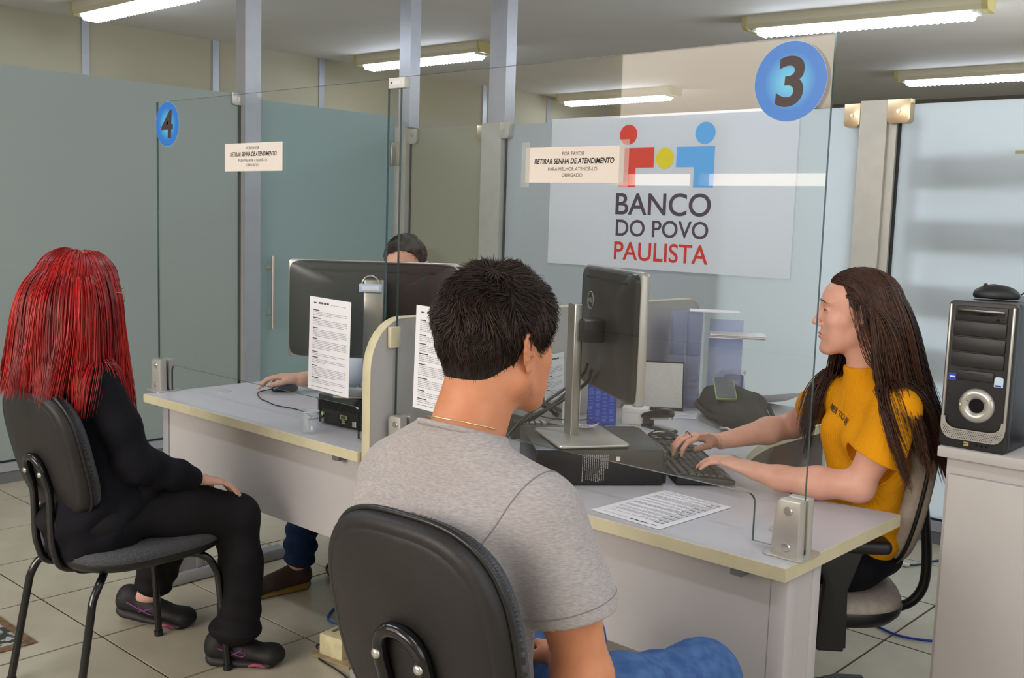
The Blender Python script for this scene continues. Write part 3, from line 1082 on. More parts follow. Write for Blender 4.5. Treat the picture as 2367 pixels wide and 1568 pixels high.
# ---- stickers and papers on the glass
YS = YG - 0.0046
def numbered(num, cx, cz, rx, label, sx, hgt):
    t = thing('number_sticker', label, 'sticker', (cx, YS, cz))
    MB().disc((0, 0), rx, rx, 56, y=0.0).build('disc', mat('sticker_rim_white', (190, 205, 220), rough=0.4), t, 0)
    m = bpy.data.materials.new('sticker_blue')
    m.use_nodes = True
    nt = m.node_tree; b = nt.nodes['Principled BSDF']; b.inputs['Roughness'].default_value = 0.35
    tc = nt.nodes.new('ShaderNodeTexCoord'); mp = nt.nodes.new('ShaderNodeMapping'); mp.inputs['Scale'].default_value = (1 / rx, 1 / rx, 1 / rx)
    gr = nt.nodes.new('ShaderNodeTexGradient'); gr.gradient_type = 'SPHERICAL'
    r_ = nt.nodes.new('ShaderNodeValToRGB')
    r_.color_ramp.elements[0].color = (*lin((38, 118, 205)), 1); r_.color_ramp.elements[1].color = (*lin((96, 196, 232)), 1)
    r_.color_ramp.elements[0].position = 0.28; r_.color_ramp.elements[1].position = 0.85
    nt.links.new(tc.outputs['Object'], mp.inputs[0]); nt.links.new(mp.outputs[0], gr.inputs[0]); nt.links.new(gr.outputs[0], r_.inputs[0]); nt.links.new(r_.outputs[0], b.inputs['Base Color'])
    MB().disc((0, 0), rx * 0.988, rx * 0.988, 56, y=-0.0004).build('blue_face', m, t, 0)
    mb = text_mb(num, 1.0, Matrix.Identity(4), bold=0.024, shear=0.05)
    xs = [v[0] for v in mb.v]; zs = [v[1] for v in mb.v]
    k = hgt / (max(zs) - min(zs)); cx_, cz_ = (max(xs) + min(xs)) / 2, (max(zs) + min(zs)) / 2
    mb.v = [((a - cx_) * k * sx, -0.0009, (c - cz_) * k) for a, c, _ in mb.v]
    mb.build('numeral', mat('numeral_brown', (62, 44, 42), rough=0.5), t, 0)
    return t
numbered('3', -1.073, 1.742, 0.083, 'round blue sticker with number three at the top right glass corner', 1.08, 0.104)
numbered('4', -3.592, 1.746, 0.083, 'round blue sticker with number four on the left glass', 1.15, 0.104)
def notice(x0, x1, z0, z1, label, tape):
    t = thing('paper_notice', label, 'notice', ((x0 + x1) / 2, YS, (z0 + z1) / 2))
    w, h = (x1 - x0) / 2, (z1 - z0) / 2
    MB().box((-w, -0.0006, -h), (w, 0.0, h)).build('paper_sheet', mat('notice_paper', (226, 216, 206), rough=0.8), t, 0)
    def line(s, z, size, bold, shear=0.0, sp=1.0):
        return text_mb(s, size, Matrix.Translation((0, -0.0010, z)) @ Matrix.Rotation(R(90), 4, 'X'), bold, shear, space=sp)
    join_mb(line('POR FAVOR', h * 0.62, h * 0.30, 0.0), line('PARA MELHOR ATENDÊ-LO.', -h * 0.24, h * 0.29, 0.0), line('OBRIGADO.', -h * 0.58, h * 0.29, 0.0)).build('small_lettering', mat('notice_ink', (92, 88, 86), rough=0.8), t, 0)
    mb = line('RETIRAR SENHA DE ATENDIMENTO', h * 0.20, h * 0.42, 0.0004, 0.2)
    xs = [v[0] for v in mb.v]; k = 1.62 * w / (max(xs) - min(xs))
    mb.v = [(a * k, b_, c) for a, b_, c in mb.v]
    mb.build('bold_lettering', mat('notice_bold_ink', (40, 36, 38), rough=0.8), t, 0)
    if tape:
        m_tape = clear_glass('clear_tape', (0.96, 0.96, 0.95), 1.6, 1.5, 0.15, 0.12)
        for s in (-1, 1):
            MB().box((s * w - 0.014, -0.0012, -h - 0.012), (s * w + 0.014, -0.0009, h + 0.014)).build('tape', m_tape, t, 0)
    return t
notice(-1.805, -1.492, 1.532, 1.620, 'white notice strip taped to the right glass, its sides taped', True)
notice(-3.205, -2.867, 1.570, 1.664, 'white notice strip on the left glass beside the post', False)

def doc_page(name, label, cat, M, w, h, seed, m_p=m_paper, sub=True, curl=0.0, paras=None):
    """printed sheet: local XY plane, origin at centre, text rows as flat print"""
    r_ = random.Random(seed)
    t = bpy.data.objects.new(name, None); COL.objects.link(t)
    t.matrix_world = M
    t.rotation_mode = 'XYZ'
    loc, rot, sc_ = M.decompose()
    t.location = loc; t.rotation_euler = rot.to_euler(); t.scale = (1, 1, 1)
    props(t, label, cat)
    N = 8
    zf = lambda x, y: curl * (max(0.0, (x / w + 0.5)) ** 2)
    mb = MB(); vs = []
    for i in range(N + 1):
        for j in range(2):
            x = -w / 2 + w * i / N; y = -h / 2 + h * j
            vs.append((x, y, zf(x, y)))
    mb.add(vs, [(2 * i, 2 * i + 2, 2 * i + 3, 2 * i + 1) for i in range(N)])
    mb.add([(a, b_, c - 0.0005) for a, b_, c in vs], [(2 * i, 2 * i + 1, 2 * i + 3, 2 * i + 2) for i in range(N)])
    mb.build('paper_sheet', m_p, t, 0)
    pr = MB(); hd = MB()
    def word(m_, x0, x1, y, th):
        z = zf((x0 + x1) / 2, y) + 0.0004
        m_.add([(x0, y - th / 2, zf(x0, y) + 0.0004), (x1, y - th / 2, zf(x1, y) + 0.0004), (x1, y + th / 2, zf(x1, y) + 0.0004), (x0, y + th / 2, zf(x0, y) + 0.0004)], [(0, 1, 2, 3)])
    y = h / 2 - 0.022
    for k in range(4):
        word(hd, -w * 0.28 + k * 0.014, -w * 0.28 + k * 0.014 + 0.011, y + 0.004, 0.006)
    word(hd, -w * 0.30 - 0.02, -w * 0.30 - 0.006, y + 0.003, 0.004)
    for k in range(6):
        word(pr, w * 0.02 + k * 0.013, w * 0.02 + k * 0.013 + 0.010, y + 0.002, 0.0022)
    y -= 0.020
    dy = 0.0052
    while y > -h / 2 + 0.018:
        nl = r_.choice([2, 3, 4, 5, 6])
        word(hd, -w * 0.41, -w * 0.41 + r_.uniform(0.02, 0.04), y, 0.0030)
        y -= dy
        for q in range(nl):
            if y < -h / 2 + 0.018: break
            x = -w * 0.41
            end = w * 0.42 if q < nl - 1 else r_.uniform(-w * 0.1, w * 0.35)
            while x < end:
                L = r_.uniform(0.005, 0.016)
                word(pr, x, min(x + L, end), y, 0.0020)
                x += L + 0.0022
            y -= dy
        y -= dy * r_.uniform(0.4, 1.2)
    word(hd, -w * 0.41, w * 0.38, -h / 2 + 0.012, 0.0012)
    pr.build('body_print', m_ink_pale, t, 0)['kind'] = 'stuff'
    hd.build('heading_print', m_ink, t, 0)['kind'] = 'stuff'
    return t
def upright(x, y, z, rot=0.0, rz=0.0):
    return Matrix.Translation((x, y, z)) @ Matrix.Rotation(rz, 4, 'Z') @ Matrix.Rotation(R(90), 4, 'X') @ Matrix.Rotation(rot, 4, 'Z')
doc_page('information_sheet', 'printed sheet taped low on the left glass, in front of the monitor', 'paper', upright(-2.612, YG - 0.0050, 1.020, R(-1.5)), 0.208, 0.300, 3)
doc_page('information_sheet', 'printed sheet on the right glass partly hidden by the dark haired man', 'paper', upright(-2.108, YG - 0.0050, 1.031, R(-1.5)), 0.208, 0.300, 5)

# ================================================================== CHAIRS
m_shell = mat('chair_back_shell', (36, 34, 34), rough=0.45, spec=0.4, bump=0.10, bscale=700, noise=0.12, nscale=7)
m_pipe = mat('chair_piping', (24, 24, 26), rough=0.35)
m_frame = mat('chair_black_frame', (18, 18, 20), rough=0.18, spec=0.6)
m_fab = mat('grey_chair_fabric', (92, 94, 98), rough=0.95, spec=0.1, rgb2=(60, 62, 66), nscale=420, bump=0.15, bscale=500)
m_beige = mat('beige_chair_fabric', (178, 168, 156), rough=0.9, spec=0.1, noise=0.08, nscale=60)
def sup(t, a, b, p):
    c, s = math.cos(t), math.sin(t)
    return (a * math.copysign(abs(c) ** (2 / p), c), b * math.copysign(abs(s) ** (2 / p), s))
def pad(prof, a, b, p, warp, N=56, close_first=True):
    """rings of a rounded-rectangle outline: prof = (scale, depth) list, first and last close at centre"""
    mb = MB(); vs = []; fs = []
    for (s, d) in prof:
        for k in range(N):
            u, v = sup(2 * PI * k / N, a, b, p)
            vs.append(warp(u * s, v * s, d))
    for i in range(len(prof) - 1):
        for k in range(N):
            j = (k + 1) % N
            fs.append((i * N + k, i * N + j, (i + 1) * N + j, (i + 1) * N + k))
    fs.append(tuple(range(N))[::-1]); fs.append(tuple((len(prof) - 1) * N + k for k in range(N)))
    mb.add(vs, fs)
    return mb
def back_warp(zc, tilt, curve=0.40, y0=-0.245):
    def f(u, v, d):
        y = y0 + curve * u * u + d - v * math.tan(tilt) + 0.25 * (v * v)
        return (u, y, zc + v)
    return f
def back_parts(t, zc, hw, hh, tilt, m_front, m_back=None, taper=0.0, y0=-0.245, zipper=True):
    W = back_warp(zc, tilt, y0=y0)
    def Wt(u, v, d):
        return W(u * (1 - taper * v / hh), v, d)
    m_back = m_back or m_shell
    bk = pad([(0.02, -0.026), (0.5, -0.027), (0.84, -0.026), (0.875, -0.0235), (0.885, -0.0225), (0.90, -0.0235), (0.955, -0.021), (0.985, -0.014), (1.0, -0.003), (1.0, 0.006)], hw, hh, 3.0, Wt)
    bk.build('back_shell', m_back, t, 50)
    fr = pad([(1.0, 0.004), (1.012, 0.014), (1.005, 0.028), (0.97, 0.040), (0.85, 0.052), (0.5, 0.058), (0.02, 0.059)], hw * 0.985, hh * 0.985, 3.0, Wt)
    fr.build('back_cushion', m_front, t, 60)
    N = 72
    pts = [Wt(*sup(2 * PI * k / N, hw * 1.012, hh * 1.012, 3.0), 0.004) for k in range(N)]
    MB().tube(pts, 0.0055, 8, close=True).build('piping', m_pipe, t, 60)
    if not zipper:
        return Wt
    # zip stitching along the rim
    mb = MB()
    N = 190
    for k in range(N):
        a = 2 * PI * k / N; b_ = 2 * PI * (k + 0.45) / N
        p = [Wt(*[q * s for q in sup(x, hw * 1.012, hh * 1.012, 3.0)], d) for (x, s, d) in ((a, 1.006, 0.012), (b_, 1.006, 0.012), (b_, 1.002, 0.021), (a, 1.002, 0.021))]
        mb.add(p, [(0, 1, 2, 3)])
    o = mb.build('zip_stitching', m_pipe, t, 0)
    o['kind'] = 'stuff'
    return Wt
def visitor_chair(name, loc, rz, label, zb, dzb, hw=0.190):
    t = thing(name, label, 'chair', loc, rz, None)
    # seat
    def SW(u, v, d):
        return (u, v + 0.02, 0.435 + d - 0.9 * max(0.0, v - 0.14) ** 2 * 3 - 0.02 * (v / 0.22) * 0)
    st = pad([(0.97, -0.012), (1.0, -0.004), (1.008, 0.010), (0.985, 0.024), (0.88, 0.034), (0.5, 0.038), (0.02, 0.038)], 0.228, 0.240, 3.0, SW)
    st.build('seat_cushion', m_fab, t, 60)
    sb = pad([(0.02, -0.034), (0.86, -0.034), (0.95, -0.028), (0.99, -0.016), (1.004, -0.006), (1.0, -0.002)], 0.228, 0.240, 3.0, SW)
    sb.build('seat_shell', m_pipe, t, 50)
    W = back_parts(t, zb, hw, 0.188, R(14), m_fab)
    # looped rear bracket
    s = 0.047
    zt = zb - 0.03 + dzb
    yb = lambda z: W(0, z - zb, -0.026)[1] - 0.011
    half = [(s, -0.06, 0.398), (s, -0.15, 0.396), (s, -0.195, 0.400), (s, -0.226, 0.418), (s, -0.240, 0.455), (s, -0.248, 0.50), (s * 0.98, yb(zb - 0.12) - 0.003, zb - 0.12), (s * 0.96, yb(zt - 0.05), zt - 0.05), (s * 0.8, yb(zt - 0.02), zt - 0.02), (s * 0.4, yb(zt), zt - 0.003)]
    path = catmull(half + [(0, yb(zt), zt)] + [(-a, b_, c) for a, b_, c in half[::-1]], 5)
    br = MB().tube(path, 0.0112, 12).build('back_bracket', m_frame, t, 60)
    for sx in (-1, 1):
        q = MB(); zz = zt - 0.045
        q.lathe([(0.0085, 0), (0.008, 0.003), (0.005, 0.0055), (0.0, 0.006)], 16, Matrix.Translation((sx * s * 0.9, yb(zz) - 0.0095, zz)) @ Matrix.Rotation(R(90), 4, 'X'), caps=False)
        q.build('bracket_screw', m_steel, br, 60)
    MB().box((-0.10, -0.13, 0.388), (0.10, 0.14, 0.402), 0.002).build('seat_plate', m_frame, t, 30)
    for sx in (-1, 1):
        for sy in (-1, 1):
            p = [(sx * 0.06, sy * 0.10, 0.386), (sx * 0.13, sy * 0.14, 0.388), (sx * 0.168, sy * 0.175, 0.375), (sx * 0.178, sy * 0.200, 0.335), (sx * 0.183, sy * 0.212, 0.28), (sx * 0.195, sy * (0.236 if sy > 0 else 0.262), 0.006)]
            lg = MB().tube(catmull(p, 5), 0.0115, 12).build('leg', m_frame, t, 60)
            f = MB(); f.cyl((sx * 0.195, sy * (0.2355 if sy > 0 else 0.2615), 0.0), (sx * 0.1945, sy * (0.2345 if sy > 0 else 0.260), 0.018), 0.0145, 14)
            f.build('foot_cap', m_pipe, lg, 40)
    return t
visitor_chair('visitor_chair', (-2.92, 1.490, 0), R(3), 'black tube chair with grey fabric seat, under the red haired person', 0.742, 0.02)
visitor_chair('visitor_chair', (-1.090, 1.240, 0), R(4), 'black visitor chair in the foreground, under the man in the grey shirt', 0.828, 0.050, 0.174)
# battered plate on the underside is left plain

def swivel_chair(loc, rz, label, m_up, arm_sides, back_z, back_h, seat_z=0.455):
    t = thing('office_chair', label, 'chair', loc, rz)
    def SW(u, v, d):
        return (u, v, seat_z + d - 2.0 * max(0.0, v - 0.15) ** 2)
    pad([(0.98, -0.010), (1.0, 0.0), (1.0, 0.012), (0.975, 0.026), (0.85, 0.036), (0.5, 0.040), (0.02, 0.040)], 0.24, 0.235, 3.2, SW).build('seat_cushion', m_up, t, 60)
    pad([(0.02, -0.050), (0.80, -0.050), (0.93, -0.042), (1.0, -0.022), (1.015, -0.004), (1.0, 0.002)], 0.24, 0.235, 3.2, SW).build('seat_shell', m_black, t, 50)
    back_parts(t, back_z, 0.215, back_h, R(10), m_up, m_up, y0=-0.25, zipper=False)
    MB().tube(catmull([(0, -0.05, seat_z - 0.06), (0, -0.24, seat_z - 0.06), (0, -0.315, seat_z - 0.01), (0, -0.325, seat_z + 0.10), (0, -0.30, back_z - 0.02)], 5), 0.014, 10).build('back_arm', m_black, t, 50)
    for sx in arm_sides:
        ar = MB().box((sx * 0.272 - 0.038, -0.14, seat_z + 0.185), (sx * 0.272 + 0.038, 0.13, seat_z + 0.222), 0.016, seg=4).build('armrest', m_black, t, 40)
        sup_ = MB()
        sup_.prism([(-0.075, seat_z + 0.19), (0.055, seat_z + 0.19), (0.02, seat_z + 0.10), (0.035, seat_z - 0.075), (-0.045, seat_z - 0.075), (-0.040, seat_z + 0.08)], sx * 0.272 - 0.016, sx * 0.272 + 0.016, 'x', 0.008)
        sup_.box((min(sx * 0.05, sx * 0.285), -0.04, seat_z - 0.085), (max(sx * 0.05, sx * 0.285), 0.03, seat_z - 0.065), 0.006)
        sup_.build('armrest_support', m_black, ar, 40)
    gs = MB(); gs.cyl((0, 0, 0.09), (0, 0, seat_z - 0.05), 0.027, 16); gs.cyl((0, 0, seat_z - 0.09), (0, 0, seat_z - 0.045), 0.06, 16)
    gs.build('gas_lift', m_gloss, t, 40)
    for k in range(5):
        a = R(72 * k + 20)
        d = Vector((math.cos(a), math.sin(a), 0)); n_ = Vector((-math.sin(a), math.cos(a), 0))
        sp = MB().tube([d * 0.02 + Vector((0, 0, 0.105)), d * 0.16 + Vector((0, 0, 0.098)), d * 0.27 + Vector((0, 0, 0.078))], [0.026, 0.022, 0.014], 8).build('base_spoke', m_black, t, 40)
        cs = MB(); c = d * 0.275
        cs.cyl(c + Vector((0, 0, 0.05)), c + Vector((0, 0, 0.08)), 0.008, 8)
        for s in (-1, 1):
            q = c + n_ * 0.017 * s + d * 0.012
            cs.cyl(q - n_ * 0.009 + Vector((0, 0, 0.026)), q + n_ * 0.009 + Vector((0, 0, 0.026)), 0.0255, 18)
        cs.box((-0.016, -0.012, 0.03), (0.028, 0.012, 0.058), 0.008, Matrix.Translation((c.x, c.y, 0)) @ Matrix.Rotation(a, 4, 'Z'))
        cs.build('caster', m_black, sp, 40)
    return t
swivel_chair((-1.290, 2.715, 0), R(128), 'beige office chair with black armrest, under the woman in yellow', m_beige, (1, -1), 0.735, 0.205, 0.43)
swivel_chair((-3.06, 2.755, 0), R(222), 'office chair behind the left monitor, only one black caster in view', m_beige, (1, -1), 0.76, 0.20)

# ================================================================== EQUIPMENT AND SMALL THINGS
m_silver = mat('silver_plastic', (186, 184, 178), rough=0.3, metal=0.6)
m_silver_d = mat('brushed_stand', (150, 148, 142), rough=0.3, metal=0.75)
m_mon = mat('monitor_back', (38, 38, 40), rough=0.30, spec=0.5, bump=0.02, bscale=600)
m_screen = mat('screen_off', (8, 8, 10), rough=0.08)
def basis(o, xd, yd=None, z=None):
    """matrix with local x along xd (horizontal), local z up"""
    x = Vector((xd[0], xd[1], 0)).normalized(); z_ = Vector((0, 0, 1)); y = z_.cross(x)
    return Matrix(((x.x, y.x, 0, o[0]), (x.y, y.y, 0, o[1]), (0, 0, 1, o[2]), (0, 0, 0, 1)))
def monitor(loc, rz, w, h, zc, label, pole_x, pole_y, ztop, base, badge, vga=False):
    """local: x along the panel, -y is the back seen from the visitors' side; origin at pole foot"""
    t = thing('monitor', label, 'monitor', loc, rz)
    z0 = zc - loc[2]
    bz = MB().prism(rrect(-w / 2 - pole_x, w / 2 - pole_x, z0 - h / 2, z0 + h / 2, 0.012), -pole_y - 0.006, -pole_y + 0.018, 'y', 0.004).build('bezel', m_silver, t, 40)
    MB().box((-w / 2 - pole_x + 0.014, -pole_y + 0.017, z0 - h / 2 + 0.016), (w / 2 - pole_x - 0.014, -pole_y + 0.0195, z0 + h / 2 - 0.014)).build('screen', m_screen, bz, 0)
    # back casing: rounded bulge
    mb = MB()
    rings = [(1.0, -0.004), (0.985, -0.016), (0.95, -0.021), (0.5, -0.0255), (0.02, -0.026)]
    N = 48; vs = []; fs = []
    for s, d in rings:
        for k in range(N):
            u, v = sup(2 * PI * k / N, w / 2 - 0.002, h / 2 - 0.002, 14 if s > 0.9 else 8)
            vs.append((u * s - pole_x, -pole_y + d, z0 + v * s))
    for i in range(len(rings) - 1):
        for k in range(N):
            j = (k + 1) % N
            fs.append((i * N + k, (i + 1) * N + k, (i + 1) * N + j, i * N + j))
    fs.append(tuple((len(rings) - 1) * N + k for k in range(N)))
    mb.add(vs, fs)
    bc = mb.build('back_casing', m_mon, t, 35)
    MB().box((-w * 0.36 - pole_x, -pole_y - 0.0262, z0 + h / 2 - 0.035), (w * 0.36 - pole_x, -pole_y - 0.018, z0 + h / 2 - 0.029)).build('vent_slot', m_gasket, bc, 0)
    if badge:
        # ring badge with letters inside
        R0 = 0.024
        bx = -pole_x - 0.110
        bz_ = z0 + h * 0.22
        g_ = MB()
        N = 36
        pts = [(bx + R0 * math.cos(2 * PI * k / N), -pole_y - 0.0262, bz_ + R0 * math.sin(2 * PI * k / N)) for k in range(N)]
        g_.tube(pts, 0.0014, 6, close=True)
        tx = text_mb('DELL', 0.0165, Matrix.Translation((bx, -pole_y - 0.0268, bz_)) @ Matrix.Rotation(R(90), 4, 'X'), 0.0006)
        join_mb(g_, tx).build('badge', m_silver, bc, 40)
    # stand
    MB().prism(rrect(-0.033, 0.033, -0.014, 0.012, 0.007), 0.006, ztop - loc[2], 'z', 0.002).build('stand_pole', m_silver_d, t, 40)
    x0, x1, y0, y1 = base
    MB().prism(rrect(x0, x1, y0, y1, 0.014), 0.0, 0.007, 'z', 0.002).build('stand_base', m_silver, t, 40)
    ab = MB()
    ab.box((min(0, -pole_x) - 0.02, 0.0, z0 - 0.03), (max(0, -pole_x) + 0.02, -pole_y - 0.020, z0 + 0.03), 0.006)
    ab.build('stand_arm', m_black, t, 40)
    return t
# monitor of the right desk: panel turned towards the woman
ux, uy = (0.835, -0.55)
rz3 = math.atan2(uy, ux)
# pole foot on the computer; panel centre (-1.695, 2.24)
pf = Vector((-1.790, 2.232, 0.842))
c3 = Vector((-1.712, 2.245, 0))
d3 = Vector((c3.x - pf.x, c3.y - pf.y))
lx, ly = d3.x * ux + d3.y * uy, -d3.x * uy + d3.y * ux
monitor(pf, rz3, 0.440, 0.345, 1.142, 'black and silver monitor seen obliquely from behind, on the right desk', -lx, -max(ly, 0.085), 1.212, (-0.085, 0.165, -0.085, 0.115), True)
# monitor of the left desk, back towards the camera
u4 = Vector((0.738, 0.675)).normalized()
rz4 = math.atan2(u4.y, u4.x)
monitor((-2.625, 2.212, 0.842), rz4, 0.572, 0.330, 1.117, 'wide black monitor with its back to the camera, on the left desk', 0.012, -0.085, 1.225, (-0.12, 0.12, -0.08, 0.10), False)
# label clip and ring hanging on that pole
lb = thing('cable_tag', 'pale blue cable tag with white label, on the stand top of left monitor', 'tag', (-2.615, 2.195, 1.185), rz4)
MB().box((-0.042, -0.012, 0.0), (0.034, -0.004, 0.028), 0.006).build('tag_body', mat('tag_blue', (178, 196, 226), rough=0.4), lb, 40)
MB().box((-0.032, -0.0135, 0.007), (0.024, -0.0122, 0.021)).build('tag_label', m_paper, lb, 0)
MB().tube([(-0.004 + 0.028 * math.cos(a), -0.008, 0.024 + 0.030 * math.sin(a)) for a in [PI * k / 14 for k in range(15)]], 0.0022, 8).build('ring', m_silver, lb, 40)

# ---- computers
m_pc = mat('computer_case', (30, 28, 28), rough=0.32, spec=0.5, bump=0.03, bscale=700)
m_port = mat('port_metal', (196, 180, 120), rough=0.35, metal=0.8)
def pc_right():
    t = thing('desktop_computer', 'flat black computer lying under the right monitor, pale print on its side', 'computer', (-1.517, 2.288, 0.74), math.atan2(-0.75, -0.65))
    # local x runs along the near side away from its right corner, local -y ... body extends to y<0 (away from camera)
    L, W, H = 0.345, 0.325, 0.098
    MB().box((0, -W, 0.004), (L, 0, H), 0.003).build('case', m_pc, t, 30)
    MB().box((-0.012, -W + 0.004, 0.006), (0.002, -0.004, H - 0.003), 0.005).build('front_bezel', m_gloss, t, 30)
    for (a, b_) in ((0.03, -0.03), (0.03, -W + 0.03), (L - 0.03, -0.03), (L - 0.03, -W + 0.03)):
        q = MB(); q.cyl((a, b_, 0.0), (a, b_, 0.005), 0.012, 12); q.build('rubber_foot', m_gasket, t, 40)
    # regulatory print on the near side (rows of tiny pale marks, seen sideways)
    r_ = random.Random(4)
    pr = MB()
    y = 0.0006
    for c in range(14):
        x = 0.150 + c * 0.0052
        z = H - 0.012
        zend = 0.018 + (0.03 if c in (0, 1, 12) else 0)
        while z > zend:
            l = r_.uniform(0.002, 0.009)
            pr.add([(x, y, z), (x + 0.0021, y, z), (x + 0.0021, y, z - l), (x, y, z - l)], [(0, 1, 2, 3)])
            z -= l + 0.0013
    for (cx, cz, rr) in ((0.17, 0.040, 0.004), (0.184, 0.028, 0.0045), (0.178, 0.018, 0.005), (0.195, 0.036, 0.003)):
        pr.tube([(cx + rr * math.cos(2 * PI * k / 14), y, cz + rr * math.sin(2 * PI * k / 14)) for k in range(14)], 0.0005, 4, close=True)
    pr.tube([(0.166, y, 0.012), (0.176, y, 0.012), (0.171, y, 0.021)], 0.0005, 4, close=True)
    pr.build('regulatory_print', mat('pale_case_print', (150, 148, 142), rough=0.6), t, 0)
    s = MB(); s.box((0.118, 0.0003, 0.069), (0.129, 0.0011, 0.081)); s.build('sticker', mat('small_sticker', (214, 208, 190), rough=0.6), t, 0)
    return t
pc_right()
def pc_left():
    t = thing('desktop_computer', 'flat black computer with ports at its rear, under the left monitor', 'computer', (-2.768, 2.100, 0.74), R(3))
    L, W, H = 0.345, 0.33, 0.100
    MB().box((0, 0, 0.004), (L, W, H), 0.003).build('case', m_pc, t, 30)
    MB().box((0.006, -0.004, 0.052), (L - 0.01, 0.0, H - 0.004)).build('vent_panel', mat('vent_dark', (20, 20, 20), rough=0.7), t, 0)
    gm = MB()
    for i in range(46):
        for j in range(6):
            gm.box((0.012 + i * 0.0070, -0.0052, 0.056 + j * 0.0065), (0.0125 + i * 0.0070 + 0.0008, -0.0038, 0.056 + j * 0.0065 + 0.0060))
    for j in range(7):
        gm.box((0.012, -0.0052, 0.0552 + j * 0.0065), (L - 0.014, -0.0038, 0.0560 + j * 0.0065))
    o = gm.build('vent_grille', mat('grille_grey', (56, 54, 50), rough=0.5, metal=0.5), t, 0); o['kind'] = 'stuff'
    for (x, z, w, h, m, nm) in ((0.026, 0.036, 0.011, 0.011, mat('port_teal', (120, 200, 170), rough=0.4), 'mouse_port'), (0.026, 0.016, 0.011, 0.010, mat('port_violet', (110, 96, 190), rough=0.4), 'keyboard_port')):
        q = MB(); q.cyl((x, -0.0045, z), (x, 0.0, z), 0.0075, 16); q.build(nm, m_port, t, 40)
        q = MB(); q.cyl((x, -0.0055, z), (x, -0.004, z), 0.0052, 16); q.build(nm + '_socket', m, t, 40)
    MB().prism(rrect(0.112, 0.148, 0.030, 0.044, 0.005), -0.005, 0.0, 'y').build('video_port', m_port, t, 30)
    MB().prism(rrect(0.119, 0.141, 0.032, 0.042, 0.003), -0.0062, 0.0, 'y').build('video_socket', mat('video_green', (40, 90, 84), rough=0.4), t, 30)
    for z in (0.016, 0.0225):
        MB().box((0.122, -0.005, z), (0.138, 0.0, z + 0.0045), 0.001).build('usb_port', m_port, t, 0)
    MB().box((0.172, -0.005, 0.012), (0.190, 0.0, 0.030), 0.001).build('network_port', m_steel, t, 0)
    MB().box((-0.001, -0.006, 0.030), (0.006, 0.001, 0.088), 0.001).build('corner_latch', m_steel, t, 0)
    for z in (0.034, 0.044): 
        q = MB(); q.cyl((0.205, -0.005, z - 0.008), (0.205, 0, z - 0.008), 0.004, 12); q.build('audio_jack', mat('jack_green', (90, 190, 90), rough=0.4) if z < 0.04 else m_port, t, 30)
    MB().box((0.02, 0.02, 0), (0.05, 0.05, 0.005)).build('rubber_foot', m_gasket, t, 0)
    MB().box((L - 0.05, W - 0.05, 0), (L - 0.02, W - 0.02, 0.005)).build('rubber_foot', m_gasket, t, 0)
    MB().box((L - 0.05, 0.02, 0), (L - 0.02, 0.05, 0.005)).build('rubber_foot', m_gasket, t, 0)
    MB().box((0.02, W - 0.05, 0), (0.05, W - 0.02, 0.005)).build('rubber_foot', m_gasket, t, 0)
pc_left()
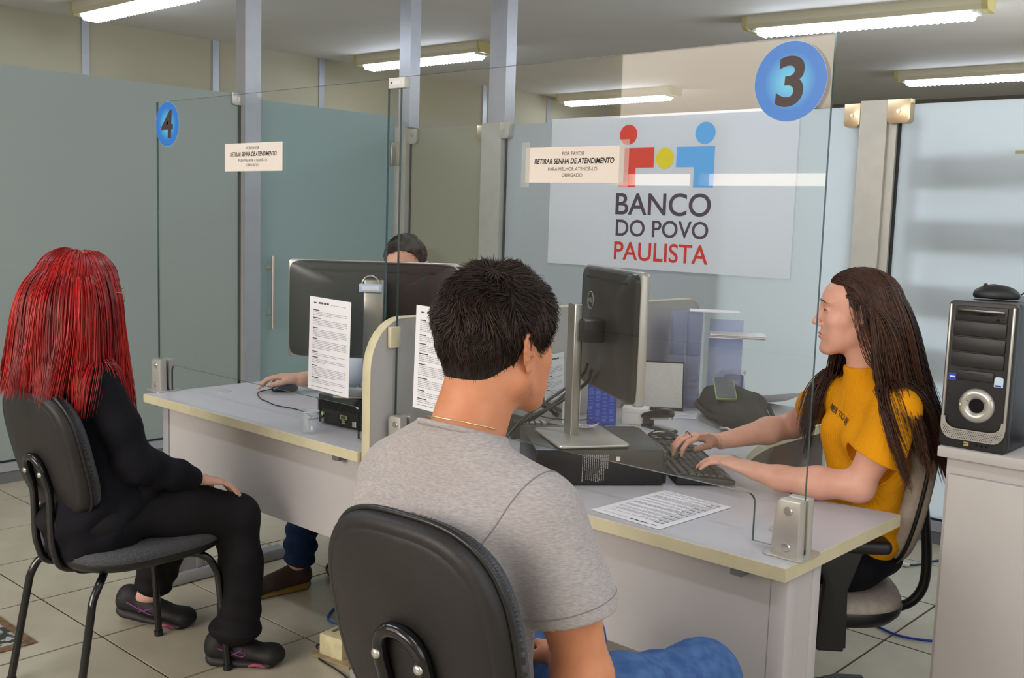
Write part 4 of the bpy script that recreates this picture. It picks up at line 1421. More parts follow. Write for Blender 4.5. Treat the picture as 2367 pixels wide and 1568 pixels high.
# tower on the cabinet
def tower():
    a = Vector((-0.897, 2.548, 0.925)); u = Vector((1.0, 0.0)).normalized()
    t = thing('tower_computer', 'upright black tower computer with silver ring, on the white cabinet', 'computer', a, math.atan2(u.y, u.x))
    W, D, H = 0.156, 0.40, 0.352
    MB().box((0, 0.02, 0.006), (W, D, H), 0.003).build('case', mat('tower_case', (34, 34, 38), rough=0.35), t, 30)
    MB().prism(rrect(0, W, 0.0, H + 0.002, 0.012), -0.004, 0.022, 'y', 0.004).build('front_panel', m_black, t, 30)
    for s in (0, 1):
        x0 = 0.004 if s == 0 else W - 0.010
        MB().box((x0, -0.010, 0.055), (x0 + 0.006, 0.004, H - 0.006), 0.0025).build('silver_edge', m_silver, t, 30)
    MB().box((0.018, -0.009, 0.308), (W - 0.020, -0.002, 0.343), 0.002).build('optical_drive', m_black, t, 30)
    od = t.children[-1]
    MB().box((0.024, -0.0105, 0.322), (W - 0.026, -0.0085, 0.336), 0.001).build('drive_tray', m_gloss, od, 30)
    q = MB(); q.cyl((W - 0.040, -0.012, 0.314), (W - 0.040, -0.008, 0.314), 0.0035, 14); q.build('eject_button', m_gloss, od, 30)
    for k in range(3):
        z = 0.272 - k * 0.037
        MB().box((0.016, -0.009, z), (W - 0.020, -0.002, z + 0.0345), 0.002).build('drive_bay_cover', m_black, t, 30)
    MB().box((0.030, -0.0075, 0.166), (W - 0.040, -0.002, 0.190), 0.002).build('card_reader', m_black, t, 30)
    cr = t.children[-1]
    for (xa, za, w, h) in ((0.045, 0.181, 0.05, 0.003), (0.060, 0.172, 0.028, 0.003), (0.098, 0.170, 0.016, 0.006), (0.040, 0.172, 0.010, 0.002)):
        MB().box((xa, -0.0082, za), (xa + w, -0.007, za + h)).build('slot', m_gasket, cr, 0)
    MB().box((0.013, -0.0062, 0.163), (0.031, -0.0045, 0.180)).build('blue_sticker', mat('sticker_deep_blue', (36, 64, 176), rough=0.4), t, 0)
    MB().box((0.016, -0.0066, 0.170), (0.028, -0.0060, 0.173)).build('sticker_print', m_paper, t, 0)
    MB().prism(rrect(W - 0.038, W - 0.018, 0.158, 0.182, 0.006, corners=(0, 0, 1, 1)), -0.0062, -0.0045, 'y').build('white_sticker', mat('sticker_pale', (196, 214, 230), rough=0.4), t, 0)
    MB().box((W - 0.036, -0.0066, 0.159), (W - 0.022, -0.0060, 0.163)).build('sticker_band', mat('sticker_deep_blue', (0, 0, 0)), t, 0)
    # silver ring with dark centre
    cx, cz, R1, r1 = 0.083, 0.108, 0.029, 0.0125
    mb = MB(); vs = []; fs = []; N, K = 48, 14
    for i in range(N):
        A = 2 * PI * i / N
        for k in range(K):
            B_ = 2 * PI * k / K
            rr = R1 + r1 * math.cos(B_)
            vs.append((cx + rr * math.cos(A), -0.006 + 0.009 * math.sin(B_), cz + rr * math.sin(A)))
    for i in range(N):
        for k in range(K):
            fs.append((i * K + k, i * K + (k + 1) % K, ((i + 1) % N) * K + (k + 1) % K, ((i + 1) % N) * K + k))
    mb.add(vs, fs); rg = mb.build('silver_ring', m_silver, t, 60)
    for A in (R(150), R(28)):
        d = Vector((math.cos(A), 0, math.sin(A)))
        MB().cyl(Vector((cx, -0.0148, cz)) + d * 0.019, Vector((cx, -0.0125, cz)) + d * 0.040, 0.0006, 6).build('seam', m_gasket, rg, 0)
    q = MB(); q.cyl((cx, -0.008, cz), (cx, -0.002, cz), 0.018, 24); q.build('power_button', m_gloss, rg, 30)
    q = MB(); q.cyl((cx - 0.035, -0.0148, cz), (cx - 0.035, -0.0125, cz), 0.0016, 10); q.build('power_light', emit('green_led', (120, 230, 60), 1.6), rg, 0)
    # perforated silver grille, U shaped
    ou = [(0.004, 0.075), (0.004, 0.055)] + [(0.032 - 0.028 * math.cos(a), 0.055 - 0.033 * math.sin(a)) for a in [0.5 * PI * k / 6 for k in range(1, 7)]]
    ou += [(W - 0.032 + 0.028 * math.sin(a), 0.055 - 0.033 * math.cos(a)) for a in [0.5 * PI * k / 6 for k in range(0, 7)]] + [(W - 0.004, 0.075)]
    inn = [(W - 0.014, 0.075)] + [(W - 0.042 + 0.028 * math.cos(a), 0.070 - 0.022 * math.sin(a)) for a in [0.5 * PI * k / 6 for k in range(0, 7)]]
    inn += [(0.042 - 0.028 * math.sin(a), 0.070 - 0.022 * math.cos(a)) for a in [0.5 * PI * k / 6 for k in range(0, 7)]] + [(0.014, 0.075)]
    mb = MB(); n = min(len(ou), len(inn))
    O = ou; I = inn[::-1]
    n = len(O); I = I[:n] if len(I) >= n else I + [I[-1]] * (n - len(I))
    vs = [(a, -0.0095, c) for a, c in O] + [(a, -0.0095, c) for a, c in I]
    mb.add(vs, [(i, i + 1, n + i + 1, n + i) for i in range(n - 1)])
    gr = mb.build('perforated_grille', m_silver, t, 40)
    hl = MB()
    for i in range(30):
        for j in range(8):
            x = 0.012 + i * 0.0050 + (0.0025 if j % 2 else 0); z = 0.027 + j * 0.0042
            if z > 0.046 and 0.026 < x < W - 0.026: continue
            if z > 0.056: continue
            if x > W - 0.01 : continue
            if (x < 0.03 or x > W - 0.03) and z < 0.034: continue
            hl.disc((x, z), 0.0012, 0.0012, 6, y=-0.0099)
    o = hl.build('perforations', m_gasket, gr, 0); o['kind'] = 'stuff'
    for k in range(2):
        MB().box((0.060, -0.0066, 0.008 + k * 0.006), (0.072, -0.0035, 0.0125 + k * 0.006), 0.0006).build('usb_port', m_port, t, 0)
    for k in range(3):
        q = MB(); q.cyl((0.090 + k * 0.011, -0.0062, 0.013), (0.090 + k * 0.011, -0.0035, 0.013), 0.0032, 12); q.build('audio_jack', m_gloss, t, 30)
    for (x, y) in ((0.02, 0.05), (W - 0.02, 0.05), (0.02, D - 0.05), (W - 0.02, D - 0.05)):
        q = MB(); q.cyl((x, y, 0), (x, y, 0.007), 0.012, 12); q.build('rubber_foot', m_gasket, t, 30)
tower()
# cabinet
cb = thing('cabinet', 'white laminate cabinet at the right edge, carrying the tower computer', 'cabinet', (-0.40, 2.85, 0))
m_cab = mat('cabinet_laminate', (186, 182, 180), rough=0.5, noise=0.03, nscale=3)
MB().box((-0.893, 2.532, 0.899), (0.20, 3.06, 0.925), 0.002).build('cabinet_top', m_cab, cb, 30, world=True)
MB().box((-0.878, 2.560, 0.0), (0.18, 3.05, 0.899), 0.001).build('body', m_cab, cb, 0, world=True)
MB().box((-0.868, 2.545, 0.05), (-0.345, 2.5605, 0.858), 0.003).build('door', m_cab, cb, 30, world=True)
MB().box((-0.338, 2.545, 0.05), (0.17, 2.5605, 0.858), 0.003).build('door', m_cab, cb, 30, world=True)
# thing beside the tower: black flat device
dvc = thing('black_device', 'flat black device beside the tower, cut by the right photo edge', 'device', (-0.60, 2.68, 0.925), R(12))
MB().box((-0.10, -0.07, 0.0), (0.12, 0.08, 0.014), 0.004).build('body', m_black, dvc, 30)
MB().box((-0.085, -0.055, 0.0135), (0.105, 0.065, 0.0155), 0.001).build('top_plate', m_gloss, dvc, 30)

# ---- mice
def mouse(loc, rz, label, m=m_gloss, cable=None):
    t = thing('computer_mouse', label, 'mouse', loc, rz)
    s = Sdf(0.006)
    s.ell((0, 0.0, 0.010), (0.030, 0.054, 0.026))
    s.plane((0, 0, 0.001), (0, 0, -1), k=0.003)
    V, F = s.mesh(0.0025)
    me = sdf_obj('shell', [(V, F)], m); me.parent = t
    MB().tube(catmull([(0, 0.050, 0.020), (0, 0.030, 0.0315), (0, 0.012, 0.0358), (0, 0.0, 0.0362)], 4), 0.0008, 5).build('button_seam', m_gasket, t, 0)
    q = MB(); q.cyl((-0.003, 0.026, 0.0325), (0.003, 0.026, 0.0325), 0.0055, 14); q.build('wheel', m_black, t, 40)
    if cable:
        MB().tube(catmull(cable, 6), 0.0019, 7).build('mouse_cable', m_black, t, 60, world=True)
    return t
mouse((-1.845, 2.775, 0.7405), R(118), 'shiny black mouse lying behind the keyboard near the stapler', m_gloss,
      [(-1.898, 2.752, 0.752), (-1.96, 2.70, 0.762), (-2.02, 2.62, 0.80), (-1.99, 2.56, 0.835), (-1.93, 2.48, 0.8585), (-1.86, 2.38, 0.857), (-1.92, 2.27, 0.868), (-2.02, 2.22, 0.90)])
mouse((-3.345, 2.375, 0.7405), R(165), 'dark mouse under the hand of the man at left desk', mat('mouse_blue_black', (34, 38, 56), rough=0.2),
      [(-3.36, 2.325, 0.752), (-3.355, 2.26, 0.745), (-3.25, 2.20, 0.743), (-3.19, 2.185, 0.743), (-3.10, 2.165, 0.743), (-2.98, 2.175, 0.743), (-2.86, 2.14, 0.743), (-2.80, 2.085, 0.746), (-2.735, 2.085, 0.765), (-2.735, 2.096, 0.772)])
mt = mouse((-0.84, 2.70, 1.2790), R(100), 'black mouse parked on top of the tower computer', m_black,
      [(-0.905 + 0.115, 2.722, 1.292), (-0.775, 2.73, 1.303), (-0.760, 2.737, 1.300), (-0.752, 2.745, 1.284), (-0.735, 2.77, 1.281)])

# ---- keyboard
def keyboard():
    c = Vector((-1.600, 2.530, 0.7402)); u = Vector((-0.715, 0.70)).normalized()
    t = thing('keyboard', 'black keyboard under the hands of the woman in yellow', 'keyboard', c, math.atan2(u.y, u.x) + PI)
    # local x: along the keyboard towards the far end, local -y... user sits at +y? (see below)
    MB().prism([(-0.075, 0.004), (0.085, 0.004), (0.085, 0.012), (0.066, 0.020), (-0.075, 0.030)][::1], -0.225, 0.225, 'x', 0.004).build('tray', m_black, t, 30)
    kmb = None
    y = -0.060
    rows = 6
    def key(x0, x1, y0, y1, z):
        nonlocal kmb
        w, d = (x1 - x0) / 2, (y1 - y0) / 2
        mb = MB()
        a = 0.0018
        mb.add([(-w, -d, 0), (w, -d, 0), (w, d, 0), (-w, d, 0), (-w + a, -d + a, 0.005), (w - a, -d + a, 0.005), (w - a, d - a, 0.005), (-w + a, d - a, 0.005)],
               [(4, 5, 6, 7), (0, 1, 5, 4), (1, 2, 6, 5), (2, 3, 7, 6), (3, 0, 4, 7)])
        k = (round(w, 4), round(d, 4))
        if k in cache:
            o = bpy.data.objects.new('key', cache[k]); COL.objects.link(o); o.parent = t
        else:
            o = mb.build('key', m_key, t, 0); cache[k] = o.data
        o.location = ((x0 + x1) / 2, (y0 + y1) / 2, z)
    cache = {}
    m_key = mat('key_black', (36, 36, 38), rough=0.4)
    P = 0.0190
    for r_ in range(6):
        y0 = -0.062 + r_ * 0.0192 + (0.004 if r_ else 0)
        z = 0.0305 - (y0 + 0.062) * 0.072
        segs = []
        x = -0.216
        if r_ == 5:
            ws = [1.3, 1.0, 1.3, 5.4, 1.3, 1.0, 1.3, 1.4]
        elif r_ == 0:
            ws = [1.0] * 14
        else:
            ws = [[2, 1, 1], [1.5, 1], [1.8, 1], [2.2, 1]][r_ - 1][:1] + [1.0] * 12 + [1.0]
        tot = sum(ws)
        ws = [w * 14.6 / tot for w in ws]
        for w in ws:
            segs.append((x, x + w * P)); x += w * P
        x = 0.072
        for q in range(3):
            if not (r_ == 3) and not (r_ == 4 and q != 1):
                segs.append((x + q * P, x + (q + 1) * P))
        x = 0.138
        if r_ > 0:
            for q in range(4): segs.append((x + q * P, x + (q + 1) * P))
        for (a, b_) in segs:
            key(-b_ + 0.0008, -a - 0.0008, y0, y0 + 0.0176, z)
    MB().box((-0.225, 0.064, 0.012), (0.225, 0.086, 0.016), 0.003).build('palm_edge', m_gloss, t, 30)
    for x in (-0.19, 0.19):
        MB().box((x - 0.02, -0.072, 0.0), (x + 0.02, -0.058, 0.006)).build('tilt_foot', m_gasket, t, 0)
keyboard()
# ---- stapler
st = thing('stapler', 'black and silver stapler on the right desk behind the mouse', 'stapler', (-1.965, 2.925, 0.7402), R(-10))
MB().prism(rrect(-0.075, 0.078, -0.018, 0.018, 0.012), 0.0, 0.008, 'z', 0.003).build('base', m_black, st, 30)
MB().box((-0.02, -0.012, 0.008), (0.070, 0.012, 0.012), 0.001).build('base_plate', m_steel, st, 30)
tl = Matrix.Translation((-0.06, 0, 0.012)) @ Matrix.Rotation(R(-9), 4, 'Y')
MB().box((0.015, -0.009, 0.012), (0.118, 0.009, 0.024), 0.001, tl).build('magazine', m_steel, st, 30)
MB().prism([(-0.012, 0.018), (0.122, 0.020), (0.128, 0.032), (0.118, 0.047), (0.08, 0.050), (0.0, 0.036), (-0.015, 0.028)], -0.014, 0.014, 'y', 0.005, tl).build('arm', m_gloss, st, 40)
MB().box((-0.068, -0.012, 0.004), (-0.035, 0.012, 0.040), 0.003).build('hinge', m_black, st, 30)
# ---- telephone behind the visitor
tp = thing('desk_telephone', 'dark desk telephone half hidden beside the dark haired man', 'telephone', (-2.175, 2.53, 0.7402), R(-40))
MB().prism([(-0.09, 0.0), (0.09, 0.0), (0.09, 0.018), (-0.09, 0.060)], -0.075, 0.075, 'x', 0.008).build('body', m_black, tp, 30)
MB().tube(catmull([(-0.06, -0.085, 0.080), (-0.066, -0.05, 0.096), (-0.068, 0.0, 0.100), (-0.066, 0.05, 0.080), (-0.06, 0.085, 0.058)], 5), [0.017] * 3 + [0.013] * 15 + [0.017] * 3, 12).build('handset', m_gloss, tp, 40)
kb = MB()
for i in range(3):
    for j in range(4):
        kb.box((0.0 + i * 0.020, -0.05 + j * 0.020, 0.036 - 0.006 * 0), (0.014 + i * 0.020, -0.036 + j * 0.020, 0.050 - 0.0 * i), 0.001)
kb.build('keypad', m_silver_d, tp, 0)
# ---- cables behind the computer
cbl = thing('cable_bundle', 'black cables running up from the right computer to its monitor', 'cable', (-1.90, 2.20, 0.80))
for k, pth in enumerate(([(-1.98, 2.10, 0.745), (-1.93, 2.16, 0.86), (-1.87, 2.22, 0.93), (-1.80, 2.275, 1.00), (-1.76, 2.255, 1.045)],
                         [(-2.02, 2.13, 0.745), (-1.96, 2.20, 0.85), (-1.88, 2.26, 0.91), (-1.80, 2.30, 0.98), (-1.75, 2.26, 1.03)],
                         [(-2.08, 2.22, 0.745), (-2.05, 2.25, 0.82), (-1.93, 2.24, 0.87), (-1.84, 2.28, 0.96), (-1.78, 2.27, 1.02)],
                         [(-1.90, 2.08, 0.745), (-1.98, 2.16, 0.76), (-2.06, 2.24, 0.79), (-2.14, 2.34, 0.76)])):
    MB().tube(catmull(pth, 8), 0.0042 if k != 1 else 0.0055, 8).build('cable', m_black, cbl, 60, world=True)
# ---- blue carton, white box, paper slips
bx = thing('blue_carton', 'blue printed carton standing between monitor stand and divider', 'carton', (-2.150, 2.845, 0.7402), R(36))
MB().box((-0.050, -0.022, 0), (0.050, 0.022, 0.138), 0.001).build('carton', mat('carton_blue', (32, 62, 168), rough=0.4), bx, 0)
r_ = random.Random(9)
pr = MB()
for c in range(4):
    z = 0.125
    while z > 0.01:
        l = r_.uniform(0.012, 0.020)
        pr.add([(-0.046 + c * 0.024, -0.0224, z), (-0.046 + c * 0.024 + l, -0.0224, z), (-0.046 + c * 0.024 + l, -0.0224, z + 0.0022), (-0.046 + c * 0.024, -0.0224, z + 0.0022)], [(0, 1, 2, 3)])
        z -= r_.choice([0.0045, 0.0045, 0.010])
pr.build('carton_print', mat('carton_print', (96, 124, 206), rough=0.5), bx, 0)
wbx = thing('white_box', 'small white paper box beside the blue carton on the right desk', 'box', (-2.085, 2.955, 0.7402), R(30))
MB().box((-0.045, -0.035, 0), (0.045, 0.035, 0.055), 0.002).build('box_body', mat('white_card', (214, 212, 208), rough=0.7), wbx, 0)
MB().box((-0.046, -0.036, 0.040), (0.046, 0.036, 0.056), 0.002).build('lid', mat('white_card', (0, 0, 0)), wbx, 0)
rl = thing('curled_paper', 'curled white paper strip beside the blue carton', 'paper', (-2.235, 2.78, 0.7402), R(40))
mb = MB(); vs = []
for i in range(9):
    for j in range(2):
        vs.append((-0.03 + 0.06 * j, -0.02 + 0.008 * math.sin(i * 0.7), 0.0 + i * 0.0145))
mb.add(vs, [(2 * i, 2 * i + 1, 2 * i + 3, 2 * i + 2) for i in range(8)])
mb.build('paper_strip', m_paper, rl, 60)
sl = thing('paper_slip', 'small written paper slip lying on the monitor stand base', 'paper', (-1.80, 2.315, 0.8535), R(30))
mb = MB(); vs = []
for i in range(7):
    for j in range(2):
        vs.append((-0.032 + 0.064 * i / 6, -0.02 + 0.04 * j, 0.0 + 0.016 * (i / 6 - 0.4) ** 2 * 2))
mb.add(vs, [(2 * i, 2 * i + 2, 2 * i + 3, 2 * i + 1) for i in range(6)])
mb.build('slip', m_paper, sl, 60)
mb = MB()
for q in range(3):
    mb.box((-0.02 + q * 0.010, -0.014, 0.0042), (-0.014 + q * 0.010, 0.010, 0.0048))
mb.build('pencil_marks', m_ink_pale, sl, 0)
# note taped on the divider's inner face
doc_page('handwritten_note', 'handwritten note sheet taped on the divider left of the monitor stand', 'paper',
         Matrix.Translation((-2.3015, 2.763, 0.893)) @ Matrix.Rotation(R(90), 4, 'Z') @ Matrix.Rotation(R(90), 4, 'X') @ Matrix.Rotation(R(3), 4, 'Z'), 0.105, 0.165, 12)
# ---- leaning block calendar / pad
pd = thing('desk_pad', 'black edged writing pad leaning beside the acrylic holder', 'notepad', (-2.165, 3.225, 0.742), R(36))
T_ = Matrix.Rotation(R(-16), 4, 'X')
mb = MB(); mb.box((-0.085, -0.006, 0.003), (0.085, 0.0, 0.185), 0.001, T_); pb_ = mb.build('cover', m_black, pd, 0)
MB().box((-0.085, 0.0, 0.003), (-0.080, 0.035, 0.180), 0.001, T_).build('spine', mat('spine_yellow', (150, 126, 30), rough=0.6, rgb2=(40, 36, 26), nscale=60), pd, 0)
MB().box((-0.068, -0.0095, 0.010), (0.080, -0.006, 0.178), 0.001, T_).build('pad_paper', mat('pad_paper', (196, 196, 192), rough=0.8, noise=0.04, nscale=90), pd, 0)
MB().box((-0.080, 0.0, 0.0), (0.085, 0.075, 0.006), 0.001).build('stand_foot', m_black, pd, 0)
MB().prism([(0.0, 0.0), (0.075, 0.0), (0.050, 0.17)], -0.002, 0.002, 'x', 0.0, Matrix.Translation((0.08, 0, 0))).build('side_flap', m_black, pd, 0)
MB().prism([(0.0, 0.0), (0.075, 0.0), (0.050, 0.17)], -0.002, 0.002, 'x', 0.0, Matrix.Translation((-0.079, 0, 0))).build('side_flap', m_black, pd, 0)
# loose white sheets under it
doc_page('loose_sheet', 'white sheet lying under the leaning writing pad', 'paper', Matrix.Translation((-2.11, 3.20, 0.7410)) @ Matrix.Rotation(R(30), 4, 'Z'), 0.21, 0.16, 21)
# ---- acrylic literature holder with papers
m_acr = clear_glass('acrylic', (0.80, 0.82, 0.96), 1.3, 1.5, 0.02, 0.16)
ah = thing('acrylic_holder', 'tall clear acrylic paper holder against the divider', 'paper holder', (-2.165, 3.375, 0.7402), R(28))
for x in (-0.06, 0.0, 0.06):
    MB().prism([(-0.02, 0.0), (0.14, 0.0), (0.14, 0.26), (0.09, 0.365), (0.02, 0.365), (-0.02, 0.20)], x - 0.0015, x + 0.0015, 'x').build('side_panel', m_acr, ah, 0)
MB().box((-0.06, 0.138, 0.0), (0.06, 0.141, 0.36)).build('rear_panel', m_acr, ah, 0)
MB().box((-0.06, -0.02, 0.0), (0.06, 0.141, 0.003)).build('bottom_panel', m_acr, ah, 0)
MB().box((-0.06, 0.018, 0.200), (0.06, 0.021, 0.364)).build('front_panel', m_acr, ah, 0)
MB().box((-0.06, -0.021, 0.0), (0.06, -0.018, 0.200)).build('front_panel', m_acr, ah, 0)
ah2 = thing('acrylic_stand', 'second clear acrylic stand with folded papers on it', 'paper holder', (-2.070, 3.50, 0.7402), R(30))
mb = MB()
prof = [(-0.02, 0.0), (-0.025, 0.10), (-0.022, 0.20), (-0.005, 0.245), (0.02, 0.262), (0.09, 0.268)]
vs = []
for (y, z) in prof:
    vs += [(-0.06, y, z), (0.07, y, z)]
mb.add(vs, [(2 * i, 2 * i + 1, 2 * i + 3, 2 * i + 2) for i in range(len(prof) - 1)])
mb.build('curved_front', m_acr, ah2, 60)
MB().box((-0.06, 0.09, 0.0), (0.07, 0.093, 0.33)).build('rear_panel', m_acr, ah2, 0)
MB().box((-0.06, -0.02, 0.0), (0.07, 0.093, 0.003)).build('bottom_panel', m_acr, ah2, 0)
for k, (z, dx, rr) in enumerate(((0.270, 0.0, 3), (0.2755, 0.006, -2), (0.281, 0.002, 5))):
    q = thing('folded_paper', ('folded white paper, lowest on the second acrylic stand', 'folded white paper, middle of three on the second acrylic stand', 'folded white paper, topmost on the second acrylic stand')[k], 'paper', ah2.location + Vector((0.035 + dx, 0.02, z)), R(30 + rr), 'folded papers on the acrylic stand')
    MB().box((-0.10, -0.055, 0.0), (0.11, 0.055, 0.0045), 0.001).build('sheet_stack', mat('cream_paper', (214, 206, 204), rough=0.8) if k == 1 else m_paper, q, 0)
q = thing('paper_on_holder', 'single white sheet lying on top of the tall acrylic holder', 'paper', ah.location + Vector((0.02, 0.08, 0.367)), R(32))
MB().box((-0.05, -0.05, 0.0), (0.14, 0.06, 0.0025)).build('sheet', m_paper, q, 0)
# ---- mug in plastic
mg = thing('mug', 'blue violet mug with white print, wrapped in clear film', 'mug', (-2.145, 3.715, 0.7402), R(10))
m_mug = mat('mug_blue', (58, 52, 128), rough=0.3)
MB().lathe([(0.0, 0.002), (0.036, 0.0), (0.040, 0.004), (0.040, 0.092), (0.0365, 0.092), (0.0365, 0.008), (0.0, 0.008)], 36, caps=False).build('cup', m_mug, mg, 40)
MB().tube(catmull([(-0.039, 0, 0.074), (-0.060, 0, 0.076), (-0.070, 0, 0.055), (-0.062, 0, 0.030), (-0.039, 0, 0.022)], 6), 0.0045, 10).build('handle', m_mug, mg, 60)
pr = MB()
for k in range(6):
    for q in range(7):
        a = R(-72 + q * 4.2 + 0); b_ = a + R(3.3)
        z = 0.070 - k * 0.0088
        pr.add([(0.0403 * math.cos(a), 0.0403 * math.sin(a), z), (0.0403 * math.cos(b_), 0.0403 * math.sin(b_), z), (0.0403 * math.cos(b_), 0.0403 * math.sin(b_), z + 0.0055), (0.0403 * math.cos(a), 0.0403 * math.sin(a), z + 0.0055)], [(0, 1, 2, 3)])
pr.build('white_print', m_paper, mg, 0)
fm = MB(); vs = []; N = 36
rr = random.Random(2)
for i, z in enumerate((0.0, 0.03, 0.06, 0.09, 0.102, 0.112)):
    for k in range(N):
        a = 2 * PI * k / N
        r0 = 0.046 + 0.004 * math.sin(5 * a + i) + rr.uniform(-0.0015, 0.0015) + (0.003 if i > 3 else 0)
        vs.append((r0 * math.cos(a) - (0.026 * max(0, -math.cos(a)) if 0 < i < 4 else 0), r0 * math.sin(a), z))
fm.add(vs, [(i * N + k, i * N + (k + 1) % N, (i + 1) * N + (k + 1) % N, (i + 1) * N + k) for i in range(5) for k in range(N)])
fm.build('clear_film', clear_glass('cling_film', (0.97, 0.97, 0.98), 1.4, 1.5, 0.12, 0.08), mg, 60)
# ---- sheets on the desks
def flat_page(name, label, p0, ang, w, h, seed, z=0.7412, curl=0.0):
    return doc_page(name, label, 'paper', Matrix.Translation((p0[0], p0[1], z)) @ Matrix.Rotation(ang, 4, 'Z'), w, h, seed, curl=curl)
flat_page('printed_sheet', 'printed A4 sheet lying on the right desk in front of the keyboard', (-1.393, 2.105), R(177), 0.208, 0.296, 31)
flat_page('curved_sheet', 'curved printed sheet rising behind the black bag', (-1.965, 3.60), R(-20), 0.20, 0.28, 33, curl=0.065)
# ---- bag with phone on it
m_bag = mat('bag_black', (30, 30, 33), rough=0.75, bump=0.25, bscale=260)
bg_ = thing('black_bag', 'soft black cloth bag lying on the right desk, phone on top', 'bag', (-1.885, 3.265, 0.7402), R(-38))
s = Sdf(0.05)
s.ell((-0.06, 0.02, 0.050), (0.15, 0.115, 0.062))
s.ell((0.08, 0.00, 0.035), (0.14, 0.10, 0.045))
s.ell((0.17, -0.04, 0.028), (0.09, 0.06, 0.034))
s.ell((-0.15, 0.03, 0.045), (0.07, 0.09, 0.045))
s.plane((0, 0, 0.001), (0, 0, -1), k=0.01)
V, F = s.mesh(0.006, warp=lambda x, y, z: 0.006 * np.sin(38 * (x * 0.5 + y * 1.3 + 0.6 * z)) * np.sin(23 * (y - x * 0.4 + z)) + 0.004 * np.sin(60 * z + 9 * x))
o = sdf_obj('bag_body', [(V, F)], m_bag); o.parent = bg_
MB().tube(catmull([(-0.16, -0.06, 0.05), (-0.05, -0.115, 0.05), (0.08, -0.11, 0.035), (0.22, -0.07, 0.03), (0.27, 0.0, 0.03), (0.24, 0.06, 0.03), (0.12, 0.09, 0.07)], 8), 0.008, 8).build('strap', m_bag, bg_, 60)
MB().tube(catmull([(-0.17, -0.02, 0.083), (-0.08, -0.045, 0.100), (0.05, -0.05, 0.080), (0.15, -0.04, 0.060)], 8), 0.0045, 6).build('zip', mat('zip_dark', (44, 44, 48), rough=0.4), bg_, 60)
MB().tube(catmull([(0.17, -0.105, 0.006), (0.20, -0.115, 0.016), (0.235, -0.10, 0.018), (0.25, -0.075, 0.006)], 6), 0.004, 6).build('zip_pull', m_silver, bg_, 60)
ph = thing('mobile_phone', 'dark phone in green edged case lying on the black bag', 'phone', (-1.900, 3.235, 0.858), R(37))
TP = Matrix.Rotation(R(20), 4, 'X')
MB().prism(rrect(-0.037, 0.037, -0.078, 0.078, 0.010), -0.005, 0.004, 'z', 0.002, TP).build('green_case', mat('phone_case_green', (132, 170, 96), rough=0.5), ph, 30)
MB().prism(rrect(-0.034, 0.034, -0.075, 0.075, 0.008), 0.0035, 0.0055, 'z', 0.0005, TP).build('phone_screen', mat('phone_glass', (92, 98, 104), rough=0.10), ph, 30)
# ---- plastic cup on the left desk
cp = thing('plastic_cup', 'clear disposable plastic cup on the left desk front edge', 'cup', (-2.652, 1.975, 0.7402))
m_cup = clear_glass('cup_plastic', (0.93, 0.94, 0.95), 1.6, 1.48, 0.12, 0.14)
MB().lathe([(0.0, 0.001), (0.021, 0.0), (0.0225, 0.002), (0.0255, 0.025), (0.030, 0.060), (0.0312, 0.0685), (0.0335, 0.070), (0.0335, 0.0725), (0.0305, 0.0725), (0.0290, 0.060)], 36, caps=False).build('cup_wall', m_cup, cp, 40)
MB().tube([(0.0328 * math.cos(2 * PI * k / 36), 0.0328 * math.sin(2 * PI * k / 36), 0.0715) for k in range(36)], 0.0013, 6, close=True).build('rim', clear_glass('cup_rim', (0.9, 0.92, 0.94), 2.0, 1.5, 0.1, 0.3), cp, 60)
# ---- floor socket and cables
sk = thing('socket_box', 'cream wooden floor socket box with blue cable, behind foreground chair', 'socket box', (-2.58, 2.055, 0), R(8))
m_skt = mat('socket_cream', (206, 196, 158), rough=0.6, noise=0.12, nscale=30)
MB().box((-0.05, -0.045, 0.008), (0.05, 0.045, 0.078), 0.003).build('box_body', m_skt, sk, 30)
MB().box((-0.075, -0.065, 0.0), (0.10, 0.05, 0.010), 0.002).build('base_board', mat('socket_board', (150, 134, 104), rough=0.8, noise=0.2, nscale=25), sk, 30)
for x in (-0.03, 0.02):
    MB().box((x, -0.01, 0.078), (x + 0.012, 0.018, 0.0795)).build('socket_slot', mat('slot_brown', (110, 98, 80), rough=0.8), sk, 0)
c1 = props(MB().tube(catmull([(-2.66, 2.13, 0.06), (-2.76, 2.16, 0.03), (-2.86, 2.22, 0.006), (-2.92, 2.31, 0.005), (-2.93, 2.40, 0.005), (-2.82, 2.46, 0.005), (-2.6, 2.5, 0.005)], 8), 0.004, 8).build('network_cable', mat('cable_blue', (28, 84, 176), rough=0.4), None, 60), 'blue network cable curling from the floor socket box behind the foreground chair', 'cable')
c1 = props(MB().tube(catmull([(-2.62, 2.10, 0.012), (-2.67, 2.085, 0.004), (-2.69, 2.045, 0.004), (-2.65, 2.02, 0.004), (-2.60, 1.985, 0.004), (-2.50, 1.975, 0.004), (-2.42, 1.96, 0.004)], 8), 0.0026, 8).build('thin_cable', m_black, None, 60), 'thin black cable looping beside the floor socket box', 'cable')
c1 = props(MB().tube(catmull([(-1.82, 4.40, 0.006), (-1.73, 4.385, 0.006), (-1.65, 4.375, 0.006), (-1.60, 4.44, 0.006), (-1.56, 4.56, 0.006), (-1.45, 4.62, 0.006)], 8), 0.0045, 8).build('network_cable', mat('cable_navy', (30, 60, 96), rough=0.4), None, 60), 'dark blue cable on the floor behind the beige office chair', 'cable')
c1 = props(MB().box((-1.665, 4.365, 0.002), (-1.625, 4.395, 0.014), 0.004).build('cable_coupler', m_white_pl, None, 30), 'white coupler on the dark blue floor cable', 'connector')
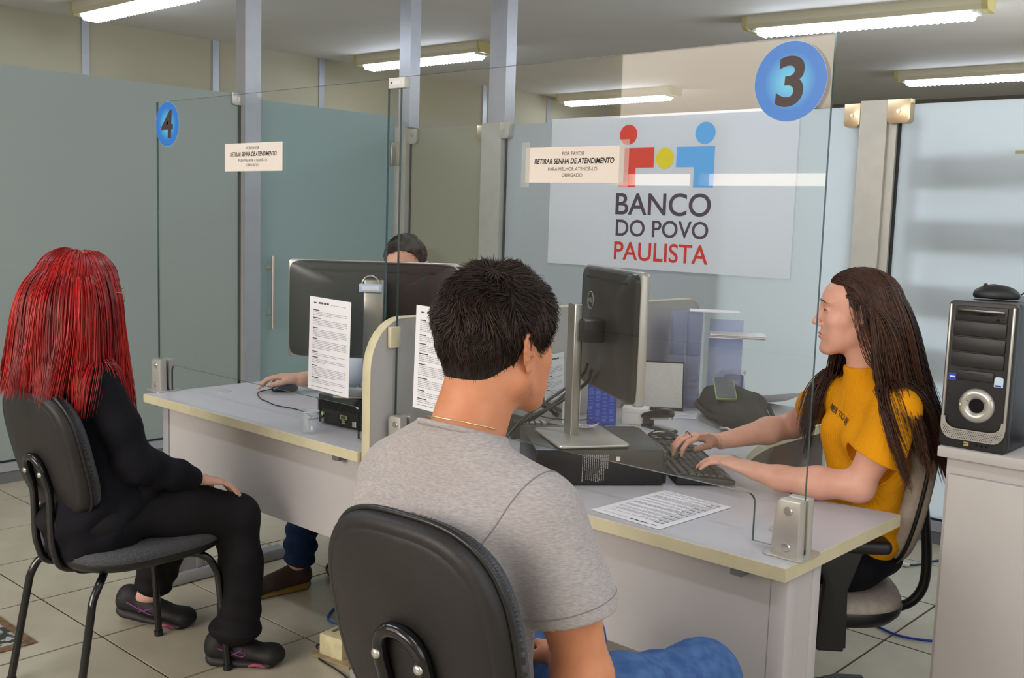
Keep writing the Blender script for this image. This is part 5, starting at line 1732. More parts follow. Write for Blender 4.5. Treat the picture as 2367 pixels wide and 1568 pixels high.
c1 = props(MB().tube(catmull([(-1.62, 3.70, 0.006), (-1.50, 3.645, 0.006), (-1.42, 3.605, 0.006), (-1.34, 3.585, 0.006), (-1.25, 3.62, 0.006), (-1.12, 3.72, 0.006)], 8), 0.0045, 8).build('network_cable', mat('cable_royal', (34, 60, 168), rough=0.4), None, 60), 'royal blue cable on the floor right of the beige office chair', 'cable')

# ================================================================== PEOPLE
def frame(f, up=(0, 0, 1)):
    f = _n3(f); r = _n3(np.cross(f, up)); u = np.cross(r, f)
    return np.stack([r, f, u], 1)           # columns: right, forward, up
def skin_mat(name, rgb, rgb2, rough=0.5):
    return mat(name, rgb, rough=rough, spec=0.35, rgb2=rgb2, nscale=22, detail=5, sss=0.12, bump=0.04, bscale=500)

def sdf_eval(s, P, c=None, rad=None):
    D = np.full(len(P), 0.2)
    for fn, a, b, k, op in s.p:
        if c is not None and (np.any(a > c + rad) or np.any(b < c - rad)): continue
        d = fn(P)
        inb = np.all((P > a - 0.03 - k) & (P < b + 0.03 + k), axis=1)
        if op == 'u':
            hh = np.maximum(k - np.abs(D - d), 0) / k if k > 0 else 0
            n = np.minimum(D, d) - hh * hh * k * 0.25
        else:
            hh = np.maximum(k - np.abs(D + d), 0) / k if k > 0 else 0
            n = np.maximum(D, -d) + hh * hh * k * 0.25
        D = np.where(inb, n, D)
    return D
class Head:
    def __init__(self, C, f, up=(0, 0, 1), k=1.0, fem=False):
        self.C = np.asarray(C, float); self.M = frame(f, up); self.k = k; self.fem = fem
    def w(self, p):
        return self.C + self.M @ (np.asarray(p, float) * self.k)
    def wd(self, d):
        return self.M @ np.asarray(d, float)
    def onto(self, pts, lift=0.0):
        P = np.array([self.w(p) for p in pts]); d = -self.wd((0, 1, 0))
        for _ in range(60):
            P = P + d * np.clip(sdf_eval(self.s, P, self.C, 0.16), -0.002, 0.01)[:, None] * 0.8
        return [p - d * lift for p in P]
    def add(self, s):
        k = self.k
        self.s = s
        def E(c, r, kk=0.012, op='u', rot=None):
            Mx = self.M if rot is None else self.M @ np.array(rot)
            s.ell(self.w(c), np.asarray(r) * k, Mx, kk * k, op)
        def C_(a, b, ra, rb=None, kk=0.012, op='u'):
            s.cap(self.w(a), self.w(b), ra * k, (ra if rb is None else rb) * k, kk * k, op)
        fem = self.fem
        E((0, -0.014, 0.030), (0.073, 0.094, 0.086), 0.0)
        E((0, 0.030, -0.014), (0.060, 0.054, 0.078), 0.03)
        E((0, 0.036, 0.042), (0.059, 0.049, 0.044), 0.02)
        jw = 0.045 if fem else 0.051
        for sx in (-1, 1):
            C_((sx * jw, -0.004, -0.056), (sx * 0.018, 0.062, -0.099), 0.019 if fem else 0.023, 0.015, 0.03)
            E((sx * 0.037, 0.046, -0.026), (0.025, 0.031, 0.026), 0.016)
            E((sx * 0.030, 0.050, -0.064), (0.023, 0.023, 0.028), 0.020)
        E((0, 0.074, -0.102), (0.018, 0.015, 0.014), 0.018)
        E((0, 0.046, -0.088), (0.032, 0.026, 0.018), 0.03)
        E((0, 0.068, -0.058), (0.027, 0.0205, 0.028), 0.018)
        for sx in (-1, 1):
            E((sx * 0.027, 0.071, 0.031), (0.025, 0.0135, 0.009 if fem else 0.012), 0.014)
            E((sx * 0.033, 0.098, 0.007), (0.018, 0.0150, 0.0120), 0.012, 's')
            E((sx * 0.031, 0.0715, 0.007), (0.0150, 0.0125, 0.0110), 0.003)
            E((sx * 0.0315, 0.0875, 0.0058), (0.0115, 0.0090, 0.0038), 0.0015, 's')
        C_((0, 0.082, 0.022), (0, 0.101, -0.024), 0.0068, 0.0085, 0.014)
        E((0, 0.1045, -0.029), (0.0085, 0.0090, 0.0076), 0.008)
        for sx in (-1, 1):
            E((sx * 0.0115, 0.093, -0.034), (0.0062, 0.0095, 0.0062), 0.006)
            E((sx * 0.0066, 0.099, -0.0412), (0.0030, 0.0042, 0.0035), 0.002, 's')
        E((0, 0.0855, -0.0595), (0.0215, 0.0085, 0.0050), 0.005)
        E((0, 0.0845, -0.0695), (0.0180, 0.0085, 0.0055), 0.005)
        E((0, 0.0960, -0.0648), (0.0230, 0.0070, 0.0010), 0.002, 's')
        E((0, 0.0950, -0.0820), (0.015, 0.0070, 0.0048), 0.008, 's')
        # ears: plate, rim, lobe, concha, tragus
        th = R(26)
        for sx in (-1, 1):
            Bp = np.array((sx * 0.0765, -0.006, -0.004))
            av = np.array((sx * math.sin(th), -math.cos(th), 0)); nv = np.array((sx * math.cos(th), math.sin(th), 0)); zv = np.array((0, -0.12, 1.0)); zv /= np.linalg.norm(zv)
            Q = lambda u_, z_, o_=0.0: Bp + av * u_ + zv * z_ + nv * o_
            rot = Matrix([[nv[i], av[i], zv[i]] for i in range(3)])
            E(Q(0.006, 0.004), (0.0034, 0.0150, 0.0265), 0.006, 'u', rot)
            rim = [Q(-0.008, 0.006, 0.002), Q(-0.007, 0.020, 0.003), Q(0.001, 0.029, 0.003), Q(0.012, 0.029, 0.003), Q(0.0195, 0.019, 0.003), Q(0.0195, 0.004, 0.0025), Q(0.0150, -0.010, 0.002), Q(0.0085, -0.021, 0.001)]
            for q0, q1 in zip(rim[:-1], rim[1:]):
                C_(q0, q1, 0.0030, 0.0030, 0.003)
            anti = [Q(0.004, 0.018, 0.002), Q(0.0105, 0.010, 0.003), Q(0.0115, -0.002, 0.003), Q(0.006, -0.012, 0.002)]
            for q0, q1 in zip(anti[:-1], anti[1:]):
                C_(q0, q1, 0.0026, 0.0026, 0.003)
            E(Q(0.0035, -0.0265, 0.001), (0.0042, 0.0080, 0.0090), 0.005, 'u', rot)
            E(Q(0.001, -0.003, 0.005), (0.0050, 0.0075, 0.0105), 0.003, 's', rot)
            E(Q(-0.0095, -0.005, 0.003), (0.0035, 0.0040, 0.0060), 0.003, 'u', rot)
    def face_details(self, parent, iris, brow, lip_m=None, side=(-1, 1)):
        k = self.k
        for sx in side:
            mb = MB(); mb.sphere(self.w((sx * 0.031, 0.0712, 0.006)), 0.0118 * k, 20)
            e = mb.build('eyeball', mat('eye_white', (222, 214, 208), rough=0.15), parent, 60, world=True)
            mb = MB(); c = self.w((sx * 0.031, 0.0712 + 0.0101, 0.006)); d = self.wd((0, 1, 0))
            mb.cyl(c, c + d * 0.0018 * k, 0.0054 * k, 18, 0.0048 * k)
            mb.build('iris', iris, e, 40, world=True)
            mb = MB(); mb.cyl(c + d * 0.0018 * k, c + d * 0.0021 * k, 0.0024 * k, 12)
            mb.build('pupil', m_gasket, e, 40, world=True)
            pts = self.onto([(sx * (0.011 + 0.037 * t), 0.13, 0.0265 + 0.0085 * math.sin(PI * (0.15 + 0.72 * t)) - 0.004 * t) for t in [q / 8 for q in range(9)]], 0.0004)
            MB().tube(pts, [0.0014 * k, 0.0021 * k, 0.0024 * k, 0.0024 * k, 0.0022 * k, 0.0019 * k, 0.0016 * k, 0.0012 * k, 0.0006 * k], 6).build('eyebrow', brow, parent, 60, world=True)
            pts = self.onto([(sx * (0.0195 + 0.0255 * t), 0.13, 0.0062 + 0.0046 * math.sin(PI * t)) for t in [q / 8 for q in range(9)]], 0.0004)
            MB().tube(pts, 0.0011 * k, 5).build('eyelash_line', brow, parent, 60, world=True)
        if lip_m:
            s = Sdf(0.003 * k)
            s.ell(self.w((0, 0.0864, -0.0595)), np.array((0.0215, 0.0088, 0.0047)) * k, self.M, 0.0)
            s.ell(self.w((0, 0.0854, -0.0693)), np.array((0.0180, 0.0088, 0.0051)) * k, self.M, 0.002)
            s.ell(self.w((0, 0.0975, -0.0648)), np.array((0.0235, 0.0070, 0.0008)) * k, self.M, 0.001, 's')
            sdf_obj('lips', [s.mesh(0.0010)], lip_m, parent)

def hand(s, wrist, d, n, thumb, k=1.0, bend=(20, 35, 25), spread=6.0, bends=None, thumb_bend=0.0, rw=0.026, lift=0.0):
    """wrist, finger direction d, n: direction the palm faces, thumb: unit vector towards the thumb side; returns finger tips and nail frames"""
    d = _n3(d); n = np.asarray(n, float); n = _n3(n - d * (n @ d)); t = _n3(np.cross(d, n))
    if t @ np.asarray(thumb, float) < 0: t = -t
    W = np.asarray(wrist, float)
    K = W + d * 0.082 * k
    s.ecap(W - d * 0.01 * k, W + d * 0.03 * k, t, 0.026 * k, 0.019 * k, 0.033 * k, 0.016 * k, 0.012)
    s.ecap(W + d * 0.02 * k, K - d * 0.008 * k, t, 0.032 * k, 0.015 * k, 0.040 * k, 0.0115 * k, 0.012)
    L = [(0.041, 0.026, 0.021), (0.046, 0.030, 0.023), (0.043, 0.028, 0.022), (0.033, 0.021, 0.019)]
    rad = [0.0086, 0.0090, 0.0085, 0.0075]
    off = [0.030, 0.010, -0.011, -0.030]
    kn = [0.000, 0.004, 0.001, -0.008]
    nails = []
    for i in range(4):
        b = (bends[i] if bends else bend)
        a = R(spread) * (1.5 - i) / 1.5
        dd = _n3(d * math.cos(a) + t * math.sin(a))
        p = K + t * off[i] * k + d * kn[i] * k
        s.cap(W + d * 0.035 * k + t * off[i] * 0.7 * k, p, 0.010 * k, rad[i] * 1.08 * k, 0.008)
        ang = 0
        for j in range(3):
            ang += R(b[j])
            q = dd * math.cos(ang) + n * math.sin(ang)
            p2 = p + q * L[i][j] * k
            s.cap(p, p2, rad[i] * (1.0 - 0.09 * j) * k, rad[i] * (0.91 - 0.09 * j) * k, 0.003)
            p = p2
        nails.append((p, q, _n3(np.cross(np.cross(q, n), q)) if True else n, t, rad[i] * 0.73 * k))
    # thumb from the side of the palm near its base
    b0 = W + d * 0.022 * k + t * 0.024 * k + n * 0.004 * k
    q = _n3(d * 0.72 + t * 0.62 + n * 0.25)
    p1 = b0 + q * 0.040 * k
    s.cap(b0, p1, 0.0145 * k, 0.0105 * k, 0.014)
    q = _n3(d * 0.90 + t * (0.34 - thumb_bend) + n * 0.28)
    p2 = p1 + q * 0.030 * k
    s.cap(p1, p2, 0.0103 * k, 0.0092 * k, 0.004)
    q = _n3(d * 0.95 + t * (0.12 - thumb_bend) + n * 0.30)
    p3 = p2 + q * 0.024 * k
    s.cap(p2, p3, 0.0094 * k, 0.0078 * k, 0.004)
    nails.append((p3, q, -n, t, 0.0072 * k))
    return nails
def nail_parts(nails, n, m, parent, idx=(0, 1, 2, 3), L=0.010):
    for i in idx:
        p, q, _, t, r = nails[i]
        up = -_n3(np.asarray(n) - q * (np.asarray(n) @ q))
        mb = MB()
        c = p + up * r * 0.92 + q * r * 0.55
        side = _n3(np.cross(q, up))
        Mx = Matrix(((side[0], q[0], up[0], c[0]), (side[1], q[1], up[1], c[1]), (side[2], q[2], up[2], c[2]), (0, 0, 0, 1)))
        mb.sphere((0, 0, 0), 1.0, 12, Mx @ Matrix.Diagonal((r * 0.92, L * 0.90, r * 0.40, 1)))
        mb.build('fingernail', m, parent, 60, world=True)

def body_mesh(name, s, fine, m, coarse=0.008, clo=None, chi=None):
    """coarse mesh of the whole figure, replaced by fine lattices inside the given boxes: [(h, lo, hi), ...]"""
    out = []
    V, F = s.mesh(coarse, clo, chi)
    c = V[F].mean(1)
    keep = np.ones(len(F), bool)
    for h, lo, hi in fine:
        keep &= ~((c > np.array(lo) + coarse).all(1) & (c < np.array(hi) - coarse).all(1))
    F = F[keep]
    used = np.unique(F); mp = -np.ones(len(V), int); mp[used] = np.arange(len(used))
    out.append((V[used], mp[F]))
    for h, lo, hi in fine:
        out.append(s.mesh(h, lo, hi))
    o = sdf_obj(name, out, m)
    return o
def short_hair(head, parent, m_cap, m_str, N, face_z, nape, top_len, side_len, seed=3, thick=0.012, hl=0.0, vol=1.0):
    """cap plus thousands of short tufts; works in head coordinates"""
    k = head.k
    s = Sdf(0.01)
    s.ell(head.w((0, -0.016, 0.036)), np.array((0.076 + thick * 0.55, 0.097 + thick, 0.086 + thick)) * k, head.M, 0.0)
    s.ell(head.w((0, 0.105, -0.060 + hl)), np.array((0.110, 0.086, 0.112)) * k, head.M, 0.012, 's')
    for sx in (-1, 1):
        s.ell(head.w((sx * 0.092, 0.000, -0.030)), np.array((0.034, 0.036, 0.050)) * k, head.M, 0.006, 's')
    s.cap(head.w((0, -0.055, 0.0)), head.w((0, -0.040, nape - 0.01)), (0.056 + thick * 0.3) * k, 0.050 * k, 0.02)
    s.plane(head.w((0, -0.05, nape)), head.wd((0, 0.30, -1)), 0.006)
    s.ell(head.w((0, 0.105, -0.060 + hl)), np.array((0.110, 0.086, 0.112)) * k, head.M, 0.012, 's')
    V, F = s.mesh(0.0035)
    sdf_obj('hair_cap', [(V, F)], m_cap, parent)
    g = np.random.default_rng(seed)
    fi = g.integers(0, len(F), N * 2)
    q = V[F[fi]]
    nn = np.cross(q[:, 2] - q[:, 0], q[:, 3] - q[:, 1]); nn /= np.maximum(np.linalg.norm(nn, axis=1, keepdims=True), 1e-12)
    ctr = q.mean(1) + g.normal(size=(len(fi), 3)) * 0.0012
    P = ((ctr - head.C) @ head.M) / k; U = nn @ head.M
    out_ = (P * (1, 1, 1) - np.array((0, -0.016, 0.0)))
    U *= np.sign((U * out_).sum(1, keepdims=True))
    okk = (np.linalg.norm(P[:, :2] - np.array((0, -0.016)), axis=1) > 0.045) | (P[:, 2] > 0.05)
    P = P[okk][:N]; U = U[okk][:N]; n = len(P)
    hz = np.clip((P[:, 2] + 0.04) / 0.12, 0, 1)
    L = side_len + (top_len - side_len) * hz ** 1.2
    L = L * g.uniform(0.7, 1.3, n)
    tang = P - np.array((0.012, -0.050, 0.125)); tang /= np.maximum(np.linalg.norm(tang, axis=1, keepdims=True), 1e-6)
    # clumped direction field gives tousled locks
    ph = np.sin(P[:, 0] * 90 + 1.3) * np.cos(P[:, 1] * 80) + np.sin(P[:, 2] * 85 + P[:, 0] * 40)
    ph2 = np.cos(P[:, 0] * 70 + P[:, 2] * 60) * np.sin(P[:, 1] * 95 + 0.6)
    tang[:, 0] += ph * 0.95 * hz; tang[:, 1] += ph2 * 0.95 * hz; tang[:, 2] += 0.5 * ph * ph2 * hz
    tang -= U * (tang * U).sum(1, keepdims=True)
    tang /= np.maximum(np.linalg.norm(tang, axis=1, keepdims=True), 1e-6)
    lift = (0.10 + 0.45 * hz) * vol
    D = tang + U * (lift * g.uniform(0.5, 1.4, n))[:, None] + g.normal(size=(n, 3)) * 0.12
    D /= np.linalg.norm(D, axis=1, keepdims=True)
    S = 5
    pts = np.empty((n, S, 3))
    for i in range(S):
        t = i / (S - 1)
        bend_ = (D * (1 - 0.35 * t) + tang * 0.35 * t)
        pts[:, i] = P - U * 0.002 + bend_ * (L * t)[:, None]
    Wp = head.C + (pts * k) @ head.M.T
    rad = (0.0009 * g.uniform(0.7, 1.3, n))[:, None] * np.array([1.0, 1.0, 0.85, 0.6, 0.15])[None, :] * np.clip(0.45 + hz, 0.45, 1)[:, None]
    tone = np.repeat(np.clip(g.random(n) * 0.8 + 0.1 * ph, 0, 1)[:, None], S, 1)
    strands_mesh('hair', Wp, rad, m_str, parent, tone)

def nape_fuzz(head, parent, m_str):
    # very fine short hairs fading out on the neck below the hairline
    g = np.random.default_rng(15); n = 420
    a = g.uniform(-0.95, 0.70, n); z = -0.058 - 0.010 * np.abs(g.normal(size=n)) * np.cos(a * 0.7)
    P = np.stack([0.12 * np.sin(a), -0.02 - 0.12 * np.cos(a), z], 1)
    W = head.C + P @ head.M.T; axis_ = head.C + (np.array((0, -0.02, 0)) + np.outer(z, (0, 0, 1))) @ head.M.T
    d = axis_ - W; d /= np.linalg.norm(d, axis=1, keepdims=True)
    for _ in range(50):
        W = W + d * np.clip(sdf_eval(head.s, W), -0.002, 0.01)[:, None] * 0.8
    D = np.array((0.0, -0.15, -1.0)) + g.normal(size=(n, 3)) * 0.25; D /= np.linalg.norm(D, axis=1, keepdims=True)
    L = g.uniform(0.004, 0.009, n)[:, None]
    pts = np.stack([W, W + D * L * 0.5 - d * 0.0008, W + D * L - d * 0.0008], 1)
    strands_mesh('nape_hair', pts, np.full((n, 3), 0.00016) * np.array([1, 0.8, 0.2])[None, :], m_str, parent)
def long_hair(head, parent, m_str, coll, N, part, lens, seed, ends, steps=24, sweep=None, name='hair', radial=0, backlen=1.0, minz=-0.15, hugz=0.02, rad0=0.0014, margin=(0.003, 0.020), flow=None, clear=None, wave=0.004, clump=0.4):
    """part: function giving the parting x for (y); lens: (min, max) length; ends: function(strand info) -> target drift"""
    g = np.random.default_rng(seed); k = head.k
    u = g.normal(size=(N * 5, 3)); u /= np.linalg.norm(u, axis=1, keepdims=True)
    c0 = np.array((0, -0.014, 0.030)); r0 = np.array((0.075, 0.096, 0.088))
    P = c0 + u * r0
    ok = (u[:, 2] > minz - 0.5 * np.clip(-u[:, 1], 0, 1) * (minz < 0)) & ~((u[:, 1] > 0.55) & (u[:, 2] < 0.52)) & ~((u[:, 1] > 0.25) & (u[:, 2] < 0.15))
    P = P[ok][:N]; U = u[ok][:N]; n = len(P)
    px = part(P[:, 1])
    sgn = np.where(P[:, 0] > px, 1.0, -1.0)
    W = head.C + (P * k) @ head.M.T
    dirl = np.stack([sgn * 1.0, 0.10 - 0.5 * np.clip(0.05 - P[:, 1], 0, 0.1) * 8, 0.15 * np.ones(n)], 1)
    rd = P - np.array((0, -0.02, 0.125)); rd /= np.maximum(np.linalg.norm(rd, axis=1, keepdims=True), 1e-6)
    wb = (np.clip((0.02 - P[:, 1]) / 0.06, 0, 1) if radial < 1 else np.ones(n))[:, None]
    dirl = dirl * (1 - wb) + rd * wb * 1.2
    if sweep is not None:
        dirl[:, 1] += sweep(P, sgn)
    dirl -= U * (dirl * U).sum(1, keepdims=True)
    dirl /= np.maximum(np.linalg.norm(dirl, axis=1, keepdims=True), 1e-6)
    D = dirl @ head.M.T
    L = g.uniform(lens[0], lens[1], n)
    L = L * np.where(P[:, 1] < 0.0, backlen + (1 - backlen) * np.clip(1 + P[:, 1] / 0.05, 0, 1), 1.0)
    st = L / (steps - 1)
    lay = margin[0] + (margin[1] - margin[0]) * g.random(n) ** 0.8
    pts = np.empty((n, steps, 3))
    p = W.copy()
    down = np.array((0, 0, -1.0))
    tgt = flow(P, sgn, g) if flow else np.zeros((n, 3))
    for i in range(steps):
        pts[:, i] = p
        t = i / (steps - 1)
        gd = np.clip(0.22 + 1.3 * t, 0, 1)
        D = D * (1 - 0.45 * gd) + (down + tgt * np.clip(1.4 * t, 0, 1)[..., None] if np.ndim(t) else (down + tgt * min(1, 1.4 * t))) * 0.45 * gd
        D /= np.linalg.norm(D, axis=1, keepdims=True)
        q = p + D * st[:, None]
        q2 = q.copy()
        dd = coll.d(q)
        zl = ((q - head.C) @ head.M[:, 2]) / k
        lt = lay * (0.55 + 0.45 * min(1.0, t * 2.5))
        hug = (zl > np.where(P[:, 1] < 0.0, hugz, -0.02 if radial else hugz)) & (t < 0.6)
        m = (dd < lt) | hug
        if m.any():
            e = 1e-3
            gr = np.stack([coll.d(q[m] + np.eye(3)[a] * e) - coll.d(q[m] - np.eye(3)[a] * e) for a in range(3)], -1)
            gr /= np.maximum(np.linalg.norm(gr, axis=-1, keepdims=True), 1e-6)
            q2[m] = q[m] + gr * (lt[m] - dd[m])[:, None]
        if clear is not None:
            lq = ((q2 - head.C) @ head.M) / k
            lq[:, 1] = np.minimum(lq[:, 1], clear(lq, sgn))
            q2 = head.C + (lq * k) @ head.M.T
        v = q2 - p
        v /= np.maximum(np.linalg.norm(v, axis=1, keepdims=True), 1e-6)
        D = D * 0.35 + v * 0.65
        p = p + v * st[:, None]
    # gentle waves and clumping towards neighbours
    ph = (P[:, 0] * 130 + P[:, 1] * 90)[:, None] + np.linspace(0, 9, steps)[None, :]
    amp = wave * np.linspace(0, 1, steps)[None, :] ** 1.3
    rt = head.M[:, 0]; fw = head.M[:, 1]
    pts += (np.sin(ph) * amp)[..., None] * rt + (np.cos(ph * 0.8 + 1) * amp)[..., None] * fw
    if clump > 0:
        nc = 46
        ci = g.choice(n, nc, replace=False)
        d2 = ((P[:, None, :] - P[None, ci, :]) ** 2).sum(-1) + 10 * (sgn[:, None] != sgn[None, ci])
        a = ci[d2.argmin(1)]
        w_ = clump * np.linspace(0, 1, steps)[None, :, None] ** 1.5
        pts = pts * (1 - w_) + pts[a] * w_ + (g.normal(size=(n, 1, 3)) * 0.004) * w_ / max(clump, 1e-3)
    taper = np.interp(np.linspace(0, 1, steps), [0, 0.1, 0.8, 1.0], [0.9, 1.0, 0.85, 0.15])
    rad = (rad0 * g.uniform(0.7, 1.3, n))[:, None] * taper[None, :]
    tone = np.repeat(np.clip(0.15 + g.random(n) * 0.35 + 0.45 * (0.5 + 0.5 * np.sin(P[:, 0] * 160 + P[:, 1] * 50)), 0, 1)[:, None], steps, 1)
    under = g.random(n) < 0.22
    rad[under] *= 2.0
    tone[under] *= 0.5
    return strands_mesh(name, pts, rad, m_str, parent, tone)
def shoe(name, heel, toe, z, m_up, m_sole, parent, sole_t=0.022, hgt=0.085, w=0.044, label=None, extra=None, lift=0.0):
    """low shoe from heel to toe, world coordinates; lift raises the heel"""
    a = np.array((heel[0], heel[1], 0.0)); b = np.array((toe[0], toe[1], 0.0))
    d = _n3(b - a); L = np.linalg.norm(b - a); sd = np.array((d[1], -d[0], 0))
    up = np.array((0, 0, 1.0))
    za, zb = z + lift, z
    A = lambda t, h, s=0.0: a + (b - a) * t + sd * s + up * (h + za + (zb - za) * min(1, t / 0.7))
    s = Sdf(0.02)
    s.ecap(A(0.13, 0.045), A(0.86, 0.036), sd, w * 0.82, 0.030, w * 0.98, 0.026, 0.0)
    s.ell(A(0.16, 0.065), (0.040, 0.040, 0.045), None, 0.02)
    s.ecap(A(0.25, 0.078), A(0.60, 0.052), sd, w * 0.66, 0.028, w * 0.72, 0.022, 0.02)
    s.ell(A(0.85, 0.032), (0.045, 0.045, 0.030), None, 0.02)
    if lift == 0:
        s.plane((0, 0, z + 0.014), (0, 0, -1), 0.004)
    o = sdf_obj(name, [s.mesh(0.0045)], m_up, parent)
    q = Sdf(0.01)
    q.ecap(A(0.14, 0.013), A(0.86, 0.011), sd, w * 0.92, sole_t * 0.62, w * 1.04, sole_t * 0.50, 0.0)
    q.ecap(A(0.10, 0.020), A(0.40, 0.014), sd, w * 0.86, sole_t * 0.75, w * 0.92, sole_t * 0.6, 0.01)
    if lift == 0:
        q.plane((0, 0, z + 0.001), (0, 0, -1), 0.002)
    so = sdf_obj('sole', [q.mesh(0.004)], m_sole, o)
    return o, A, sd, d

# ------------------------------------------------------------------ the man in the grey shirt (foreground, seen from behind)
m_skin_g = skin_mat('skin_tan', (196, 128, 92), (206, 140, 104))
def man_grey():
    H = Head((-1.157, 1.248, 1.234), (0.10, 1.0, -0.01), (0.02, 0.0, 1), 0.985)
    s = Sdf(0.015)
    H.add(s)
    nb = (-1.165, 1.165, 1.045)
    s.cap(H.w((0, -0.028, -0.055)), nb, 0.056, 0.062, 0.03)
    s.cap(H.w((0, -0.045, -0.03)), (-1.165, 1.150, 1.04), 0.040, 0.046, 0.03)
    for sx, X in ((1, -1.00), (-1, -1.32)):
        s.cap((-1.165, 1.15, 1.045), (X, 1.18, 0.995), 0.050, 0.045, 0.03)
    s.ecap((-1.16, 1.165, 0.96), (-1.16, 1.14, 0.58), (1, 0, 0), 0.13, 0.065, 0.12, 0.075, 0.04)
    # right arm
    sh, el, wr = (-1.000, 1.185, 0.985), (-0.930, 1.215, 0.745), (-1.10, 1.37, 0.675)
    s.chain([sh, (-0.955, 1.198, 0.86), el], [0.052, 0.047, 0.041], 0.02)
    s.ell((-0.930, 1.205, 0.742), (0.040, 0.040, 0.042), None, 0.02)
    s.chain([el, (-1.005, 1.29, 0.705), wr], [0.042, 0.041, 0.027], 0.02)
    hand(s, wr, (-0.7, 0.7, -0.15), (0, 0, -1), (-0.7, -0.7, 0), 1.0, (10, 15, 10))
    shl, ell_, wrl = (-1.325, 1.18, 0.985), (-1.42, 1.27, 0.75), (-1.30, 1.48, 0.69)
    s.chain([shl, ell_], [0.052, 0.042], 0.02); s.chain([ell_, wrl], [0.042, 0.028], 0.02)
    hand(s, wrl, (0.3, 0.9, -0.12), (0, 0, -1), (1, 0, 0), 1.0, (10, 15, 10))
    for hx, kx, ax in ((-1.07, -1.015, -1.00), (-1.26, -1.33, -1.34)):
        s.chain([(hx, 1.17, 0.545), (kx, 1.69, 0.55), (ax, 1.66, 0.11)], [0.065, 0.052, 0.035], 0.02)
    fine = [(0.0022, (-1.30, 1.09, 1.06), (-1.04, 1.40, 1.40)), (0.004, (-1.24, 1.14, 0.62), (-0.86, 1.55, 0.86))]
    p = body_mesh('person', s, fine, m_skin_g, 0.009)
    props(p, 'man with short dark hair and grey t-shirt seen from behind in the foreground', 'person')
    H.face_details(p, mat('iris_brown', (70, 44, 30), rough=0.1), mat('brow_dark', (34, 24, 20), rough=0.7), mat('lip_man', (176, 104, 88), rough=0.5))
    # hair
    hm = hair_mat('hair_dark_brown', (22, 14, 11), (48, 33, 25), (84, 60, 45), 0.5, 0.35)
    short_hair(H, p, mat('hair_cap_dark', (22, 16, 14), rough=0.7), hm, 30000, 0.05, -0.074, 0.030, 0.013, 3, 0.010, vol=0.7)
    # beard shadow: fine stubble on jaw and side whiskers
    g = np.random.default_rng(5); q = []
    for _ in range(900):
        sx = 1
        t = g.random()
        y = 0.008 + 0.078 * t + g.normal() * 0.010; z = -0.030 - 0.075 * min(1, t * 1.7) + g.normal() * 0.014 - 0.004
        q.append((0.10, y, z))
    st = []
    q = np.array(q)
    # project inwards on the skin by marching
    Wp = H.C + q @ H.M.T; inw = H.wd((-1, 0, 0))
    def sd(P):
        D = np.full(len(P), 1.0)
        for fn, a, b, k, op in s.p:
            if np.any(a > H.C + 0.14) or np.any(b < H.C - 0.16): continue
            d = fn(P)
            D = np.minimum(D, d) if op == 'u' else np.maximum(D, -d)
        return D
    for _ in range(60):
        Wp = Wp + inw * np.clip(sd(Wp), -0.002, 0.004)[:, None] * 0.8
    ok = np.abs(sd(Wp)) < 0.003
    Wp = Wp[ok]; n = len(Wp)
    D = np.array([0.25, 0.25, -1.0]) + g.normal(size=(n, 3)) * 0.35
    D /= np.linalg.norm(D, axis=1, keepdims=True)
    L = 0.003
    P2 = np.stack([Wp + H.wd((1, 0, 0)) * 0.0002, Wp + D * L * 0.5 + H.wd((1, 0, 0)) * 0.0006, Wp + D * L + H.wd((1, 0, 0)) * 0.0005], 1)
    strands_mesh('stubble', P2, np.full((n, 3), 0.00013), hm, p)
    # shirt
    m_sh = bpy.data.materials.new('grey_melange')
    m_sh.use_nodes = True
    nt = m_sh.node_tree; b = nt.nodes['Principled BSDF']; b.inputs['Roughness'].default_value = 0.95; b.inputs['Specular IOR Level'].default_value = 0.1
    b.inputs['Sheen Weight'].default_value = 0.15
    tc = nt.nodes.new('ShaderNodeTexCoord'); mp = nt.nodes.new('ShaderNodeMapping'); mp.inputs['Scale'].default_value = (110, 110, 700); mp.inputs['Rotation'].default_value = (0.0, R(8), 0)
    no = nt.nodes.new('ShaderNodeTexNoise'); no.inputs['Scale'].default_value = 1.0; no.inputs['Detail'].default_value = 5
    rp = nt.nodes.new('ShaderNodeValToRGB'); rp.color_ramp.elements[0].position = 0.30; rp.color_ramp.elements[1].position = 0.68
    rp.color_ramp.elements[0].color = (*lin((150, 145, 146)), 1); rp.color_ramp.elements[1].color = (*lin((176, 170, 168)), 1)
    nt.links.new(tc.outputs['Object'], mp.inputs[0]); nt.links.new(mp.outputs[0], no.inputs['Vector']); nt.links.new(no.outputs[0], rp.inputs[0]); nt.links.new(rp.outputs[0], b.inputs['Base Color'])
    n2 = nt.nodes.new('ShaderNodeTexNoise'); n2.inputs['Scale'].default_value = 900; nt.links.new(tc.outputs['Object'], n2.inputs['Vector'])
    bp = nt.nodes.new('ShaderNodeBump'); bp.inputs['Strength'].default_value = 0.25; bp.inputs['Distance'].default_value = 0.001; nt.links.new(n2.outputs[0], bp.inputs['Height']); nt.links.new(bp.outputs[0], b.inputs['Normal'])
    c = Sdf(0.03)
    X = (1, 0, 0)
    c.ecap((-1.155, 1.150, 0.52), (-1.16, 1.140, 0.66), X, 0.172, 0.125, 0.162, 0.112, 0.0)
    c.ecap((-1.16, 1.140, 0.66), (-1.163, 1.140, 0.82), X, 0.160, 0.106, 0.172, 0.108, 0.03)
    c.ecap((-1.163, 1.140, 0.82), (-1.165, 1.155, 0.955), X, 0.172, 0.106, 0.185, 0.096, 0.03)
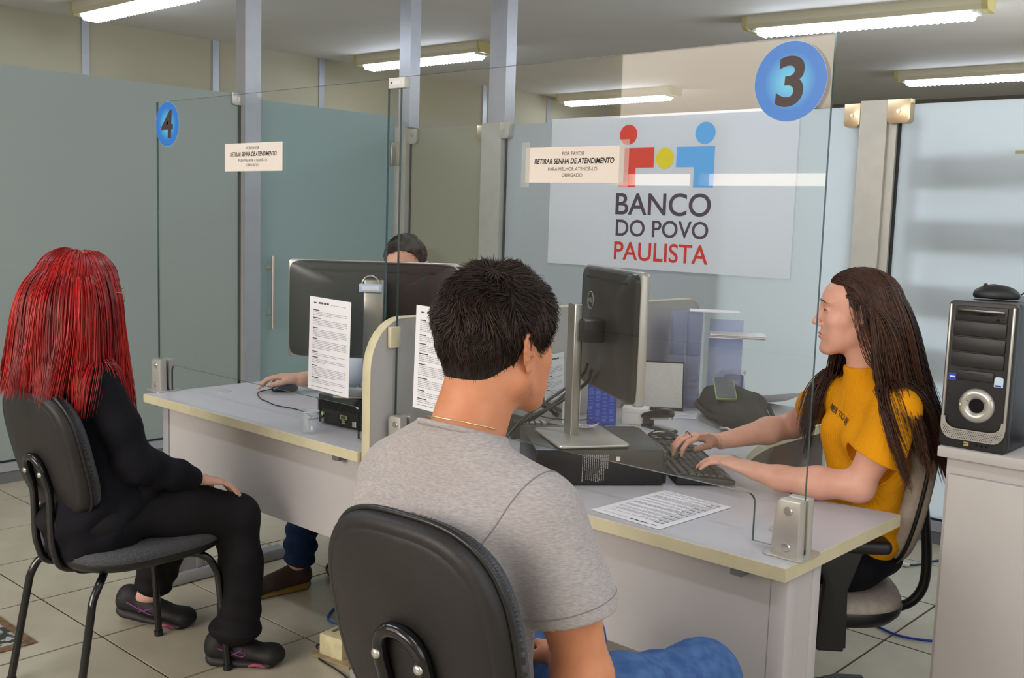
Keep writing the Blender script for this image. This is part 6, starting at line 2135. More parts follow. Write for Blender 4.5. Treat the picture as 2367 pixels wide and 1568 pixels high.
    c.ecap((-1.28, 1.160, 0.965), (-1.05, 1.160, 0.965), (0, 1, 0), 0.085, 0.072, 0.085, 0.072, 0.04)
    for sx in (-1, 1):
        X0 = -1.165 + sx * 0.070; X1 = -1.165 + sx * 0.150
        c.cap((X0, 1.150, 1.052), (X1, 1.170, 1.000), 0.050, 0.057, 0.05)
    c.cap((-1.165, 1.158, 1.03), (-1.162, 1.168, 1.105), 0.078, 0.0725, 0.03)
    # shoulder blades
    for sx in (-1, 1):
        c.ell((-1.165 + sx * 0.085, 1.075, 0.93), (0.065, 0.030, 0.075), None, 0.04)
    c.chain([(-1.000, 1.180, 0.985), (-0.958, 1.196, 0.87), (-0.946, 1.201, 0.835)], [0.069, 0.069, 0.069], 0.03)
    c.chain([(-1.318, 1.18, 0.985), (-1.375, 1.215, 0.87), (-1.39, 1.235, 0.82)], [0.066, 0.064, 0.063], 0.03)
    # hem of the shirt bunching at the waist
    c.ell((-1.02, 1.17, 0.60), (0.055, 0.11, 0.06), None, 0.04)
    c.ell((-1.01, 1.22, 0.555), (0.06, 0.11, 0.045), None, 0.04)
    # cut sleeve end, open sleeve and neck
    ax = _n3(np.array((-0.930, 1.215, 0.745)) - np.array((-0.958, 1.196, 0.86)))
    e = np.array((-0.950, 1.200, 0.842))
    c.p.append((lambda P: -(np.maximum((P - e) @ -ax, np.linalg.norm(P - e, axis=-1) - 0.12)) * -1, e - 0.12, e + 0.12, 0.002, 'x'))
    c.p.pop()
    def cutfn(P):
        return np.maximum(-((P - e) @ ax), np.linalg.norm(P - e, axis=-1) - 0.115)
    c.p.append((cutfn, e - 0.115, e + 0.115, 0.002, 's'))
    c.cap(e - ax * 0.05, e + ax * 0.1, 0.062, 0.064, 0.002, 's')
    # neck opening
    c.plane((-1.165, 1.10, 1.122), (0, 0.30, 1), 0.004)
    c.cap((-1.163, 1.172, 1.135), (-1.160, 1.20, 1.30), 0.0665, 0.090, 0.004, 's')
    w1 = cloth(0.0022, 17, 1.0)
    def warp(x, y, z):
        f = w1(x, y, z)
        # drag folds low on the right side
        m = np.clip((0.78 - z) / 0.2, 0, 1) * np.clip((x + 1.15) / 0.12, 0, 1)
        f = f + 0.007 * m * np.sin(70 * (z * 0.9 + 0.6 * x + 0.35 * y)) * np.sin(26 * (y - 0.5 * z))
        # fold from armpit to the hem and across the back
        m2 = np.exp(-((x + 1.045) / 0.045) ** 2) * np.clip((0.93 - z) / 0.1, 0, 1)
        f = f + 0.005 * m2 * np.sin(34 * (x * 2.0 + 0.25 * z))
        return f
    V, F = c.mesh(0.0042, warp=warp)
    sh_ = sdf_obj('t_shirt', [(V, F)], m_sh, p)
    # seams: armhole and sleeve hem, laid on the cloth
    def ssh(P):
        return sdf_eval(c, P) + warp(P[:, 0], P[:, 1], P[:, 2])
    m_seam = mat('grey_seam', (128, 124, 125), rough=0.95)
    def ring_on(c0, nrm, r0, a0=0.0, a1=2 * PI, n=60):
        nrm = _n3(nrm); u_ = _n3(np.cross(nrm, (0, 1, 0))); v_ = np.cross(nrm, u_)
        A_ = np.linspace(a0, a1, n)
        P = np.asarray(c0) + r0 * (np.cos(A_)[:, None] * u_ + np.sin(A_)[:, None] * v_)
        d = np.asarray(c0) - P; d /= np.linalg.norm(d, axis=1, keepdims=True)
        for _ in range(60):
            P = P + d * np.clip(ssh(P), -0.003, 0.02)[:, None] * 0.7
        return [p - q * 0.0003 for p, q in zip(P, d)]
    MB().tube(ring_on((-1.030, 1.172, 0.955), (0.93, 0.10, -0.36), 0.17), 0.0011, 5).build('armhole_seam', m_seam, sh_, 60, world=True)
    MB().tube(ring_on(e - ax * 0.022, ax, 0.11), 0.0009, 5).build('hem_stitch', m_seam, sh_, 60, world=True)
    # collar rib
    N = 56; pts = []
    for k in range(N):
        a = 2 * PI * k / N
        x, y = 0.0700 * math.cos(a), 0.0705 * math.sin(a)
        z = 1.122 - 0.30 * (1.170 + y - 1.10)
        pts.append((-1.163 + x, 1.170 + y, z - 0.004))
    MB().tube(pts, 0.0052, 8, close=True).build('collar', m_sh, sh_, 60, world=True)
    # necklace
    pts = []
    for k in range(64):
        a = 2 * PI * k / 64
        pts.append((-1.162 + 0.0605 * math.cos(a), 1.170 + 0.0615 * math.sin(a), 1.1290 - 0.30 * (0.07 + 0.0615 * math.sin(a)) + 0.003 * math.cos(a)))
    MB().tube(pts, 0.0011, 6, close=True).build('necklace', mat('gold_chain', (222, 196, 150), rough=0.25, metal=0.9), p, 60, world=True)
    # jeans
    m_j = mat('blue_jeans', (62, 92, 142), rough=0.9, spec=0.1, rgb2=(82, 114, 164), nscale=34, bump=0.12, bscale=700, detail=8)
    j = Sdf(0.03)
    j.ell((-1.16, 1.155, 0.545), (0.185, 0.145, 0.085), None, 0.0)
    j.chain([(-1.065, 1.19, 0.56), (-1.03, 1.45, 0.575), (-1.015, 1.70, 0.555)], [0.088, 0.086, 0.076], 0.05)
    j.chain([(-1.265, 1.19, 0.56), (-1.31, 1.45, 0.57), (-1.33, 1.68, 0.550)], [0.088, 0.084, 0.074], 0.05)
    j.chain([(-1.015, 1.70, 0.550), (-1.005, 1.70, 0.34), (-1.00, 1.67, 0.12)], [0.074, 0.064, 0.056], 0.03)
    j.chain([(-1.33, 1.68, 0.545), (-1.335, 1.69, 0.34), (-1.34, 1.67, 0.12)], [0.072, 0.062, 0.056], 0.03)
    w2 = lambda x, y, z: 0.003 * np.sin(46 * (y * 0.5 + x) + 3 * np.sin(20 * z)) * np.sin(30 * (z + y * 0.4)) + 0.002 * np.sin(70 * (y + z * 0.3))
    jo = sdf_obj('jeans', [j.mesh(0.0055, warp=w2)], m_j, p)
    MB().tube(catmull([(-0.970, 1.26, 0.625), (-0.953, 1.42, 0.622), (-0.944, 1.60, 0.592), (-0.944, 1.70, 0.566)], 6), 0.0016, 6).build('side_seam', mat('seam_pale', (116, 146, 190), rough=0.9), jo, 60, world=True)
    m_s = mat('man_shoe', (50, 50, 56), rough=0.6)
    for (x0) in (-1.00, -1.34):
        shoe('shoe', (x0, 1.60), (x0 + (0.02 if x0 > -1.2 else -0.02), 1.88), 0.0, m_s, m_white_pl, p)
    return p
man_grey()

# ------------------------------------------------------------------ the red haired visitor (left)
def red_haired():
    m_sk = skin_mat('skin_fair_rose', (206, 160, 146), (214, 170, 156))
    H = Head((-2.925, 1.375, 1.190), (0.12, 1.0, -0.12), (0.0, 0.12, 1), 0.94, True)
    s = Sdf(0.015)
    H.add(s)
    s.cap(H.w((0, -0.03, -0.06)), (-2.925, 1.335, 1.00), 0.046, 0.052, 0.03)
    s.ecap((-2.92, 1.36, 0.95), (-2.90, 1.39, 0.56), (1, 0, 0), 0.115, 0.065, 0.12, 0.08, 0.04)
    shR, elR, wrR = (-2.785, 1.355, 0.945), (-2.735, 1.43, 0.705), (-2.752, 1.625, 0.630)
    s.chain([(-2.92, 1.345, 0.985), shR, elR, wrR], [0.045, 0.040, 0.034, 0.0225], 0.02)
    hd = hand(s, (-2.752, 1.635, 0.628), (0.04, 0.97, -0.22), (0.0, -0.2, -1.0), (-1, 0.2, 0), 0.92, (14, 18, 12), 8)
    shL, elL, wrL = (-3.060, 1.335, 0.945), (-3.12, 1.42, 0.71), (-3.02, 1.62, 0.60)
    s.chain([(-2.92, 1.345, 0.985), shL, elL, wrL], [0.045, 0.040, 0.034, 0.023], 0.02)
    hand(s, wrL, (0.3, 0.9, -0.2), (0, 0, -1), (1, 0, 0), 0.92, (14, 18, 12))
    s.chain([(-2.83, 1.40, 0.535), (-2.765, 1.78, 0.485), (-2.735, 1.765, 0.10)], [0.065, 0.045, 0.032], 0.02)
    s.chain([(-2.98, 1.40, 0.535), (-3.06, 1.77, 0.485), (-3.225, 1.745, 0.115)], [0.065, 0.045, 0.032], 0.02)
    s.chain([(-3.225, 1.745, 0.115), (-3.30, 1.705, 0.07)], [0.030, 0.026], 0.02)
    fine = [(0.0025, (-3.05, 1.24, 1.04), (-2.80, 1.55, 1.34)), (0.0024, (-2.83, 1.64, 0.50), (-2.66, 1.90, 0.68))]
    p = body_mesh('person', s, fine, m_sk, 0.009)
    props(p, 'person with long bright red hair and glasses in black clothes, seated at the left', 'person')
    H.face_details(p, mat('iris_brown', (0, 0, 0)), mat('brow_red', (120, 30, 20), rough=0.7), mat('lip_rose', (190, 104, 100), rough=0.45))
    # glasses
    m_gl = mat('gold_wire', (190, 168, 120), rough=0.3, metal=0.9)
    mb = MB()
    for sx in (-1, 1):
        mb.tube([H.w((sx * 0.033 + 0.024 * math.cos(a), 0.116 - 0.006 * abs(math.cos(a)), 0.002 + 0.023 * math.sin(a))) for a in [2 * PI * q / 28 for q in range(28)]], 0.0009, 6, close=True)
        mb.tube([H.w((sx * 0.057, 0.112, 0.008)), H.w((sx * 0.074, 0.090, 0.010)), H.w((sx * 0.079, 0.0, 0.008)), H.w((sx * 0.080, -0.012, -0.006))], 0.0010, 6)
    mb.tube([H.w((-0.010, 0.116, 0.008)), H.w((0, 0.120, 0.010)), H.w((0.010, 0.116, 0.008))], 0.0010, 6)
    gl = mb.build('glasses', m_gl, p, 60, world=True)
    for sx in (-1, 1):
        q = MB(); q.disc((0, 0), 0.0235 * 0.94, 0.0225 * 0.94, 28, Matrix.Translation(H.w((sx * 0.033, 0.1145, 0.002))) @ Matrix(H.M.tolist()).to_4x4())
        q.build('lens', clear_glass('lens_glass' if sx < 0 else 'lens_glass_2', (0.99, 0.99, 0.99), 0.4, 1.5), gl, 0, world=True)
    # clothes
    m_bl = mat('black_jersey', (17, 17, 24), rough=0.85, spec=0.2, bump=0.08, bscale=600, sheen=0.0)
    c = Sdf(0.03)
    X = (1, 0, 0)
    c.ecap((-2.90, 1.385, 0.50), (-2.905, 1.385, 0.64), X, 0.170, 0.135, 0.150, 0.110, 0.0)
    c.ecap((-2.905, 1.385, 0.64), (-2.915, 1.375, 0.80), X, 0.145, 0.100, 0.140, 0.095, 0.03)
    c.ecap((-2.915, 1.375, 0.80), (-2.923, 1.355, 0.93), X, 0.142, 0.092, 0.150, 0.078, 0.03)
    for sx in (-1, 1):
        c.cap((-2.923 + sx * 0.045, 1.345, 0.985), (-2.923 + sx * 0.130, 1.350, 0.950), 0.040, 0.048, 0.04)
    c.cap((-2.923, 1.345, 0.985), (-2.924, 1.350, 1.015), 0.052, 0.050, 0.02)
    c.chain([(-2.785, 1.355, 0.940), (-2.755, 1.40, 0.82), (-2.735, 1.432, 0.715)], [0.054, 0.052, 0.050], 0.03)
    c.chain([(-2.735, 1.432, 0.712), (-2.742, 1.53, 0.668), (-2.750, 1.615, 0.636)], [0.051, 0.046, 0.038], 0.03)
    c.chain([(-3.060, 1.335, 0.940), (-3.12, 1.42, 0.712), (-3.03, 1.61, 0.61)], [0.054, 0.050, 0.038], 0.03)
    # tail of the loose top spreading over the lap and the seat
    c.ell((-2.83, 1.40, 0.555), (0.085, 0.14, 0.085), None, 0.05)
    c.ell((-2.80, 1.46, 0.575), (0.055, 0.11, 0.06), None, 0.05)
    def warp(x, y, z):
        f = cloth(0.0025, 16, 2.2)(x, y, z)
        m = np.clip((0.78 - z) / 0.15, 0, 1)
        f += 0.006 * m * np.sin(55 * (y * 0.9 - z * 0.8 + 0.5 * x)) * np.sin(18 * (z + x))
        m = np.exp(-((z - 0.68) / 0.09) ** 2) * (y > 1.45)
        return f + 0.0035 * m * np.sin(90 * (y + 0.4 * z))
    sdf_obj('black_top', [c.mesh(0.005, warp=warp)], m_bl, p)
    m_tr = mat('black_trousers', (20, 19, 23), rough=0.8, spec=0.25, bump=0.05, bscale=500)
    t = Sdf(0.03)
    t.ell((-2.905, 1.385, 0.535), (0.175, 0.150, 0.075), None, 0.0)
    t.chain([(-2.825, 1.42, 0.545), (-2.795, 1.60, 0.530), (-2.765, 1.775, 0.487)], [0.086, 0.084, 0.070], 0.05)
    t.chain([(-2.765, 1.780, 0.480), (-2.752, 1.792, 0.32), (-2.738, 1.775, 0.14)], [0.068, 0.066, 0.068], 0.03)
    t.ell((-2.745, 1.765, 0.125), (0.074, 0.080, 0.042), None, 0.03)
    t.chain([(-2.985, 1.42, 0.545), (-3.02, 1.60, 0.53), (-3.060, 1.765, 0.487)], [0.086, 0.082, 0.070], 0.05)
    t.chain([(-3.060, 1.770, 0.480), (-3.135, 1.765, 0.32), (-3.215, 1.748, 0.165)], [0.068, 0.064, 0.064], 0.03)
    def warp2(x, y, z):
        m = np.clip((0.30 - z) / 0.2, 0, 1)
        return 0.004 * np.sin(24 * (x * 1.4 + y) + 5 * np.sin(9 * z)) * np.sin(17 * (z + y)) + 0.005 * m * np.sin(95 * z + 14 * (x + y))
    sdf_obj('black_trousers', [t.mesh(0.005, warp=warp2)], m_tr, p)
    m_su = mat('sneaker_black', (20, 19, 22), rough=0.65); m_so = mat('sneaker_sole', (34, 32, 34), rough=0.6)
    m_vi = mat('sneaker_violet', (112, 52, 104), rough=0.5); m_pk = mat('sneaker_pink', (150, 70, 92), rough=0.5)
    for (he, to, lf) in (((-2.835, 1.715), (-2.650, 1.880), 0.0), ((-3.345, 1.675), (-3.105, 1.840), 0.030)):
        o, A, sd_, d_ = shoe('sneaker', he, to, 0.0, m_su, m_so, p, 0.030, 0.09, 0.046, lift=lf)
        sr = sd_ if (sd_ @ np.array((0.67, -0.74, 0))) > 0 else -sd_
        S = lambda t_, h_, o_=0.0425: A(t_, h_) + sr * o_
        mb = MB()
        mb.tube([S(0.10, 0.070, 0.036), S(0.25, 0.060, 0.0405), S(0.38, 0.050, 0.0430), S(0.47, 0.043, 0.0445)], 0.0026, 6)
        mb.tube([S(0.36, 0.041, 0.0440), S(0.46, 0.053, 0.0425), S(0.52, 0.060, 0.0395)], 0.0024, 6)
        mb.tube([S(0.36, 0.058, 0.0415), S(0.45, 0.043, 0.0442), S(0.53, 0.040, 0.0445), S(0.57, 0.047, 0.0435), S(0.55, 0.055, 0.0415), S(0.49, 0.053, 0.0425)], 0.0022, 6)
        mb.build('side_stripes', m_vi, o, 60, world=True)
        r_ = MB()
        r_.tube([A(0.60, 0.010) + sr * 0.0462, A(0.68, 0.016) + sr * 0.0470, A(0.76, 0.014) + sr * 0.0465, A(0.82, 0.008) + sr * 0.045], [0.003, 0.006, 0.006, 0.003], 8)
        r_.build('sole_patch', m_pk, o, 60, world=True)
        lc = MB()
        for q_ in range(4):
            tt = 0.36 + q_ * 0.055
            lc.tube([A(tt, 0.094 - q_ * 0.008) - sd_ * 0.022, A(tt + 0.01, 0.101 - q_ * 0.0085), A(tt, 0.094 - q_ * 0.008) + sd_ * 0.022], 0.0026, 6)
        lc.build('laces', m_black, o, 60, world=True)
    # hair
    hm = hair_mat('hair_bright_red', (66, 3, 6), (166, 12, 12), (216, 34, 20), 0.32, 0.45)
    co = Coll()
    co.ell(H.w((0, -0.016, 0.030)), np.array((0.084, 0.106, 0.096)) * H.k, H.M)
    co.ell(H.w((0, 0.010, -0.035)), np.array((0.090, 0.094, 0.110)) * H.k, H.M)
    co.cap(H.w((0, -0.036, 0.030)), (-2.925, 1.305, 0.93), 0.088, 0.092)
    co.cap((-3.045, 1.345, 0.945), (-2.80, 1.355, 0.945), 0.052, 0.052)
    co.cap((-2.92, 1.355, 0.93), (-2.91, 1.375, 0.60), 0.10, 0.115)
    co.cap((-2.785, 1.355, 0.94), (-2.74, 1.43, 0.71), 0.055, 0.052)
    co.cap((-3.06, 1.335, 0.94), (-3.12, 1.42, 0.71), 0.055, 0.052)
    def flow(P, sg, g):
        n = len(P)
        back = np.clip(0.055 - P[:, 1], 0, 0.12) / 0.12
        T = np.zeros((n, 3))
        T += head_dir(H, (0, -1, 0))[None, :] * (0.22 * back - 0.05)[:, None]
        T += head_dir(H, (1, 0, 0))[None, :] * (sg * (0.03 + 0.10 * back))[:, None]
        T += g.normal(size=(n, 3)) * 0.04
        return T
    long_hair(H, p, hm, co, 8500, lambda y: 0.0 * y, (0.40, 0.52), 8, None, 22, radial=1, backlen=0.82, minz=0.30, hugz=0.045, rad0=0.0010, margin=(0.001, 0.018), flow=flow, wave=0.004, clump=0.45)
    # fringe
    g = np.random.default_rng(4); n = 1500
    a = g.uniform(-1.25, 1.25, n)
    st = np.stack([0.060 * np.sin(a) * 0.9, 0.050 + 0.02 * np.cos(a), 0.106 - 0.012 * a * a], 1)
    pts = []
    ly = g.uniform(0.004, 0.014, n)
    for i in range(9):
        t = i / 8
        phi = 0.35 + 1.05 * t
        pts.append(np.stack([(0.080 + ly) * np.sin(a) * math.sin(phi), -0.010 + (0.102 + ly) * np.cos(a) * math.sin(phi), 0.028 + (0.090 + ly) * math.cos(phi) - 0.030 * max(0, t - 0.8) * 5 * np.ones(n)], 1))
    P = np.stack(pts, 1) + g.normal(size=(n, 1, 3)) * 0.0015
    Wp = H.C + (P * H.k) @ H.M.T
    strands_mesh('fringe', Wp, np.full((n, 9), 0.0013) * np.linspace(1, 0.5, 9)[None, :], hm, p)
    cp = Sdf(0.01)
    cp.ell(H.w((0, -0.018, 0.034)), np.array((0.078, 0.100, 0.092)) * H.k, H.M, 0.0)
    cp.ell(H.w((0, 0.120, -0.040)), np.array((0.10, 0.085, 0.105)) * H.k, H.M, 0.01, 's')
    sdf_obj('hair_cap', [cp.mesh(0.004)], mat('hair_cap_red', (120, 12, 12), rough=0.5), p)
    return p
def head_dir(H, d):
    return H.M @ np.asarray(d, float)
red_haired()

# ------------------------------------------------------------------ the woman in yellow (clerk of the right desk)
def woman_yellow():
    m_sk = skin_mat('skin_fair', (214, 158, 136), (222, 168, 148), 0.45)
    H = Head((-1.165, 2.622, 1.222), (-0.86, -0.51, -0.02), (0, 0, 1), 0.95, True)
    s = Sdf(0.015)
    H.add(s)
    nb = (-1.125, 2.640, 1.045)
    s.cap(H.w((0, -0.026, -0.055)), nb, 0.047, 0.051, 0.03)
    axs = np.array((0.80, -0.60, 0))
    N0 = np.array((-1.125, 2.645, 1.0))
    shL = (-1.003, 2.553, 0.995); shR = (-1.250, 2.735, 0.990)
    elL = (-1.080, 2.520, 0.790); wrL = (-1.325, 2.425, 0.798)
    elR = (-1.430, 2.845, 0.850); wrR = (-1.545, 2.625, 0.812)
    s.ecap((-1.120, 2.660, 0.965), (-1.142, 2.70, 0.58), axs, 0.105, 0.055, 0.095, 0.060, 0.04)
    s.chain([(-1.12, 2.645, 1.005), shL], [0.036, 0.040], 0.03); s.chain([(-1.12, 2.645, 1.005), shR], [0.036, 0.040], 0.03)
    s.chain([shL, (-1.040, 2.538, 0.89), elL], [0.045, 0.044, 0.036], 0.02)
    s.ell((-1.078, 2.523, 0.783), (0.038, 0.036, 0.036), None, 0.02)
    s.chain([elL, (-1.17, 2.483, 0.786), (-1.26, 2.450, 0.786), wrL], [0.038, 0.040, 0.031, 0.0235], 0.02)
    s.chain([shR, elR], [0.044, 0.036], 0.02)
    s.chain([elR, (-1.475, 2.77, 0.835), wrR], [0.037, 0.038, 0.0235], 0.02)
    up = np.array((0, 0, -1.0))
    nl = hand(s, (-1.330, 2.423, 0.800), (-1.0, 0.02, 0.16), up, (-0.2, 1, 0), 0.96, None, 12, bends=[(20, 24, 18), (17, 20, 16), (17, 22, 16), (18, 20, 16)])
    nr = hand(s, (-1.550, 2.615, 0.815), (-0.50, -0.84, 0.20), up, (0.84, -0.50, 0), 0.95, None, 12, bends=[(26, 34, 24), (24, 34, 26), (25, 36, 24), (26, 34, 22)])
    for a, b_, cc in (((-1.15, 2.64, 0.53), (-1.53, 2.56, 0.53), (-1.56, 2.57, 0.12)), ((-1.14, 2.78, 0.53), (-1.53, 2.78, 0.53), (-1.56, 2.78, 0.12))):
        s.chain([a, b_, cc], [0.065, 0.048, 0.035], 0.02)
    fine = [(0.0018, (-1.32, 2.50, 1.07), (-1.02, 2.75, 1.345)), (0.0024, (-1.56, 2.34, 0.71), (-0.99, 2.58, 0.90)), (0.0024, (-1.72, 2.44, 0.72), (-1.36, 2.90, 0.93))]
    p = body_mesh('person', s, fine, m_sk, 0.009)
    props(p, 'woman with long brown hair in a yellow top typing at the right desk', 'person')
    H.face_details(p, mat('iris_hazel', (72, 60, 44), rough=0.1), mat('brow_brown', (74, 48, 38), rough=0.8), mat('lip_pink', (188, 104, 98), rough=0.4))
    m_nl = mat('dark_nail_polish', (38, 34, 50), rough=0.15)
    nail_parts(nl, up, m_nl, p, (0, 1, 2, 3)); nail_parts(nr, up, m_nl, p, (0, 1, 2, 3))
    # ring on the right hand
    q_ = nr[0]
    rc = np.array((-1.550, 2.615, 0.815)) + _n3((-0.50, -0.84, 0.20)) * 0.094
    d_ = _n3((-0.30, -0.90, -0.35))
    def ringat(c, d, r):
        a = _n3(np.cross(d, (0, 0, 1))); b = np.cross(a, d)
        return [c + a * r * math.cos(t) + b * r * math.sin(t) for t in [2 * PI * k / 24 for k in range(24)]]
    t_ = _n3(np.cross(_n3((-0.50, -0.84, 0.20)), up))
    if t_ @ np.array((0.84, -0.50, 0)) < 0: t_ = -t_
    MB().tube(ringat(rc + t_ * 0.026 - np.array((0, 0, 0.002)), d_, 0.0088), 0.0013, 6, close=True).build('ring', m_steel, p, 60, world=True)
    MB().tube(ringat(rc - t_ * 0.009 - np.array((0, 0, 0.001)), d_, 0.0092), 0.0016, 6, close=True).build('ring', m_gloss, p, 60, world=True)
    # yellow ribbed top
    m_y = bpy.data.materials.new('yellow_rib')
    m_y.use_nodes = True
    nt = m_y.node_tree; b = nt.nodes['Principled BSDF']
    b.inputs['Base Color'].default_value = (*lin((226, 152, 20)), 1); b.inputs['Roughness'].default_value = 0.9; b.inputs['Specular IOR Level'].default_value = 0.12
    tc = nt.nodes.new('ShaderNodeTexCoord'); mp = nt.nodes.new('ShaderNodeMapping')
    mp.inputs['Rotation'].default_value = (0, 0, R(37))
    wv = nt.nodes.new('ShaderNodeTexWave'); wv.inputs['Scale'].default_value = 42; wv.bands_direction = 'X'; wv.inputs['Distortion'].default_value = 0.4
    bp = nt.nodes.new('ShaderNodeBump'); bp.inputs['Strength'].default_value = 0.5; bp.inputs['Distance'].default_value = 0.0012
    nt.links.new(tc.outputs['Object'], mp.inputs[0]); nt.links.new(mp.outputs[0], wv.inputs['Vector']); nt.links.new(wv.outputs['Fac'], bp.inputs['Height']); nt.links.new(bp.outputs[0], b.inputs['Normal'])
    c = Sdf(0.03)
    c.ecap((-1.145, 2.705, 0.615), (-1.142, 2.700, 0.66), axs, 0.128, 0.098, 0.120, 0.090, 0.0)
    c.ecap((-1.142, 2.700, 0.66), (-1.130, 2.680, 0.82), axs, 0.118, 0.086, 0.128, 0.088, 0.03)
    c.ecap((-1.130, 2.680, 0.82), (-1.122, 2.655, 0.95), axs, 0.130, 0.088, 0.138, 0.072, 0.03)
    f0 = _n3((-0.60, -0.80, 0))
    for sg in (-1, 1):
        c.ell(np.array((-1.115, 2.660, 0.895)) + axs * 0.062 * sg + f0 * 0.052, (0.052, 0.052, 0.055), None, 0.04)
        c.cap(N0 + axs * 0.035 * sg + np.array((0, 0, 0.008)), N0 + axs * 0.115 * sg + np.array((0, 0, -0.014)), 0.048, 0.050, 0.04)
    c.cap((-1.125, 2.648, 1.005), (-1.132, 2.636, 1.075), 0.062, 0.0555, 0.03)
    c.plane((-1.132, 2.636, 1.088), (-0.10, -0.14, 1), 0.003)
    eL = np.array((-1.044, 2.534, 0.868)); aL = _n3(np.array(elL) - np.array(shL))
    c.chain([shL, (-1.036, 2.540, 0.885), (-1.052, 2.532, 0.84)], [0.058, 0.059, 0.060], 0.03)
    c.chain([shR, (-1.34, 2.79, 0.93)], [0.056, 0.054], 0.03)
    def cutf(P):
        return np.maximum(-((P - eL) @ aL), np.linalg.norm(P - eL, axis=-1) - 0.085)
    c.p.append((cutf, eL - 0.085, eL + 0.085, 0.002, 's'))
    c.cap(eL - aL * 0.02, eL + aL * 0.08, 0.054, 0.055, 0.002, 's')
    c.cap((-1.132, 2.636, 1.105), (-1.134, 2.632, 1.20), 0.0515, 0.0530, 0.002, 's')
    def warp(x, y, z):
        m = np.clip((0.80 - z) / 0.15, 0, 1)
        return cloth(0.0018, 15, 3.1)(x, y, z) + 0.0038 * m * np.sin(95 * z + 10 * (x - y)) * np.sin(21 * (x + y) + 2) + 0.0022 * np.sin(52 * (z + 0.5 * x)) * np.exp(-((z - 0.86) / 0.08) ** 2)
    top = sdf_obj('yellow_top', [c.mesh(0.0036, warp=warp)], m_y, p)
    # printed words across the chest, wrapped on the cloth
    tm = text_mb('MER TO BE', 0.0225, Matrix.Rotation(R(-14), 4, 'Z'), 0.0004)
    org = np.array((-1.145, 2.640, 0.950)) + f0 * 0.16
    V = np.array(tm.v); V2 = []
    allp = [q for q in c.p]
    def sdt(P):
        D = np.full(len(P), 1.0)
        for fn, a, b_, k_, op in allp:
            d = fn(P)
            if op == 'u':
                if k_ > 0:
                    hh = np.maximum(k_ - np.abs(D - d), 0) / k_
                    D = np.minimum(D, d) - hh * hh * k_ * 0.25
                else: D = np.minimum(D, d)
            else:
                D = np.maximum(D, -d)
        return D + warp(P[:, 0], P[:, 1], P[:, 2])
    Wp = org + np.outer(V[:, 0] - 0.005, axs) + np.outer(V[:, 1], (0, 0, 1.0))
    for _ in range(50):
        Wp = Wp - f0 * np.clip(sdt(Wp), -0.004, 0.02)[:, None] * 0.8
    tm.v = [tuple(q) for q in (Wp + f0 * 0.0016)]
    tm.build('printed_words', mat('print_olive', (84, 58, 20), rough=0.8), top, 0, world=True)
    # trousers and shoes under the desk
    m_tr = mat('black_jersey', (0, 0, 0))
    t = Sdf(0.03)
    t.ell((-1.165, 2.695, 0.550), (0.125, 0.135, 0.085), None, 0.0)
    t.chain([(-1.15, 2.645, 0.55), (-1.34, 2.60, 0.555), (-1.53, 2.56, 0.54), (-1.56, 2.57, 0.12)], [0.080, 0.076, 0.064, 0.048], 0.04)
    t.chain([(-1.14, 2.78, 0.55), (-1.34, 2.78, 0.555), (-1.53, 2.78, 0.54), (-1.56, 2.78, 0.12)], [0.080, 0.076, 0.064, 0.048], 0.04)
    sdf_obj('black_trousers', [t.mesh(0.007, warp=cloth(0.004, 20, 0.4))], m_tr, p)
    for (y) in (2.57, 2.78):
        shoe('shoe', (-1.50, y), (-1.74, y - 0.02), 0.0, mat('sneaker_black', (0, 0, 0)), mat('sneaker_sole', (0, 0, 0)), p)
    MB().tube([H.w((-0.080, -0.004, -0.040)), H.w((-0.081, -0.004, -0.058))], 0.0014, 6).build('earring', m_steel, p, 60, world=True)
    # hair: parted, one side in front of the right shoulder, the rest down her back
    hm = hair_mat('hair_brown', (40, 22, 15), (68, 40, 27), (104, 64, 40), 0.42, 0.35)
    co = Coll()
    co.ell(H.w((0, -0.014, 0.030)), np.array((0.076, 0.098, 0.090)) * H.k, H.M)
    co.cap(H.w((0, -0.034, 0.026)), (-1.085, 2.665, 1.00), 0.082, 0.080)
    co.cap(np.array(shL) + np.array((-0.01, 0.01, 0.0)), np.array(shR) + np.array((0.01, -0.01, 0)), 0.058, 0.058)
    co.cap((-1.120, 2.655, 0.95), (-1.14, 2.70, 0.60), 0.105, 0.110)
    co.cap(shL, elL, 0.060, 0.050); co.cap(shR, elR, 0.060, 0.050)
    co.ell(H.w((0, 0.05, -0.03)), np.array((0.068, 0.066, 0.092)) * H.k, H.M)
    for sx in (-1, 1):
        co.ell(H.w((sx * 0.080, -0.010, -0.004)), np.array((0.014, 0.030, 0.038)) * H.k, H.M)
    def clear(q, sg):
        z = q[:, 2]
        yl = np.interp(z, [-0.50, -0.20, -0.13, -0.05, 0.0, 0.05, 0.085, 0.115, 0.16], [-0.10, -0.055, 0.012, 0.028, 0.036, 0.052, 0.072, 0.10, 0.2])
        yr = np.interp(z, [-0.2, -0.12, 0.0, 0.06, 0.10, 0.16], [0.3, 0.06, 0.052, 0.060, 0.085, 0.2])
        return np.where(sg < 0, yl, yr)
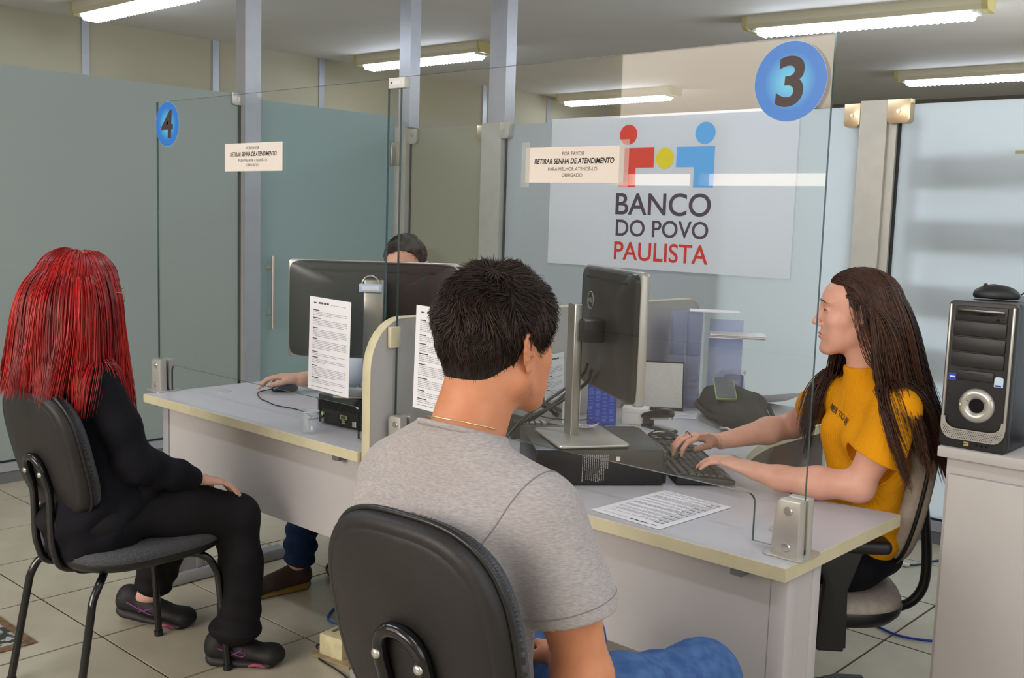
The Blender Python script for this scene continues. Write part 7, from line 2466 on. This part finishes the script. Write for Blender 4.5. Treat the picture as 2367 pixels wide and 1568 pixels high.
    def flow(P, sg, g):
        n = len(P)
        T = np.zeros((n, 3))
        left = sg < 0          # her left side faces the camera: hair swept back over the shoulder
        bk = head_dir(H, (0, -1, 0)); rt = head_dir(H, (1, 0, 0))
        fr = np.clip((P[:, 1] - 0.0) / 0.07, 0, 1)
        T[left] = bk * 0.46 + g.normal(size=(left.sum(), 3)) * 0.05 - rt * 0.03
        rgt = ~left
        fwd_ = np.where(P[:, 1] > -0.045, 1.0, -1.0)
        T[rgt] = (head_dir(H, (0, 1, 0))[None, :] * (0.16 * fwd_[rgt])[:, None]) + rt * 0.02 + g.normal(size=(rgt.sum(), 3)) * 0.04
        return T
    long_hair(H, p, hm, co, 9000, lambda y: 0.020 + 0.0 * y, (0.42, 0.56), 21, None, 24, minz=0.12, hugz=0.035, sweep=lambda P, sg: np.where(sg < 0, -1.3 * np.clip((P[:, 1] + 0.03) / 0.08, 0, 1), 0.1), rad0=0.0009, margin=(0.001, 0.014), clear=clear, flow=flow, wave=0.006, clump=0.5)
    cp = Sdf(0.01)
    cp.ell(H.w((0, -0.020, 0.034)), np.array((0.0775, 0.099, 0.090)) * H.k, H.M, 0.0)
    cp.ell(H.w((0, 0.125, -0.045)), np.array((0.11, 0.100, 0.125)) * H.k, H.M, 0.01, 's')
    sdf_obj('hair_cap', [cp.mesh(0.004)], mat('hair_cap_brown', (50, 32, 25), rough=0.6), p)
    return p
woman_yellow()

# ------------------------------------------------------------------ the man behind the left monitor
def man_left():
    m_sk = skin_mat('skin_warm', (206, 158, 136), (212, 166, 146))
    H = Head((-3.018, 2.695, 1.235), (0.60, -0.80, -0.12), (0, 0, 1), 1.0)
    s = Sdf(0.015)
    H.add(s)
    s.cap(H.w((0, -0.03, -0.06)), (-3.01, 2.77, 1.04), 0.055, 0.060, 0.03)
    axs = np.array((0.80, 0.60, 0))
    s.ecap((-3.01, 2.78, 0.96), (-3.03, 2.82, 0.58), axs, 0.14, 0.08, 0.13, 0.085, 0.04)
    shR = np.array((-3.01, 2.77, 0.99)) - axs * 0.165; shL = np.array((-3.01, 2.77, 0.99)) + axs * 0.165
    elR = (-3.235, 2.60, 0.80); wrR = (-3.275, 2.405, 0.793)
    s.chain([(-3.01, 2.77, 1.02), shR, elR, wrR], [0.05, 0.050, 0.040, 0.028], 0.02)
    elL = (-2.80, 2.72, 0.80); wrL = (-2.80, 2.60, 0.79)
    s.chain([(-3.01, 2.77, 1.02), shL, elL, wrL], [0.05, 0.050, 0.040, 0.028], 0.02)
    hand(s, (-3.280, 2.400, 0.797), (-0.62, -0.42, 0.04), (0, 0, -1), (0.4, -0.9, 0), 0.98, (18, 24, 16), 9)
    hand(s, wrL, (0.1, -1, 0), (0, 0, -1), (-1, 0, 0), 0.98, (15, 20, 15))
    s.chain([(-3.08, 2.74, 0.55), (-3.12, 2.38, 0.54), (-3.165, 2.31, 0.11)], [0.07, 0.055, 0.036], 0.02)
    s.chain([(-2.92, 2.78, 0.55), (-2.80, 2.45, 0.54), (-2.80, 2.50, 0.11)], [0.07, 0.055, 0.036], 0.02)
    fine = [(0.003, (-3.16, 2.55, 1.08), (-2.87, 2.84, 1.39)), (0.0024, (-3.47, 2.24, 0.72), (-3.20, 2.50, 0.90))]
    p = body_mesh('person', s, fine, m_sk, 0.009)
    props(p, 'short haired man hidden behind the wide left monitor, his hand on a mouse', 'person')
    H.face_details(p, mat('iris_brown', (0, 0, 0)), mat('brow_dark', (0, 0, 0)), mat('lip_man', (0, 0, 0)))
    short_hair(H, p, mat('hair_cap_ash', (60, 52, 46), rough=0.8), hair_mat('hair_ash_brown', (34, 28, 24), (58, 48, 40), (84, 70, 58), 0.5), 8000, 0.05, -0.060, 0.018, 0.006, 6, 0.008, hl=0.030, vol=0.5)
    m_w = mat('white_blue_shirt', (206, 218, 236), rough=0.85, bump=0.06, bscale=500)
    c = Sdf(0.03)
    c.ecap((-3.03, 2.82, 0.54), (-3.02, 2.80, 0.75), axs, 0.16, 0.115, 0.155, 0.108, 0.0)
    c.ecap((-3.02, 2.80, 0.75), (-3.01, 2.78, 0.95), axs, 0.16, 0.108, 0.175, 0.092, 0.03)
    c.cap(shR, shL, 0.062, 0.062, 0.04)
    c.cap((-3.01, 2.77, 1.01), (-3.005, 2.765, 1.055), 0.068, 0.064, 0.02)
    c.chain([shR, elR, (-3.262, 2.465, 0.797)], [0.062, 0.056, 0.040], 0.03)
    c.chain([shL, elL, (-2.80, 2.63, 0.795)], [0.062, 0.056, 0.042], 0.03)
    sdf_obj('shirt', [c.mesh(0.006, warp=cloth(0.003, 18, 5))], m_w, p)
    m_j = mat('dark_jeans', (34, 52, 84), rough=0.9, spec=0.1, noise=0.15, nscale=30)
    t = Sdf(0.03)
    t.ell((-3.03, 2.81, 0.55), (0.18, 0.15, 0.08), None, 0.0)
    t.chain([(-3.08, 2.74, 0.56), (-3.12, 2.40, 0.555), (-3.145, 2.335, 0.35), (-3.16, 2.315, 0.145)], [0.085, 0.072, 0.062, 0.060], 0.04)
    t.chain([(-2.94, 2.78, 0.56), (-2.80, 2.47, 0.555), (-2.80, 2.50, 0.15)], [0.085, 0.072, 0.058], 0.04)
    sdf_obj('jeans', [t.mesh(0.006, warp=lambda x, y, z: 0.006 * np.clip((0.32 - z) / 0.12, 0, 1) * np.sin(105 * z + 9 * (x + y)) + 0.003 * np.sin(40 * x + 30 * z))], m_j, p)
    m_s1 = mat('brown_shoe', (52, 36, 30), rough=0.7); m_s2 = mat('tan_sole', (122, 98, 40), rough=0.6)
    shoe('shoe', (-3.165, 2.375), (-3.215, 2.105), 0.0, m_s1, m_s2, p, 0.026, 0.09, 0.046)
    shoe('shoe', (-2.80, 2.56), (-2.76, 2.29), 0.0, m_s1, m_s2, p, 0.026, 0.09, 0.046)
    return p
man_left()
